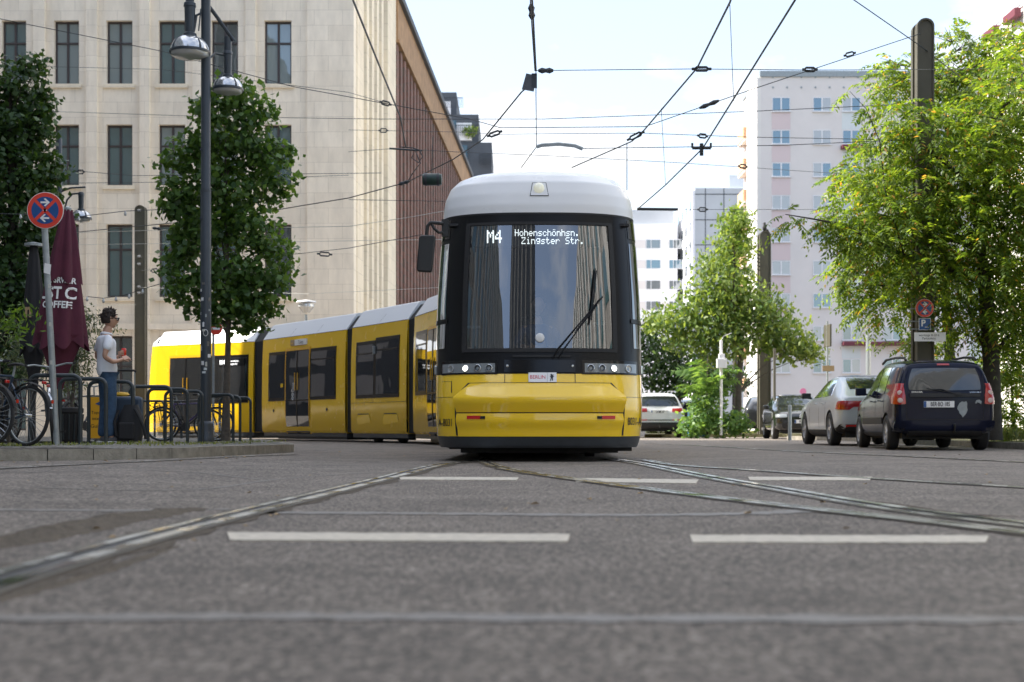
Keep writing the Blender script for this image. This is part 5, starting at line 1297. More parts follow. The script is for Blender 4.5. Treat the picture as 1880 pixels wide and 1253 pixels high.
Y=33; a=[C(1760,130,Y,50,35,1),C(1770,80,Y,35,20,.7),C(1740,60,Y,22,12,.4),C(1820,150,Y,60,45,1),C(1860,90,Y,40,40,1),C(1880,60,Y,25,20,1),C(1690,160,Y,55,40,.9),C(1650,120,Y,40,16,.5),C(1640,150,Y,35,25,.6),C(1680,300,Y,75,60,1),C(1610,310,Y,60,40,.9),C(1560,330,Y,40,22,.6),C(1620,470,Y,70,55,1),C(1580,520,Y,45,30,.7),C(1620,560,Y,55,35,.8),C(1660,400,Y,80,60,1),C(1560,490,Y,30,22,.5),C(1750,220,Y,70,50,1),C(1840,260,Y,80,70,1),C(1680,520,Y,50,30,.8)]
rtree('taller sunlit tree with yellow-green leaf tips rising behind the tall dark mast',Y,a,1745,225,.15,22,r0=.15,limbs=18)
Y=29; a=[C(1880,560,Y,45,60,1),C(1870,640,Y,45,40,1),C(1900,480,Y,45,60,1),C(1850,720,Y,60,40,1),C(1870,790,Y,50,30,1),C(1830,670,Y,50,30,.9),C(1880,660,Y,40,40,1),C(1835,760,Y,25,40,.5),C(1700,635,Y,45,18,.6),C(1660,628,Y,25,10,.4)]
tree('low leafy thicket under the big tree beside the navy estate car',(gx(1862,Y),Y,.15),[(gx(1862,Y),Y,.15),(gx(1860,Y),Y,.8),(gx(1855,Y),Y,1.6)],5,a,'leafail','pinnate',230,.12,.04,'barkdark',23,name='shrub',cat='shrub')
# middle tree (cherry like) with slender twigs
Y=50; a=[C(1330,520,Y,60,40,1),C(1290,560,Y,60,35,1),C(1360,570,Y,60,40,1),C(1240,590,Y,50,25,.9),C(1205,590,Y,25,18,.6),C(1270,620,Y,60,28,.9),C(1350,630,Y,55,30,1),C(1430,600,Y,50,35,1),C(1460,640,Y,45,25,.8),C(1490,650,Y,22,20,.4),C(1300,480,Y,30,16,.5),C(1345,455,Y,35,30,.6),C(1350,405,Y,22,30,.5),C(1360,430,Y,25,40,.5),C(1305,655,Y,25,15,.4),C(1320,600,Y,60,40,1),C(1440,630,Y,40,30,.8),C(1400,560,Y,40,40,.8)]
x0=gx(1356,Y); tree('wide sunlit tree with hanging leaves between the tram and the slim mast',(x0,Y,.12),[(x0-.05,Y,.1),(x0,Y,1.6),(x0+.1,Y,3.2),(x0-.1,Y,4.6),(x0-.2,Y,7.0)],16,a,'leafmid','droop',135,.20,.13,'bark',31,sub=8)
Y=62; a=[C(1215,640,Y,45,30,1.2),C(1200,680,Y,35,40,1.2),C(1260,670,Y,45,40,1.2),C(1240,700,Y,50,30,1.2),C(1300,690,Y,40,40,1.2),C(1190,620,Y,20,25,.8),C(1340,700,Y,40,30,1)]
x0=gx(1247,Y); tree('shady dark tree standing behind the white suv',(x0,Y,.1),[(x0,Y,0),(x0,Y,1.5),(x0,Y,3.4)],6,a,'leafdark','droop',95,.22,.12,'barkdark',32,sub=8)
Y=95; a=[C(1342,440,Y,24,40,1),C(1350,400,Y,14,18,.8),C(1320,480,Y,30,25,1),C(1355,500,Y,25,50,1),C(1345,570,Y,30,40,1)]
x0=gx(1350,Y); tree('slim tree top showing in front of the blue grey tower wall',(x0,Y,.1),[(x0,Y,0),(x0,Y,5),(x0,Y,10),(x0,Y,13)],5,a,'leafmid','droop',45,.3,.2,'bark',33,sub=8)
# feathery ailanthus sapling
Y=49; t=empty('sapling',(gx(1298,Y),Y,.12),0,'bright feathery sapling with long compound leaves on the kerb corner','plant'); g=np.random.default_rng(40)
n=26; an=g.random(n)*6.28; h=g.random(n)*1.9+.9; Cn=np.stack([np.cos(an)*.08,np.sin(an)*.08,h],1); Dn=np.stack([np.cos(an),np.sin(an)*.6,.55+g.random(n)*.5],1); V,Fq=pinnate(Cn,Dn,g,1.25,14,.34,.09); npmesh('crown',V,Fq,'leafbush',t)
m=MB(); m.tube([(0,0,0),(0,0,1.2),(.03,0,2.8)],[.04,.03,.015],6); m.build('trunk','bark',t)
a=[C(1290,770,Y,45,28,.6),C(1320,780,Y,50,22,.6),C(1270,790,Y,30,12,.5),C(1350,775,Y,30,20,.5),C(1300,745,Y,35,20,.5),C(1365,790,Y,20,8,.4)]
P,D=clumps(a,g,260); V,Fq=leafquads(np.repeat(P,5,0)+g.normal(size=(len(P)*5,3))*.12,g,.17,1.7,.2); 
o=npmesh('undergrowth',V,Fq,'leafbush',kind='stuff'); o['label']='low green undergrowth round the sapling on the kerb corner'; o['category']='undergrowth'
# kerb-side grass tufts
def tufts(name,label,boxes,n,h,seed):
    g=np.random.default_rng(seed); Vs=[]
    for (xa,xb,ya,yb,w) in boxes:
        k=int(n*w); P=np.stack([g.uniform(xa,xb,k),g.uniform(ya,yb,k)],1); 
        keep=g.random(k)<(.35+.65*(np.sin(P[:,0]*5)+np.sin(P[:,1]*7.3+1)>0.0)); P=P[keep]
        for x,y in P:
            z=sidez(x,y) if x<0 else .15
            hh=h*(.4+g.random()); an=g.random()*6.28; dx,dy=math.cos(an)*hh*.5,math.sin(an)*hh*.5; w_=.006+.006*g.random()
            px_,py_=-math.sin(an)*w_,math.cos(an)*w_
            Vs.append([(x-px_,y-py_,z),(x+px_,y+py_,z),(x+dx*.5+px_*.7,y+dy*.5+py_*.7,z+hh*.7),(x+dx,y+dy,z+hh*.9)])
    V=np.array(Vs).reshape(-1,3); o=npmesh(name,V,np.arange(len(V)).reshape(-1,4),'grass',kind='stuff'); o['label']=label; o['category']='grass'
tufts('grass','patchy grass and weeds growing along the paved kerb under the cycle racks',[(-5.9,-4.9,16.6,18.2,1),(-5.4,-4.3,17.4,20,.9),(-5.3,-4.2,20,27,1.2),(-6.4,-5.4,15.9,16.8,.9)],420,.035,50)
tufts('grass','grass growing on the verge beside the parked cars',[(9.5,12.5,22.0,26,1),(9.5,13,26,34,1.2)],3500,.22,51)
tufts('grass','dry grass along the sunlit far kerb corner',[(5.2,10.3,53.8,56,1)],1800,.12,52)

# ================================================================= STREET FURNITURE
def sz(x,y): return sidez(x,y)
# cycle racks
def rack_pts(w,h,r=.10):
    p=[(-w/2,0,0),(-w/2,0,h-r)]+[(-w/2+r-r*math.cos(a),0,h-r+r*math.sin(a)) for a in np.linspace(.3,PI/2,5)]
    return p+[(-q[0],q[1],q[2]) for q in p[::-1]]
rk=[(147,147,'nearest, just right of the leaning sign pole'),(195,138,'directly in front of the standing man'),(244,131,'in front of the black backpack'),(314,121,'just right of the blue suitcase'),(344,116,'second to the left of the lamp post'),(372,111,'touching the left side of the lamp post'),(428,101,'just right of the lamp post'),(441,96,'behind the maple trunk'),(460,91,'farthest, nearest the tram joint')]
proto=None
for i,(px,pp,wh) in enumerate(rk):
    Y=F/pp; x=(px-CX)/pp; w=.62
    if proto is None:
        o=MB().tube(rack_pts(w,.87),.027,10).build('cycle_rack','rack',None,sm=50); proto=o
    else: o=proto.copy(); COL.objects.link(o)
    o.location=(x-w/2,Y,sz(x,Y)-.01); o.rotation_euler=(0,0,R(random.uniform(-4,4))); tag(o,'dark steel hoop cycle rack '+wh,'cycle rack','hoop cycle racks along the kerb')
# farther, smaller racks behind
for i,(px,Y,wh) in enumerate([(300,33,'small far rack hoop beside the far bicycle'),(332,33.4,'far rack hoop against the yellow tram tail')]):
    o=proto.copy(); COL.objects.link(o); o.location=(gx(px,Y)-.3,Y,sz(-7,Y)); tag(o,'dark steel hoop cycle rack, '+wh,'cycle rack','hoop cycle racks along the kerb')
# big lamp post
Y=24.9; x0=gx(378,Y); z0=.15
lp=empty('street_lamp',(x0,Y,z0),0,'tall anthracite lamp post with two hanging dome lamps and stickers','street lamp')
m=MB(); m.lathe([(.145,0),(.145,.06),(.132,.08),(.13,.30),(.115,.34),(.095,.36),(.094,4.4),(.085,4.42),(.083,7.9)],(0,0,0),24,'z'); m.lathe([(.092,4.35),(.097,4.38),(.092,4.42)],(0,0,0),24,'z',0,False)
for z in(3.9,5.1,2.6): m.lathe([(.02,0),(.02,.03)],(-.07,-.09,z),8,'y')
m.build('pole','lamppost',lp,sm=35)
for z,h in((5.35,.24),(5.05,.08)):
    pass
def lampkit(par,name,c,r,arm):
    """hanging dome luminaire; c = centre of the rim"""
    cx,cy,cz=c; h=empty(name,c); h.parent=par
    m=MB(); m.lathe([(r*1.02,-.02),(r*1.04,.0),(r*1.02,.03),(r*.99,.02)],(0,0,0),28,'z',0,False)
    for k in range(4):
        a=k*PI/2+PI/4; m.tube([(math.cos(a)*r*1.0*math.cos(b),math.sin(a)*r*math.cos(b),r*.86*math.sin(b)) for b in np.linspace(.02,1.25,7)],.016,6)
    m.lathe([(r*.36,r*.74),(r*.34,r*.95),(r*.27,r*1.0),(.065*r/.27,r*1.02),(.075*r/.27,r*2.3),(.085*r/.27,r*2.32),(.08*r/.27,r*2.5),(.05,r*2.62),(.01,r*2.66)],(0,0,0),20,'z'); m.build('lamp_housing','lamppost',h,sm=40)
    MB().lathe([(r*.985,.0),(r*.93,r*.33),(r*.76,r*.60),(r*.5,r*.76),(r*.3,r*.82)],(0,0,0),28,'z',0,False).build('reflector_dome','reflector',h,sm=60)
    MB().lathe([(r*.97,-.0),(r*.93,-r*.16),(r*.7,-r*.26),(r*.25,-r*.33),(.02,-r*.38),(.001,-r*.4)],(0,0,0),28,'z',0,False).build('lamp_glass','lampdome',h,sm=60)
kk=Y/F
lc1=(gx(351,Y)-x0,-.1,gz(100,Y)-z0); lc2=(gx(412,Y)-x0,.3,gz(158,Y)-z0)
lampkit(lp,'lamp_head',lc1,.345,None); lampkit(lp,'lamp_head',lc2,.27,None)
m=MB(); zt=gz(-40,Y)-z0
m.tube([(lc1[0],-.1,lc1[2]+.80),(lc1[0],-.1,zt)],.075,12)
m.tube([(gx(368,Y)-x0,-.02,gz(-8,Y)-z0),(gx(390,Y)-x0,.1,gz(20,Y)-z0),(lc2[0]+.10,.3,gz(66,Y)-z0)],.035,8); m.tube([(lc2[0],.3,lc2[2]+.66),(lc2[0],.3,gz(60,Y)-z0)],.07,12)
m.tube([(0,0,gz(20,Y)-z0),(gx(362,Y)-x0,-.05,gz(30,Y)-z0),(gx(358,Y)-x0,-.08,gz(60,Y)-z0)],.022,6)
m.tube([(.0,.05,lc2[2]+.45),(.12,.2,lc2[2]+.62),(lc2[0],.3,lc2[2]+.6)],.02,6); m.tube([(gx(367,Y)-x0,-.1,gz(60,Y)-z0),(gx(371,Y)-x0,-.1,gz(20,Y)-z0)],.012,6); m.build('arm','lamppost',lp,sm=40)
# stickers on the post
rs=random.Random(9)
scol=['signwhite','galv','wirelight','signwhite','seal']
for i in range(17):
    z=rs.uniform(1.15,3.0); a=rs.uniform(-2.6,-.55); w=rs.uniform(.03,.07); h=rs.uniform(.03,.09); m=MB(); rr=.097; V=[]
    for k in range(4):
        b=a+(k/3-.5)*w/rr; V+=[(rr*math.cos(b),rr*math.sin(b),z),(rr*math.cos(b),rr*math.sin(b),z+h*rs.uniform(.9,1.1))]
    m.add(V,[(2*k,2*k+2,2*k+3,2*k+1) for k in range(3)]); m.build('sticker',scol[i%5] if z>1.3 else 'aptcyan',lp)
m=MB(); z=1.9; rr=.1
V=[(rr*math.cos(-1.4+.04*math.cos(t)/rr),rr*math.sin(-1.4+.04*math.cos(t)/rr),z+.055*math.sin(t)) for t in np.linspace(0,2*PI,17)]; m.tube(V,.005,4); m.build('sticker_ring','signwhite',lp)
# second lamp behind umbrella
Y=33; x0=gx(109,Y); l2=empty('street_lamp',(x0,Y,.14),0,'smaller far lamp post with two dome lamps behind the maroon umbrella','street lamp')
MB().lathe([(.09,0),(.07,1),(.06,gz(256,Y)-.14),(.03,gz(252,Y)-.14)],(0,0,0),16,'z').build('pole','lamppost',l2,sm=40)
for px,py in((149,402),(74,418)):
    c=(gx(px,Y)-x0,0,gz(py,Y)-.14); lampkit(l2,'lamp_head',c,.235,None)
m=MB()
for px,py,e in((149,402,1),(74,418,-1)):
    x=gx(px,Y)-x0; z=gz(py-58,Y)-.14
    m.tube([(0,0,z-.12),(x*.5,0,z-.02),(x+e*.1,0,z)],.022,6); m.tube([(x*.25,0,z-.5),(x*.35,0,z-.3),(x*.6,0,z-.16),(x,0,z-.14)],.022,6)
m.build('arm','lamppost',l2,sm=40)
# tall masts
def mast(px,py,Y,w,label,zb=.12,d=.30):
    x=gx(px,Y); H=gz(py,Y)-zb; o=empty('mast',(x,Y,zb),0,label,'mast'); m=MB(); 
    prof=[(-w/2,0),(-w/2,H-w*.45)]+[(-w/2*math.cos(a),H-w*.45+w*.45*math.sin(a)) for a in np.linspace(.25,PI-.25,9)]+[(w/2,H-w*.45),(w/2,0)]
    fl=w*.16
    m.prism(prof,-.0,d*.30,'y'); m.prism(prof,d*.7,d,'y'); q=[(a*.78,b-.03 if b>0 else 0) for a,b in prof]; m.prism(q,d*.3+.001,d*.7-.001,'y')
    rimo=[(a,b) for a,b in prof]; inner=[(a*.8,(b if b<H-w else b-w*.10)) for a,b in prof]; k=len(prof)
    for a,b in((0,1),):
        for i in range(k-1):
            A=rimo[i];B=rimo[i+1];Cc=inner[i+1];Dd=inner[i]
            m.add([(A[0],-.035,A[1]),(B[0],-.035,B[1]),(Cc[0],-.035,Cc[1]),(Dd[0],-.035,Dd[1]),(A[0],-.001,A[1]),(B[0],-.001,B[1]),(Cc[0],-.001,Cc[1]),(Dd[0],-.001,Dd[1])],[(0,1,2,3),(0,4,5,1),(2,6,7,3)])
    m.build('pole','polegreen',o,sm=35,fixn=True); return o,x,H
mo,x,H=mast(257,377,48,.35,'dark olive steel mast left of the maple, in front of the office windows')
m=MB()
for py in(388,472,486,528,539): 
    z=gz(py,48)-.12; m.tube([(-.05,-.10,z),(.05,-.10,z)],.05,8); m.tube([(0,-.12,z),(0,0,z)],.03,6)
m.build('wire_bracket','reflector',mo)
mo,x,H=mast(1405,424,53,.42,'dark olive steel mast with a bird on top by the kerb corner',.12,.55)
tagb=MB(); tagb.lathe([(.001,0),(.06,.03),(.085,.10),(.07,.18),(.045,.24),(.05,.29),(.03,.33),(.001,.34)],(0,0,0),12,'z'); tagb.tube([(0,0,.08),(.12,.02,.03),(.17,.03,-.02)],[.05,.04,.015],6); tagb.tube([(-.04,0,.28),(-.08,0,.28)],[.015,.004],5)
b=tagb.build('bird','rubber',None,sm=50,loc=(x,53.15,.12+H)); tag(b,'small dark bird perched on top of the slim mast','bird')
for (z0_,z1_) in((6.1,6.8),(5.0,5.7)):
    m=MB()
    for k in range(6): z=z0_+(z1_-z0_)*k/5; m.tube([(-.2,-.02,z),(-.32,-.05,z+.06)],.025,5)
    m.build('bird_spike','wire',mo)
rs=random.Random(2); m=MB()
for k in range(10):
    z=.1+rs.random()*.9; x_=rs.uniform(-.17,.12); m.add([(x_,-.003-.035,z),(x_+.06,-.038,z),(x_+.07,-.038,z+.12),(x_,-.038,z+.10)],[(0,1,2,3)])
m.build('poster_scrap','signwhite',mo)
mo3,x3,H3=mast(1699,34,27.5,.33,'tall thick olive steel mast among the trees carrying the parking signs',.15,.42)
# no stopping signs
def nostop(par,c,r,arrows,ang=0):
    m=MB(); cx,cy,cz=c
    def disc(r_,y,mi,n=40): m.tube([(cx,y,cz),(cx,y+.006,cz)],r_,n,mi)
    disc(r,cy,0); disc(r*.965,cy-.007,1); s=r*.74
    disc(s,cy-.013,2)
    for sg in(-1,1):
        a=sg*PI/4; d=Vector((math.cos(a),0,math.sin(a))); n_=Vector((-d.z,0,d.x)); P=[Vector((cx,cy-.015,cz))+d*u*s*1.02+n_*v*r*.085 for u,v in((-1,-1),(1,-1),(1,1),(-1,1))]; m.add(P,[(0,1,2,3)],1)
    m.tube([(cx-.02,cy-.017,cz),(cx-.02,cy-.012,cz)],.006,6,0); m.tube([(cx+.02,cy-.017,cz),(cx+.02,cy-.012,cz)],.006,6,0)
    for z,sg in arrows:
        zc=cz+z*r; w=r*.24; y=cy-.018
        m.add([(cx-w,y,zc-.011),(cx+w,y,zc-.011),(cx+w,y,zc+.011),(cx-w,y,zc+.011)],[(0,1,2,3)],0)
        for q in(-1,1):
            tip=(cx+sg*w*1.15,y-.001,zc); b_=(cx+sg*(w*1.15-.055),y-.001,zc+q*.05); m.add([tip,b_,(b_[0]+sg*.0-.02*sg,y-.001,b_[2]-q*.008),(tip[0]-sg*.03,y-.001,zc)],[(0,1,2,3)],0)
    return m.build('sign_plate',['signwhite','signred','signblue'],par)
Y=17.3; xb=gx(104,Y); zb=sz(xb,Y); top=at(80,400,Y)
ns_=empty('traffic_sign',(xb,Y,zb),0,'round red and blue no-stopping sign with two arrows on a leaning steel pole','traffic sign')
m=MB(); m.tube([(0,0,0),(top[0]-xb,0,top[2]-zb+.12)],.038,16); m.build('pole','galv',ns_,sm=40)
c=at(86,388,Y); nostop(ns_,(c[0]-xb,-.055,c[2]-zb),.222,((.43,1),(-.43,-1)))
m=MB(); p=at(90,502,Y); m.add([(p[0]-xb-.05,-.045,p[2]-zb),(p[0]-xb+.03,-.045,p[2]-zb-.02),(p[0]-xb+.04,-.043,p[2]-zb+.10),(p[0]-xb-.04,-.043,p[2]-zb+.12)],[(0,1,2,3)]); m.build('sticker','signwhite',ns_)
for k in range(3):
    p=at(93+k*2,530+k*70,Y); m=MB(); m.add([(p[0]-xb-.02,-.042,p[2]-zb),(p[0]-xb+.01,-.043,p[2]-zb),(p[0]-xb+.01,-.043,p[2]-zb+.05),(p[0]-xb-.02,-.042,p[2]-zb+.05)],[(0,1,2,3)]); m.build('sticker','wirelight',ns_)
# signs on the thick mast
Y=27.4
sg_=empty('traffic_sign',(gx(1688,Y),Y,gz(632,Y)),0,'no-stopping disc above a blue parking sign on the thick mast','traffic sign'); X0=gx(1688,Y);Z0=gz(632,Y)
nostop(sg_,(0,-.35,gz(569,Y)-Z0),.175,((.42,1),(-.42,-1)))
m=MB(); z=gz(598,Y)-Z0; m.obox((0,-.35,z),.112,.006,.112,m=0); m.obox((0,-.357,z),.104,.002,.104,m=1); text_on(m,'P',(-.03,-.362,z+.015),.17,m=0,bold=.03); m.add([(-.0,-.362,z-.062),(.055,-.362,z-.062),(.055,-.362,z-.052),(0,-.362,z-.052)],[(0,1,2,3)],0); m.add([(.05,-.362,z-.075),(.075,-.362,z-.057),(.05,-.362,z-.039)],[(0,1,2)],0)
m.build('parking_plate',['signwhite','signblue'],sg_,bev=0)
m=MB(); z=gz(621,Y)-Z0; m.obox((.10,-.35,z),.30,.006,.085,m=0); text_on(m,'werktags 8-20 h',(.08,-.358,z+.03),.06,m=1); text_on(m,'Parkschein',(.08,-.358,z-.03),.06,m=1); m.build('info_plate',['signwhite','textblack'],sg_)
m=MB(); 
for py in(569,592,606): z=gz(py,Y)-Z0; m.tube([(-.25,-.22,z),(.27,-.22,z)],.012,6); m.tube([(0,-.22,z),(0,-.345,z)],.012,6); m.tube([(.1,-.22,z),(.11,-.03,z)],.012,6)
m.build('bracket','galv',sg_)
# far signs and poles on the right
def simple_pole(px,pyt,pyb,Y,r,label,mt='galv',name='sign_pole',cat='pole',zb=None):
    z=gz(pyb,Y) if zb is None else zb; x=gx(px,Y); o=empty(name,(x,Y,z),0,label,cat); MB().tube([(0,0,0),(0,0,gz(pyt,Y)-z)],r,12).build('pole',mt,o,sm=40); return o,x,z
Y=46; o,x,z=simple_pole(1519,590,0,Y,.04,'grey pole with an edge-on round sign and small plate behind the silver car','galv',zb=.0)
m=MB(); m.obox((0,-.05,gz(617,Y)),.03,.28,.36,(0,0,R(8))); m.build('edge_on_sign','polegreen',o,bev=.01); MB().obox((.02,-.05,gz(677,Y)),.19,.01,.09).build('small_plate','gold',o)
Y=57; o,x,z=simple_pole(1594,577,0,Y,.10,'slim pale grey pole rising behind the silver car','galv',zb=.12); MB().obox((0,0,gz(577,Y)+.05),.13,.1,.12).build('pole_cap','galv',o)
Y=47.5; o,x,z=simple_pole(1422,640,0,Y,.045,'thin dark sign pole just right of the bird mast','polegreen',zb=.0)
Y=42; x=gx(1450,Y); o=MB().lathe([(.055,0),(.055,1.02),(.04,1.05),(.001,1.055)],(0,0,0),16,'z').build('bollard','galv',None,sm=40,loc=(x,Y,0)); tag(o,'short grey steel bollard in front of the black hatchback','bollard')
Y=48.6; o,x,z=simple_pole(1324,625,0,Y,.05,'pale lamp pole with two white boxes rising out of the sapling','signwhite',zb=.12)
MB().obox((0,-.1,gz(658,Y)-.12),.10,.08,.14).build('white_box','signwhite',o,bev=.01); MB().obox((0,-.12,gz(668,Y)-.12),.17,.10,.16).build('white_box','signwhite',o,bev=.01); m=MB(); m.tube([(0,0,gz(625,Y)-.12),(.1,0,gz(617,Y)-.12),(.35,0,gz(612,Y)-.12)],.010,6); m.build('arm','signwhite',o)
Y=75; o,x,z=simple_pole(1474,722,0,Y,.03,'small round pink and white sign over the parked cars','galv',name='round_sign',cat='sign',zb=.12); m=MB(); m.tube([(0,-.06,gz(719,Y)-.12),(0,-.03,gz(719,Y)-.12)],.17,20); m.build('sign_plate',mat('pink_sign',(.7,.2,.4),.5),o)
Y=50.5; bn=empty('waste_bin',(gx(1278,Y),Y,.0),0,'blue wheeled waste bin half hidden by the sapling','waste bin'); m=MB(); m.obox((0,0,.5),.27,.3,.45); m.build('body',mat('bin_blue',(.02,.09,.17),.5),bn,bev=.03); MB().obox((0,.02,.99),.30,.33,.03).build('lid',mat('bin_lid',(.02,.07,.14),.5),bn,bev=.02)
Y=38; ls=empty('round_sign',(gx(397,Y),Y,.14),0,'red round sign plate showing between lamp post and maple trunk','traffic sign'); MB().tube([(-.08,0,0),(-.08,0,gz(606,Y))],.035,10).build('pole','galv',ls); m=MB(); m.tube([(0,-.05,gz(604,Y)-.14),(0,-.035,gz(604,Y)-.14)],.17,28,0); m.obox((0,-.053,gz(604,Y)-.14),.11,.002,.03,m=1); m.build('sign_plate',['signred','signwhite'],ls)
# glass street light in front of the stone corner
Y=50; o,x,z=simple_pole(562,578,0,Y,.05,'white disc street light against the limestone corner above the tram','galv',zb=.0,name='street_lamp',cat='street lamp')
zz=gz(556,Y); MB().lathe([(.12,zz-.35),(.28,zz-.15),(.27,zz-.05),(.06,zz-.02)],(0,0,0),20,'z').build('lamp_glass','lampdome',o,sm=40); MB().lathe([(.03,zz),(.36,zz+.0),(.34,zz+.05),(.05,zz+.10)],(0,0,0),24,'z').build('lamp_cap','signwhite',o,sm=40)
# low wall base and planters etc. on the square behind: dark cafe bin
Y=22.0; bo=empty('waste_bin',(gx(124,Y),Y,sz(-8,Y)),0,'dark round litter bin behind the silver-fendered bicycle','waste bin'); MB().lathe([(.16,0),(.19,.05),(.22,.46),(.24,.48),(.24,.54),(.2,.56)],(0,0,0),20,'z').build('body','rubber',bo,sm=40); m=MB(); 
for k in range(16): a=k*PI/8; m.tube([(.20*math.cos(a),.20*math.sin(a),.06),(.235*math.cos(a),.235*math.sin(a),.45)],.012,5)
m.build('slat','rack',bo)

# umbrellas (closed)
def closed_umbrella(x,Y,zb,ztop,zhem,r,label,mt,seed,textfn=None,tilt=0,tiers=True):
    u=empty('closed_umbrella',(x,Y,zb),0,label,'umbrella'); u.rotation_euler=(0,R(tilt),0)
    MB().lathe([(.03,0),(.03,ztop-.04)],(0,0,0),12,'z').build('pole','gold' if mt=='maroon' else 'rubber',u)
    rr=random.Random(seed); n=96; lob=7; V=[]; m=MB(); ph=[rr.uniform(0,6) for _ in range(4)]
    rows=22; 
    for j in range(rows+1):
        t=j/rows; z=ztop-(ztop-zhem)*t; base=.05+(r-.05)*(t**.85)
        for i in range(n):
            a=2*PI*i/n; f=math.cos(lob*a+ph[0]+.8*t); f2=math.cos(3*a+ph[1]+t); 
            rad=base*(1+.11*f*(.3+t)*(1) +.08*f2*t)
            zz=z-(.10*(f*.5+.5)*t**3 if t>.5 else 0)+.03*math.sin(2*a+ph[2])*t
            V.append((rad*math.cos(a),rad*math.sin(a)*.8,zz))
    m.add(V,[(j*n+i,j*n+(i+1)%n,(j+1)*n+(i+1)%n,(j+1)*n+i) for j in range(rows) for i in range(n)])
    # gather below hem
    cv=m.build('canopy',mt,u,sm=60)
    bv=bvh_of(cv)
    m=MB(); V=[]
    for j in range(8):
        t=j/7; z=zhem+.10-(.75)*t; rad=r*(.75*(1-t)**1.2+.17)
        for i in range(40):
            a=2*PI*i/40; V.append((rad*(1+.12*math.cos(5*a+1))*math.cos(a),rad*.8*math.sin(a),z))
    m.add(V,[(j*40+i,j*40+(i+1)%40,(j+1)*40+(i+1)%40,(j+1)*40+i) for j in range(7) for i in range(40)]); m.build('canopy_fold',mt,u,sm=60)
    if tiers:
        m=MB(); V=[]
        for j in range(6):
            t=j/5; z=ztop+.02-(.98)*t; rad=.055+(.165)*t**.8
            for i in range(60):
                a=2*PI*i/60; V.append((rad*(1+.2*math.cos(6*a))*math.cos(a),rad*(1+.2*math.cos(6*a))*math.sin(a),z-.05*math.cos(6*a)*t))
        m.add(V,[(j*60+i,j*60+(i+1)%60,(j+1)*60+(i+1)%60,(j+1)*60+i) for j in range(5) for i in range(60)]); m.build('vent_flap',mt,u,sm=60)
        MB().lathe([(.05,0),(.05,.05),(.01,.07)],(0,0,ztop+.0),16,'z').build('finial','galv',u)
    else: MB().lathe([(.13,0),(.13,.04),(.02,.06)],(0,0,ztop-.02),16,'z').build('finial','galv',u)
    def wt(txt,cx,cz,size,mtt,sx=1):
        v,f=textmesh(txt,size,'CENTER',sx,.03); P=[]
        for a,b in v:
            h=bv.ray_cast(Vector((cx+a,-5,cz+b)),Vector((0,1,0))); P.append((cx+a,(h[0].y-.012) if h[0] else 0,cz+b))
        # drop faces that miss the cloth
        keep=[q for q in f if all(bv.ray_cast(Vector((P[i][0],-5,P[i][2])),Vector((0,1,0)))[0] for i in q)]
        mb=MB(); mb.add(P,keep); mb.build('canopy_lettering',mtt,u)
    if textfn: textfn(wt)
    return u
Y=19.6; xx=gx(102,Y); zb=sz(xx,Y); zt_=gz(388,Y)-zb; zh=gz(628,Y)-zb
def t1(wt):
    z=lambda py:gz(py,Y)-zb; X=lambda px:gx(px,Y)-xx
    wt('YER SRVIER',X(97),z(517),.11,'signwhite',.85); wt('KOST CO',X(98),z(541),.23,'signwhite',.80); wt('COFFEE',X(97),z(562),.13,'signwhite',.95)
closed_umbrella(xx,Y,zb,zt_,zh,.34,'closed maroon cafe umbrella with white lettering behind the sign pole','maroon',3,t1,tilt=3)
Y=20.6; xx=gx(62,Y); zb2=sz(xx,Y); 
def t2(wt):
    wt('kin',gx(47,Y)-xx,gz(572,Y)-zb2,.30,'gold',.8)
closed_umbrella(xx,Y,zb2,gz(450,Y)-zb2,gz(640,Y)-zb2,.20,'closed black umbrella with gold script left of the maroon one','blackcanvas',5,t2,tiers=False)

# advertising board
Y=23.5; x=gx(181,Y); zb=sz(x,Y); ab_=empty('a_board',(x,Y,zb),R(4),'yellow pavement advertising board with blue arrow beside the man','sign board')
h=gz(727,Y)-zb; w=.17; m=MB(); m.obox((0,0,h/2+.03),w,.02,h/2-.02,(R(-6),0,0),0); m.obox((0,.14,h/2+.03),w,.02,h/2-.02,(R(6),0,0),0); m.build('frame','reflector',ab_)
m=MB(); m.obox((0,-.026,h/2+.03),w-.02,.003,h/2-.05,(R(-6),0,0),0)
def bt(px,py,): return (gx(px,Y)-x,0,gz(py,Y)-zb)
yy=lambda z:-.031-(h/2+.03-z)*math.tan(R(6))
V=[bt(175,742),bt(190,734),bt(192,748)]; m.add([(a,yy(c)-.004,c) for a,b_,c in V],[(0,1,2)],1)
for s_,py,sz_,mi in(('Euro',756,.09,1),('Topeak',758,.07,2),('intern',769,.075,2),('Guitar',783,.085,2)):
    if s_=='Euro': continue
    p=bt(180,py); text_on(m,s_,(p[0],yy(p[2])-.004,p[2]),sz_,m=mi)
m.build('poster',[mat('poster_yellow',(.75,.38,.01),.5),'signblue','textblack'],ab_)
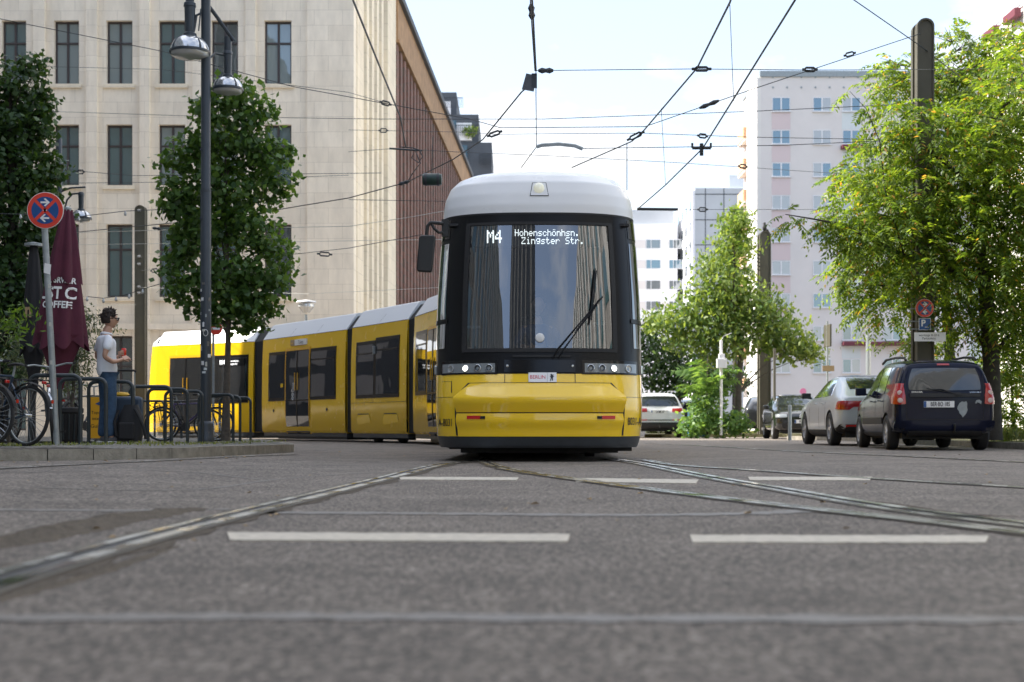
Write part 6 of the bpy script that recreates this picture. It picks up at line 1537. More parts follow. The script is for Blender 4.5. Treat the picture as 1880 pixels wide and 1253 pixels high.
# suitcase, bag, backpack
Y=20.3; sx0=gx(233,Y); zb=sz(sx0,Y)
su=empty('suitcase',(sx0,Y,zb),R(10),'large dark blue wheeled suitcase with raised silver handle','suitcase'); W=.22; H=gz(727,Y)-zb
m=MB(); m.obox((0,0,H/2+.03),W,.15,H/2-.04); 
m.build('shell',mat('suitcase_blue',(.018,.04,.075),.5,bump=.1,bscale=60),su,bev=.05,sm=40); m=MB()
for xq in(-.11,.11): m.tube([(xq,-.02+.0,H-.05),(xq,-.02,H+.34)],.010,8)
m.build('telescopic_handle','galv',su); MB().tube([(-.13,-.02,H+.34),(-.10,-.02,H+.36),(.10,-.02,H+.36),(.13,-.02,H+.34)],.016,8).build('grip','rubber',su,sm=40)
m=MB(); 
for a in(-.17,.17): m.lathe([(.035,-.015),(.035,.015)],(a,0,.035),14,'x')
m.build('wheel','rubber',su)
bp=empty('backpack',(gx(238,Y-.35),Y-.38,sz(sx0,Y-.4)),0,'black backpack leaning against the blue suitcase','backpack'); m=MB(); V=[]
for j in range(11):
    t=j/10; z=.02+t*.52; a=.20*(1-.45*t**2.5)*(.85+.15*math.sin(t*PI)); b_=.13*(1-.5*t**2)
    for i in range(20):
        q=2*PI*i/20; cc,ss=math.cos(q),math.sin(q); V.append((a*math.copysign(abs(cc)**.7,cc)+.02*t,b_*math.copysign(abs(ss)**.7,ss)+.05*t,z))
m.add(V,[(j*20+i,j*20+(i+1)%20,(j+1)*20+(i+1)%20,(j+1)*20+i) for j in range(10) for i in range(20)]+[tuple(range(19,-1,-1)),tuple(200+i for i in range(20))]); m.build('bag','blackcanvas',bp,sm=60)
MB().tube([(.10,-.08,.48),(.17,-.13,.38),(.24,-.14,.22),(.26,-.10,.06)],.022,6).build('strap','blackcanvas',bp,sm=50); MB().tube([(-.12,-.10,.46),(-.16,-.15,.3),(-.14,-.14,.1)],.02,6).build('strap','blackcanvas',bp,sm=50)
m=MB(); m.obox((0,-.13,.17),.11,.03,.12); m.build('front_pocket','blackcanvas',bp,bev=.025)
m=MB(); V=[]
m.lathe([(.001,-.035),(.10,-.03),(.125,0),(.10,.03),(.001,.04)],(0,0,0),16,'z'); m.xf(Matrix.Diagonal((1,.7,1,1))); 
o=m.build('snack_bag',mat('bag_yellow',(.7,.42,.03),.5),None,sm=50,loc=(gx(222,Y),Y,zb+H+.015)); tag(o,'small yellow bag lying on top of the suitcase','bag')

# bicycles
def bicycle(loc,rz,label,frame='navyframe',steer=0,sc_=1,fender='rubber',rack=True,lean=0,group=None):
    b=empty('bicycle',loc,rz,label,'bicycle',group); b.rotation_euler=(R(lean),0,rz); b.scale=(sc_,)*3; rw=.345
    def whl(x):
        wb=empty('wheel',(x,0,rw)); wb.parent=b
        MB().tube([(rw*.955*math.cos(a),0,rw*.955*math.sin(a)) for a in np.linspace(0,2*PI,49)[:-1]],.021,8,closed=True).build('tyre','rubber',wb,sm=60)
        MB().tube([((rw-.035)*math.cos(a),0,(rw-.035)*math.sin(a)) for a in np.linspace(0,2*PI,41)[:-1]],.010,6,closed=True).build('rim','galv',wb,sm=60)
        m=MB()
        for k in range(28):
            a=2*PI*k/28; a2=a+(.32 if k%2 else -.32); s=.025 if k%4<2 else -.025; m.tube([(.02*math.cos(a2),s,.02*math.sin(a2)),((rw-.035)*math.cos(a),0,(rw-.035)*math.sin(a))],.0022,3,cap=False)
        m.cyl((0,-.045,0),(0,.045,0),.022,10); m.build('spokes','reflector',wb)
        m=MB(); fr=rw+.028; V=[]
        aa=np.linspace(.25,PI+.5,20) if x<.5 else np.linspace(.6,PI+.2,18); 
        for a in aa: V+=[(fr*math.cos(PI-a) if x<.5 else fr*math.cos(a),s*.028,fr*math.sin(a)) for s in(-1,1)]+[((fr+.012)*math.cos(PI-a) if x<.5 else (fr+.012)*math.cos(a),0,(fr+.012)*math.sin(a))]
        n=len(aa); m.add(V,[(3*i,3*i+2,3*i+5,3*i+3) for i in range(n-1)]+[(3*i+2,3*i+1,3*i+4,3*i+5) for i in range(n-1)]); m.build('mudguard',fender,wb,sm=60)
    whl(0); whl(1.06)
    bbp=(.46,0,.29); st_=(.28,0,.80); hd=(.90,0,.83); hl=(.93,0,.70)
    m=MB()
    for a,c,r in((bbp,st_,.016),(bbp,hl,.019),(st_,hd,.016),(hd,hl,.019),((.30,0,.72),(0,.05,rw),.009),((.30,0,.72),(0,-.05,rw),.009),(bbp,(0,.05,rw),.010),(bbp,(0,-.05,rw),.010),(hl,(.99,.045,.55),.012),(hl,(.99,-.045,.55),.012),((.99,.045,.55),(1.06,.05,rw),.011),((.99,-.045,.55),(1.06,-.05,rw),.011)): m.tube([a,c],r,8)
    m.build('frame',frame,b,sm=50)
    MB().tube([st_,(.255,0,.93)],.013,8).build('seat_post','galv',b)
    m=MB(); V=[]
    for t,w,z in((0,.0,.0),(.05,.075,.02),(.4,.085,.025),(.7,.04,.02),(1,.025,.01)): V+=[(.12+t*.27,-w,.93+z-.02),(.12+t*.27,0,.945+z),(.12+t*.27,w,.93+z-.02),(.12+t*.27,0,.915)]
    m.add(V,[(4*i+k,4*i+(k+1)%4,4*i+4+(k+1)%4,4*i+4+k) for i in range(4) for k in range(4)]+[(16,17,18,19),(3,2,1,0)]); o=m.build('saddle','rubber',b,fixn=True); s=o.modifiers.new('s','SUBSURF'); s.levels=2; s.render_levels=2; o.data.shade_smooth()
    m=MB(); m.tube([hd,(.885,0,.98)],.013,8); m.tube([(.80,-.29,1.02),(.90,-.2,1.03),(.91,0,.99),(.90,.2,1.03),(.80,.29,1.02)],.012,8); m.build('handlebar','galv',b,sm=50)
    for s in(-1,1): MB().tube([(.80,s*.29,1.02),(.70,s*.30,1.02)],.017,8).build('grip','rubber',b)
    m=MB(); m.lathe([(.085,-.004),(.085,.004)],(bbp[0],-.045,bbp[2]),24,'y'); m.tube([bbp,(bbp[0]+.10,-.06,bbp[2]-.13)],.010,6); m.tube([bbp,(bbp[0]-.10,.06,bbp[2]+.13)],.010,6); m.obox((bbp[0]+.10,-.10,bbp[2]-.14),.045,.035,.012); m.obox((bbp[0]-.10,.10,bbp[2]+.14),.045,.035,.012)
    for s in(0,1): m.tube([(bbp[0],-.045,bbp[2]+(-.08 if s else .08)),(0,-.045,rw+(-.035 if s else .035))],.005,4)
    m.build('crankset','rubber',b)
    if rack:
        m=MB(); 
        for s in(-1,1): m.tube([(0,s*.07,rw),(-.06,s*.07,.74),(-.2,s*.06,.75)],.006,5); m.tube([(-.22,s*.06,.75),(.24,s*.05,.76)],.006,5); m.tube([(0,s*.07,rw),(.1,s*.07,.75)],.006,5)
        for k in range(5): m.tube([(-.2+k*.1,-.06,.752),(-.2+k*.1,.06,.752)],.005,4)
        m.build('luggage_rack','rubber',b)
        m=MB(); m.obox((-.235,0,.72),.012,.03,.018); m.build('rear_light','taillight',b,bev=.008)
    m=MB(); m.obox((-.385,0,.50),.006,.015,.02); m.build('reflector','taillight',b)
    return b
M['navyframe']=mat('bike_blue_frame',(.015,.035,.07),.35,coat=.5); M['blackframe']=mat('bike_black_frame',(.02,.02,.022),.35,coat=.5); M['purpleframe']=mat('bike_purple_frame',(.05,.03,.12),.35)
xb1,yb1=gx(48,16.15),16.15; bicycle((xb1,yb1,sz(xb1,yb1)),R(118+32),'dark blue city bicycle with red rear light, rear wheel towards the leaning sign','navyframe',fender='rubber',lean=4)
yb3=17.55; xb3=gx(99,yb3); bicycle((xb3,yb3,sz(xb3,yb3)-.0),R(106),'black bicycle with silver mudguards behind the leaning sign pole','blackframe',fender='reflector',lean=-4)
yb2=15.75; xb2=gx(-22,yb2); bicycle((xb2,yb2,sz(xb2,yb2)),R(158),'black bicycle cut by the left edge of the photo, only its wheel in view','blackframe',lean=3)
yb=28.3; bicycle((gx(290,yb)+.05,yb,sz(-6.5,yb)),R(12),'distant purple framed bicycle among the racks in front of the tram tail','purpleframe',sc_=.9)
yb=27.0; bicycle((gx(400,yb)-1.05,yb,sz(-6.5,yb)),R(8),'distant black bicycle behind the lamp post and maple trunk','blackframe',sc_=.95)
yb=24.5; bicycle((gx(150,yb)-.2,yb,sz(-8,yb)),R(80),'far bicycle behind the first rack hoop and litter bin','blackframe')
yb=20.5; bicycle((gx(14,yb),yb,sz(-8,yb)),R(140),'black bicycle in the second row under the black umbrella','blackframe',lean=3)

# ================================================================= PERSON
M['skin']=mat('skin',(.46,.27,.19),.55,var=.06,vscale=10); M['hair']=mat('dark_hair',(.030,.020,.015),.7,var=.5,vscale=60,bump=.8,bscale=90)
M['tshirt']=mat('grey_tshirt',(.76,.79,.84),.9,var=.05,vscale=8,bump=.5,bscale=9); M['jeans']=mat('blue_jeans',(.035,.075,.14),.85,var=.3,vscale=14,bump=.5,bscale=12); M['shoe']=mat('shoe_grey',(.10,.10,.11),.7)
Yp=19.9; xp=gx(197,Yp); zp=sz(xp,Yp)
S=1.02
pe=empty('person',(xp,Yp,zp+.005),R(32),'man in light grey t-shirt, blue jeans and sunglasses standing in profile, red can in hand','person'); pe.scale=(S,)*3
# body: x forward, y to his left (away from the camera), z up
N=[(0,0,.96,.08,.095),(0,0,1.10,.075,.09),(-.01,0,1.26,.08,.10),(-.02,0,1.40,.08,.11),(-.015,0,1.47,.07,.09),(.0,0,1.54,.060),(.025,0,1.62,.062),
 (-.02,-.17,1.44,.055),(-.07,-.225,1.30,.045),(-.11,-.235,1.17,.038),(.02,-.20,1.10,.034),(.13,-.15,1.13,.026),(.18,-.13,1.145,.028),
 (-.02,.17,1.44,.055),(-.06,.22,1.30,.045),(-.08,.23,1.18,.038),(.04,.17,1.11,.034),(.14,.08,1.17,.026),(.18,.06,1.20,.028),
 (.0,-.09,.88,.075),(.03,-.095,.50,.055),(.0,-.10,.10,.04),(.05,-.10,.05,.035),(.15,-.11,.035,.03),
 (.0,.09,.88,.075),(.0,.10,.50,.055),(-.04,.11,.10,.04),(.01,.11,.05,.035),(.11,.13,.035,.03)]
E=[(0,1),(1,2),(2,3),(3,4),(4,5),(5,6),(3,7),(7,8),(8,9),(9,10),(10,11),(11,12),(3,13),(13,14),(14,15),(15,16),(16,17),(17,18),(0,19),(19,20),(20,21),(21,22),(22,23),(0,24),(24,25),(25,26),(26,27),(27,28)]
# five fingers for each hand rooted inside the palm
def fingers(mb,pc,fd,up,sd,curl=.6,s=1.0):
    pc=Vector(pc); fd=Vector(fd).normalized(); sd=Vector(sd).normalized(); up=Vector(up).normalized()
    m=[(-1.5,.075),(-.5,.085),(.5,.080),(1.5,.062)]
    V=[]; mb.add([pc+fd*a*.042+sd*b*.038+up*c*.014 for a in(-1,1) for b in(-1,1) for c in(-1,1)],[(0,1,3,2),(4,6,7,5),(0,4,5,1),(2,3,7,6),(0,2,6,4),(1,5,7,3)])
    for o,L in m:
        a=pc+fd*.034+sd*o*.018; p=[a]; an=0
        for k in range(3): an+=curl; d=fd*math.cos(an)-up*math.sin(an); p.append(p[-1]+d*L*(.42,.32,.26)[k])
        mb.tube(p,[.0095,.009,.008,.0065],8)
    a=pc-fd*.02+sd*(-.03); mb.tube([a,a-sd*.025+fd*.025-up*.01,a-sd*.022+fd*.055-up*.02],[.012,.010,.008],8)
body=skinobj('body',N,E,'skin',pe,0,2)
mb=MB(); fingers(mb,(.215,-.115,1.16),(.8,.35,.25),(0,-.5,1),(-.2,.6,.5),.35); fingers(mb,(.205,.045,1.23),(.5,-.7,.2),(.8,.4,0),(0,.1,1),.75)
# head: deformed ball with brow, nose, lips, chin, ears
def head(mb,c,tilt=0):
    c=Vector(c); n=28; mrow=22; V=[]
    for j in range(mrow+1):
        ph=PI*j/mrow-PI/2
        for i in range(n):
            a=2*PI*i/n; x=math.cos(ph)*math.cos(a); y=math.cos(ph)*math.sin(a); z=math.sin(ph)
            X=x*.104; Yv=y*.08; Z=z*.124
            fr=max(0,x)
            if z<0: X*=1-.10*abs(z)*(1 if x<0 else .2); Yv*=1-.28*abs(z)**1.3
            if x<0 and z<-.1: X*=1-.35*(-z-.1)
            side=math.exp(-(y/.22)**2)*(1 if x>0 else 0)
            X+=side*(.028*math.exp(-((z+.20)/.16)**2)+.010*math.exp(-((z+.52)/.09)**2)+.012*math.exp(-((z+.80)/.13)**2)+.006*math.exp(-((z-.18)/.1)**2)-.006*math.exp(-((z-.02)/.07)**2)-.007*math.exp(-((z+.62)/.05)**2))
            V.append(c+Vector((X,Yv,Z)))
    mb.add(V,[(j*n+i,j*n+(i+1)%n,(j+1)*n+(i+1)%n,(j+1)*n+i) for j in range(mrow) for i in range(n)])
    for s in(-1,1):
        mb.tube([c+Vector((-.012,s*.074,-.035)),c+Vector((-.018,s*.083,.0)),c+Vector((-.012,s*.082,.022)),c+Vector((.006,s*.077,.02))],[.009,.012,.013,.006],8)
hc=(.035,0,1.695); head(mb,hc)
tmp=mb.build('tmp','skin',None,sm=70)
bm=bmesh.new(); bm.from_mesh(body.data); bm.from_mesh(tmp.data); bm.to_mesh(body.data); bm.free(); bpy.data.objects.remove(tmp); body.data.shade_smooth()
# eyes, sunglasses, hair
m=MB()
for s in(-1,1): m.lathe([(.001,-.011),(.008,-.007),(.011,0),(.008,.007),(.001,.011)],(.125,s*.033,1.695),10,'z')
m.build('eye','signwhite',pe,sm=60)
m=MB(); 
for s in(-1,1): m.obox((.136,s*.034,1.698),.006,.030,.021,(0,0,-s*.15)); m.obox((.10,s*.072,1.708),.048,.004,.008,(0,0,s*.12)); m.obox((.04,s*.081,1.705),.025,.003,.006)
m.obox((.140,0,1.707),.004,.012,.004); m.build('sunglasses','gloss_black',pe,bev=.003)
g=np.random.default_rng(3); m=MB(); n=26; V=[]
for j in range(15):
    ph=-.55+(PI/2+.55)*j/14
    for i in range(n):
        a=2*PI*i/n; cx_=math.cos(a); 
        lim=-.05 if cx_>.55 else -9
        p_=max(ph,.62) if cx_>.62 else (max(ph,.15) if cx_>.1 else ph); r_=1+.09*math.sin(i*2.1+j*1.7)+.05*g.random()
        V.append((hc[0]-.012+.106*math.cos(p_)*cx_*r_,.089*math.cos(p_)*math.sin(a)*r_,hc[2]+.008+.124*math.sin(p_)*(1+.06*g.random())))
m.add(V,[(j*n+i,j*n+(i+1)%n,(j+1)*n+(i+1)%n,(j+1)*n+i) for j in range(14) for i in range(n)])
for k in range(120):
    d=g.normal(size=3); d[2]=abs(d[2])*1.0+.1; d/=np.linalg.norm(d); 
    if d[0]>.6 and d[2]<.6: continue
    p=Vector((hc[0]-.01+.108*d[0],.085*d[1],hc[2]+.012+.125*d[2])); q=Vector((d[0],d[1],d[2]+.2))*.010+Vector(g.normal(size=3)*.010); m.tube([p,p+q,p+q*1.5+Vector(g.normal(size=3)*.008)],[.013,.010,.005],5)
m.build('hair','hair',pe,sm=80)
TS=[(0,0,.86,.145,.165),(-.005,0,1.08,.125,.15),(-.015,0,1.22,.125,.16),(-.02,0,1.36,.128,.175),(-.012,0,1.47,.11,.14),(.0,0,1.53,.07,.075),(-.02,-.175,1.435,.078),(-.055,-.215,1.33,.070),(-.078,-.235,1.24,.066),(-.02,.175,1.435,.078),(-.05,.215,1.33,.070),(-.07,.235,1.24,.066)]
skinobj('tshirt',TS,[(0,1),(1,2),(2,3),(3,4),(4,5),(3,6),(6,7),(7,8),(3,9),(9,10),(10,11)],'tshirt',pe,3,2)
skinobj('jeans',[(0,0,1.02,.12,.14),(0,-.09,.84,.105),(.03,-.095,.52,.078),(.01,-.10,.30,.07),(.0,-.10,.07,.072),(0,.09,.84,.105),(.0,.10,.52,.078),(-.02,.105,.30,.07),(-.04,.11,.07,.072)],[(0,1),(1,2),(2,3),(3,4),(0,5),(5,6),(6,7),(7,8)],'jeans',pe,0,2)
for (ax,ay,rz_) in((.0,-.10,-.08),(-.04,.11,.18)):
    sh=skinobj('shoe',[(ax-.04,ay,.05,.045),(ax+.04,ay,.05,.046),(ax+.13,ay+math.sin(rz_)*.1,.038,.040),(ax+.19,ay+math.sin(rz_)*.15,.034,.034)],[(0,1),(1,2),(2,3)],'shoe',pe,0,2)
    m=MB(); m.tube([(ax-.075,ay,.012),(ax+.06,ay,.012),(ax+.215,ay+math.sin(rz_)*.16,.012)],[.04,.048,.036],8); m.v=[(a,b_,max(0.0,min(.022,c_))) for a,b_,c_ in m.v]; m.build('shoe_sole','signwhite',sh)
mx_=Matrix.Translation((xp,Yp,zp+.005))@Matrix.Rotation(R(32),4,'Z')@Matrix.Scale(S,4)
cp=mx_@Vector((.235,.02,1.19)); o=MB().lathe([(.028,0),(.033,.01),(.033,.105),(.027,.115),(.026,.118)],(0,0,0),20,'z').build('drink_can','red',None,sm=40,loc=cp); tag(o,'red drink can held in the standing man\'s raised hand','can')

# driver
dr=empty('person',(TX+.0,TY+1.22,1.18),0,'tram driver in dark blue jacket sitting behind the windscreen','person')
ND=[(0,.05,0,.10,.13),(0,.06,.22,.11,.15),(0,.05,.44,.10,.16),(0,.02,.56,.055),(0,0,.64,.05),(-.19,.02,.47,.055),(-.27,-.14,.26,.042),(-.16,-.38,.22,.033),(.19,.02,.47,.055),(.27,-.14,.26,.042),(.16,-.38,.22,.033),(-.10,-.30,.02,.075),(.10,-.30,.02,.075)]
skinobj('body',[(a,b_,c_,(r_[0]*.93),*( [r_[1]*.9] if len(r_)>1 else [])) for a,b_,c_,*r_ in ND],[(0,1),(1,2),(2,3),(3,4),(2,5),(5,6),(6,7),(2,8),(8,9),(9,10),(0,11),(0,12)],'skin',dr,0,2)
bd=[c for c in dr.children][0]; mb=MB(); head(mb,(0,0,0)); mb.xf(Matrix.Translation((0,-.01,.76))@Matrix.Rotation(R(-90),4,'Z'))
for sx__ in(-1,1): fingers(mb,(sx__*.155,-.44,.21),(0,-1,.1),(0,0,1),(1,0,0),.6)
tmp=mb.build('tmp','skin',None,sm=70); bm=bmesh.new(); bm.from_mesh(bd.data); bm.from_mesh(tmp.data); bm.to_mesh(bd.data); bm.free(); bpy.data.objects.remove(tmp); bd.data.shade_smooth()
skinobj('jacket',[(a,b_,c_,r_[0]*1.12,*( [r_[1]*1.1] if len(r_)>1 else [])) for a,b_,c_,*r_ in ND[:4]+ND[5:7]+[(-.18,-.32,.225,.04)]+ND[8:10]+[(.18,-.32,.225,.04)]],[(0,1),(1,2),(2,3),(2,4),(4,5),(5,6),(2,7),(7,8),(8,9)],mat('driver_jacket',(.03,.05,.12),.8),dr,0,2)
MB().lathe([(.085,-.02),(.095,.03),(.085,.08),(.05,.115),(.001,.125)],(0,.015,.79),16,'z').build('hair','hair',dr,sm=60)
# ================================================================= OVERHEAD WIRES
def wire(pts,r,label,mt='wire',fit=None,name='overhead_wire',sag=0,cat='cable'):
    P=[Vector(at(*p)) for p in pts]; Q=[]
    if len(P)==2 and sag:
        a,b=P; Q=[a.lerp(b,t)-Vector((0,0,sag*4*t*(1-t))) for t in np.linspace(0,1,13)]
    else: Q=P
    o=MB().tube(Q,r,6).build(name,mt); tag(o,label,cat,'overhead tram wires')
    for (px,py,Y,kind,dx,dy) in (fit or []):
        c=Vector(at(px,py,Y)); k=Y/F; d=Vector((dx*k,0,-dy*k)); m=MB()
        if kind=='t':   # turnbuckle
            nrm=d.normalized(); u=nrm.cross(Vector((0,1,0)))*.035*(Y/28)
            m.tube([c-d,c-d*.7],.022,6); m.tube([c+d,c+d*.7],.022,6); m.tube([c-d*.7,c-d*.5+u,c+d*.5+u,c+d*.7],.018,6); m.tube([c-d*.7,c-d*.5-u,c+d*.5-u,c+d*.7],.018,6)
        elif kind=='i': m.tube([c-d,c-d*.5,c,c+d*.5,c+d],[.02,.045,.03,.045,.02],8)
        elif kind=='b': m.tube([c-d,c+d],.03,6); m.tube([c+Vector((0,0,.08)),c-Vector((0,0,.14))],.035,8); m.tube([c-d+Vector((0,0,.09)),c-d],.02,6); m.tube([c+d+Vector((0,0,.09)),c+d],.02,6)
        m.build('insulator','wire',o)
    return o
s='thin span wire '
wire([(977,-40,15.5),(977,0,17.2),(984,130,20.8)],.014,'vertical-looking contact wire entering at top centre',fit=[(976,22,18,'i',1,14)])
wire([(973,-40,15.5),(974,10,17.2),(982,130,20.9)],.009,'thinner carrier wire beside the contact wire at top centre')
wire([(984,130,20.8),(984,175,22),(985,270,26)],.008,'hanger wire from the dark plate down to the curved arm')
wire([(985,270,26),(957,308,27.5)],.008,'short wire from the curved arm down to the tram roof')
o=wire([(968,160,21.5),(957,170,22),(886,257,25.5),(832,293,28),(747,335,31),(640,364,33),(420,400,37),(0,440,45)],.012,'contact wire curving left from the dark plate over the tram',fit=[(908,246,24.6,'t',14,-5),(742,336,31,'i',10,-3)])
m=MB(); c=[at(966,135,21.0),(at(986,139,21.0)),(at(980,168,21.4)),(at(958,164,21.4))]; m.add(c+[(a,b_+.03,z) for a,b_,z in c],[(0,1,2,3),(7,6,5,4),(0,4,5,1),(1,5,6,2),(2,6,7,3),(3,7,4,0)]); m.add([tuple(Vector(at(981,150,20.95))+Vector(q)) for q in((-.04,0,-.1),(.04,0,-.1),(.04,0,.12),(-.04,0,.12))],[(0,1,2,3)]); o=m.build('signal_plate','lamppost'); tag(o,'dark tilted square plate hanging on the wire at top centre','signal plate')
o=wire([(985,270,26),(995,267,26),(1026,265,26),(1055,268,26),(1070,274,26)],.035,'grey curved registration arm above the tram roof','galv')
wire([(1070,273,26),(1275,270,26),(1440,267,26.5),(1690,256,27.5)],.007,s+'running right from the curved arm to the bar clamp')
wire([(1348,-20,16.5),(1340,5,17.4),(1280,125,20.8),(1182,240,25),(1160,260,26),(1050,308,30)],.013,'contact wire sweeping down from top right of centre',fit=[(1288,127,20.8,'t',18,0),(1167,250,25.3,'t',16,-8)])
wire([(1340,10,17.5),(1345,140,21),(1347,185,22)],.005,'thin dropper hanging between the two right contact wires')
wire([(1214,200,23.3),(1218,270,26),(1222,340,30)],.005,'thin dropper left of the bar clamp')
wire([(1151,262,26),(1151,350,26)],.008,'straight hanging dropper right of the tram roof')
wire([(1470,-20,16.5),(1460,0,17),(1345,185,22.5),(1290,273,26),(1222,340,30),(1170,385,34)],.013,'rightmost contact wire running down to the clamp above the white block',fit=[(1288,272,26,'b',17,0)])
wire([(984,130,20.8),(1275,127,20.8),(1487,129,21.5),(1705,128,27),(1950,125,33)],.006,s+'level with the dark plate running to the right mast',fit=[(1002,130,20.8,'i',14,0),(1487,128,21.5,'t',14,0)])
wire([(1170,384,34),(1245,385,34)],.035,'thick insulated bar at the end of the contact wire')
wire([(1245,385,34),(1500,385,38),(1700,388,42)],.006,s+'continuing right from the thick insulated bar',fit=[(1290,385,35,'t',10,0)])
wire([(-20,204,45),(90,205,45),(400,215,40),(700,219,32),(1000,219,28),(1376,205,28),(1700,190,27.5)],.007,s+'crossing the whole view just above the tram roof',fit=[(100,205,45,'i',8,0)])
wire([(640,239,40),(850,243,34),(908,247,30),(1130,245,27),(1182,245,26.5),(1370,252,27),(1690,258,27.5)],.006,s+'passing behind the curved arm',fit=[(704,240,38,'t',9,0),(1290,250,27,'t',10,1)])
wire([(640,279,36),(725,273,34),(850,280,32),(1000,286,30),(1242,299,31),(1700,330,40)],.006,s+'slanting slightly down to the right behind the tram roof',fit=[(1364,306,33,'t',9,1)])
wire([(-20,33,30),(0,35,30),(300,95,30),(540,160,30),(716,192,30),(863,219,29),(919,235,28),(1184,233,26),(1385,163,26),(1690,62,27.3)],.008,'long wire descending from the upper left and rising to the tall mast',fit=[(708,190,30,'t',11,3),(1302,192,26,'i',18,-7),(1560,100,27,'t',11,-3)])
wire([(-20,338,36),(300,335,36),(640,322,36)],.006,s+'across the office facade above the round sign',fit=[(148,316,36,'t',8,0)])
wire([(-20,302,36),(250,323,36),(700,318,36)],.007,s+'level with the second row of office windows')
wire([(640,367,33),(820,370,31)],.006,s+'under the dark green signal lamp')
wire([(120,428,44),(400,420,38),(640,416,34),(747,400,33),(815,388,32)],.007,'pale wire rising to the right in front of the brick wing','wirelight',fit=[(288,420,40,'i',8,1)])
wire([(120,450,44),(480,445,40),(815,440,32)],.006,'second pale wire below the first in front of the brick wing','wirelight')
wire([(260,497,48),(290,495,44),(640,456,33),(775,431,32)],.007,'wire from the olive mast rising to the tram mirror',fit=[(284,497,46,'t',8,-1),(596,467,34,'t',14,1)])
wire([(260,528,48),(560,540,44),(815,528,33)],.005,s+'low above the middle tram carriages','wirelight')
wire([(640,-20,20),(648,0,21),(700,130,25),(735,215,28),(745,270,30)],.016,'thick cable hanging down in front of the limestone corner')
o=wire([(735,270,30),(758,272,30),(770,276,30),(776,288,30),(768,299,30),(756,290,30),(762,276,30),(772,300,30),(758,318,31),(748,335,31)],.012,'looped cable beside the brick wing')
wire([(715,273,32),(775,277,32)],.022,'short dark bar holding the looped cable')
wire([(1560,-5,24),(1690,85,27.2),(1760,140,29),(1860,200,32)],.010,'cable crossing the top of the thick mast')
wire([(-20,120,40),(300,128,40),(640,170,36),(716,192,34)],.006,s+'high over the office windows')
wire([(0,563,44),(250,560,46)],.004,'faint wire low in front of the office','wirelight')
# hanging signal lamp
c=at(793,330,29); o=empty('signal_lamp',c,0,'dark green cylindrical lamp hanging on wires before the brick wing','signal lamp'); m=MB(); m.lathe([(.02,-.20),(.11,-.19),(.125,-.14),(.125,.14),(.11,.20),(.02,.21)],(0,0,0),20,'x'); m.build('housing',mat('dark_green_shell',(.012,.035,.028),.35),o,sm=40)
m=MB(); m.lathe([(.128,-.15),(.13,-.14),(.13,-.11),(.128,-.10)],(0,0,0),20,'x',0,False); m.lathe([(.128,.10),(.13,.11),(.13,.14),(.128,.15)],(0,0,0),20,'x',0,False); m.tube([(0,0,.11),(0,0,.2),(.02,0,.9)],.008,6); m.build('band','wire',o)
# string of bulbs
st_=empty('string_lights',(0,0,0),0,'string of small bulbs drooping from the mast towards the umbrella','string lights'); P=[at(x_,y_,26) for x_,y_ in((160,545),(190,548),(213,545),(237,540),(262,531),(300,520))]; MB().tube(P,.007,5).build('cable','wire',st_)
for p in P: MB().lathe([(.012,.0),(.014,-.02),(.028,-.05),(.02,-.08),(.001,-.09)],p,10,'z').build('bulb','lampdome',st_,sm=50)
st2=empty('string_lights',(0,0,0),0,'upper string of bulbs crossing behind the round no-stopping sign','string lights'); P=[at(x_,y_,26) for x_,y_ in((-20,392),(38,394),(145,398),(230,388),(300,385),(380,400))]; MB().tube(P,.007,5).build('cable','wire',st2)
for p in P[1:5]: MB().lathe([(.012,.0),(.014,-.02),(.028,-.05),(.02,-.08),(.001,-.09)],p,10,'z').build('bulb','lampdome',st2,sm=50)

# ================================================================= LIGHT, SKY, CAMERA
SUN_EL,SUN_AZ=45,-86   # azimuth from +Y clockwise, so the sun stands to the left
wd=bpy.data.worlds.new('World'); SC.world=wd; wd.use_nodes=True; n=wd.node_tree.nodes; l=wd.node_tree.links; bg=n['Background']
sky=n.new('ShaderNodeTexSky'); sky.sky_type='NISHITA'; sky.sun_disc=False; sky.sun_elevation=R(SUN_EL); sky.sun_rotation=R(SUN_AZ); sky.air_density=1.0; sky.dust_density=1.2; sky.ozone_density=1.2
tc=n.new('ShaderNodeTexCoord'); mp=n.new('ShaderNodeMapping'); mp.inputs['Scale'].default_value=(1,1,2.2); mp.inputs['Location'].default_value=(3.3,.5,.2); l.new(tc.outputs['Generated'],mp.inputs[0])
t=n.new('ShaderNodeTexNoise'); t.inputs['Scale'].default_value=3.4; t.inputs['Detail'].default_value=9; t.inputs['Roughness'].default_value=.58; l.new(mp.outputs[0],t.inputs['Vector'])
r=n.new('ShaderNodeValToRGB'); r.color_ramp.elements[0].position=.50; r.color_ramp.elements[0].color=(.30,.30,.30,1); r.color_ramp.elements[1].position=.60; r.color_ramp.elements[1].color=(.95,.95,.95,1); l.new(t.outputs['Fac'],r.inputs['Fac'])
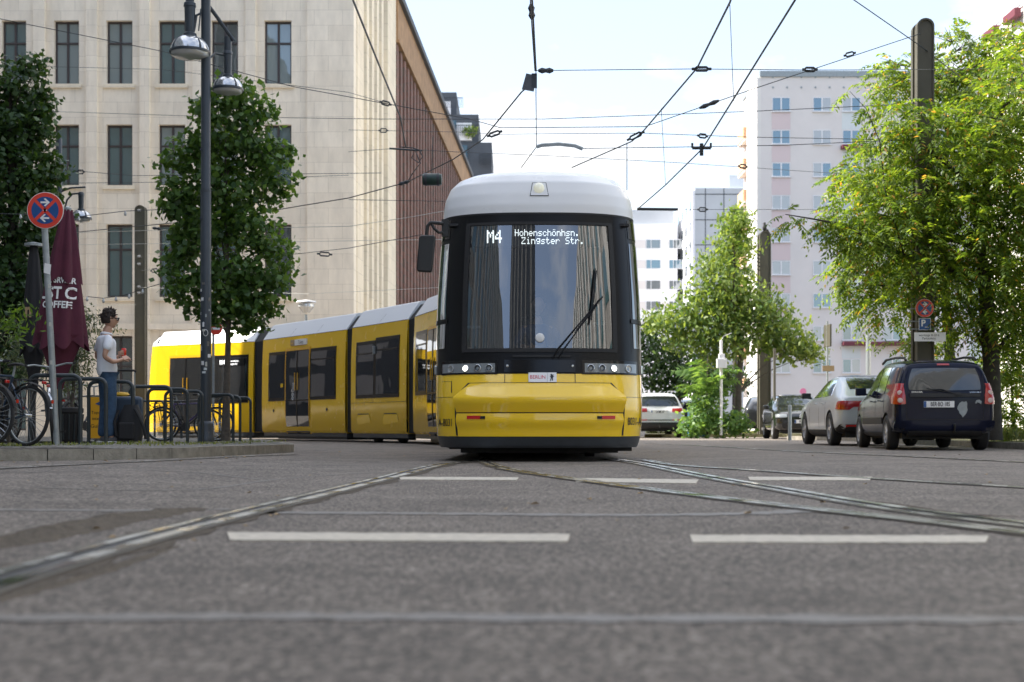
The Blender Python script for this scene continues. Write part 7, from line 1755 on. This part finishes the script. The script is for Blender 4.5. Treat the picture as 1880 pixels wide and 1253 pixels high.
sx_=n.new('ShaderNodeSeparateXYZ'); l.new(tc.outputs['Generated'],sx_.inputs[0]); mr=n.new('ShaderNodeMapRange'); mr.inputs['From Min'].default_value=-.25; mr.inputs['From Max'].default_value=.35; mr.inputs['To Min'].default_value=.45; l.new(sx_.outputs[1],mr.inputs['Value'])
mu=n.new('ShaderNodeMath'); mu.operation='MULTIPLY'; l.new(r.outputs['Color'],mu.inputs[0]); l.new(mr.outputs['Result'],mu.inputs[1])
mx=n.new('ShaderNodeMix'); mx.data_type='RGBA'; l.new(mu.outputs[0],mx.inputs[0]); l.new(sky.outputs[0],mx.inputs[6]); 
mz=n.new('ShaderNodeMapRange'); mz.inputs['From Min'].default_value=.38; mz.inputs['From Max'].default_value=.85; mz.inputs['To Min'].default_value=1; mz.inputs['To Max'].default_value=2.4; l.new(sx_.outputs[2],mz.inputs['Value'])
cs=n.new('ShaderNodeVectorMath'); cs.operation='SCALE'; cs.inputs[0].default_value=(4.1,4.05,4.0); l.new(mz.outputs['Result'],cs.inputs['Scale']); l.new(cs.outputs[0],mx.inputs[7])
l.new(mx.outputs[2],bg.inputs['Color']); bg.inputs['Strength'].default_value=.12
sl_=bpy.data.lights.new('sun','SUN'); sl_.energy=4.1; sl_.angle=R(.5); sl_.color=(1,.94,.85); so=bpy.data.objects.new('sun',sl_); COL.objects.link(so)
az=R(SUN_AZ); d=Vector((math.sin(az)*math.cos(R(SUN_EL)),math.cos(az)*math.cos(R(SUN_EL)),math.sin(R(SUN_EL)))); so.rotation_euler=d.to_track_quat('Z','Y').to_euler()
cam=bpy.data.cameras.new('camera'); co=bpy.data.objects.new('camera',cam); COL.objects.link(co); co.location=(0,0,CH); co.rotation_euler=(R(90),0,0)
cam.sensor_width=36; cam.lens=50; cam.shift_y=(HZ-626.5)/1880; cam.clip_start=.05; cam.clip_end=5000; cam.dof.use_dof=True; cam.dof.focus_distance=17.5; cam.dof.aperture_fstop=2.6
SC.camera=co
SC.view_settings.view_transform='Standard'; SC.view_settings.look='None'; SC.view_settings.exposure=1.52; SC.view_settings.gamma=1
SC.cycles.max_bounces=8; SC.cycles.transparent_max_bounces=12; SC.cycles.use_denoising=True; SC.render.film_transparent=False
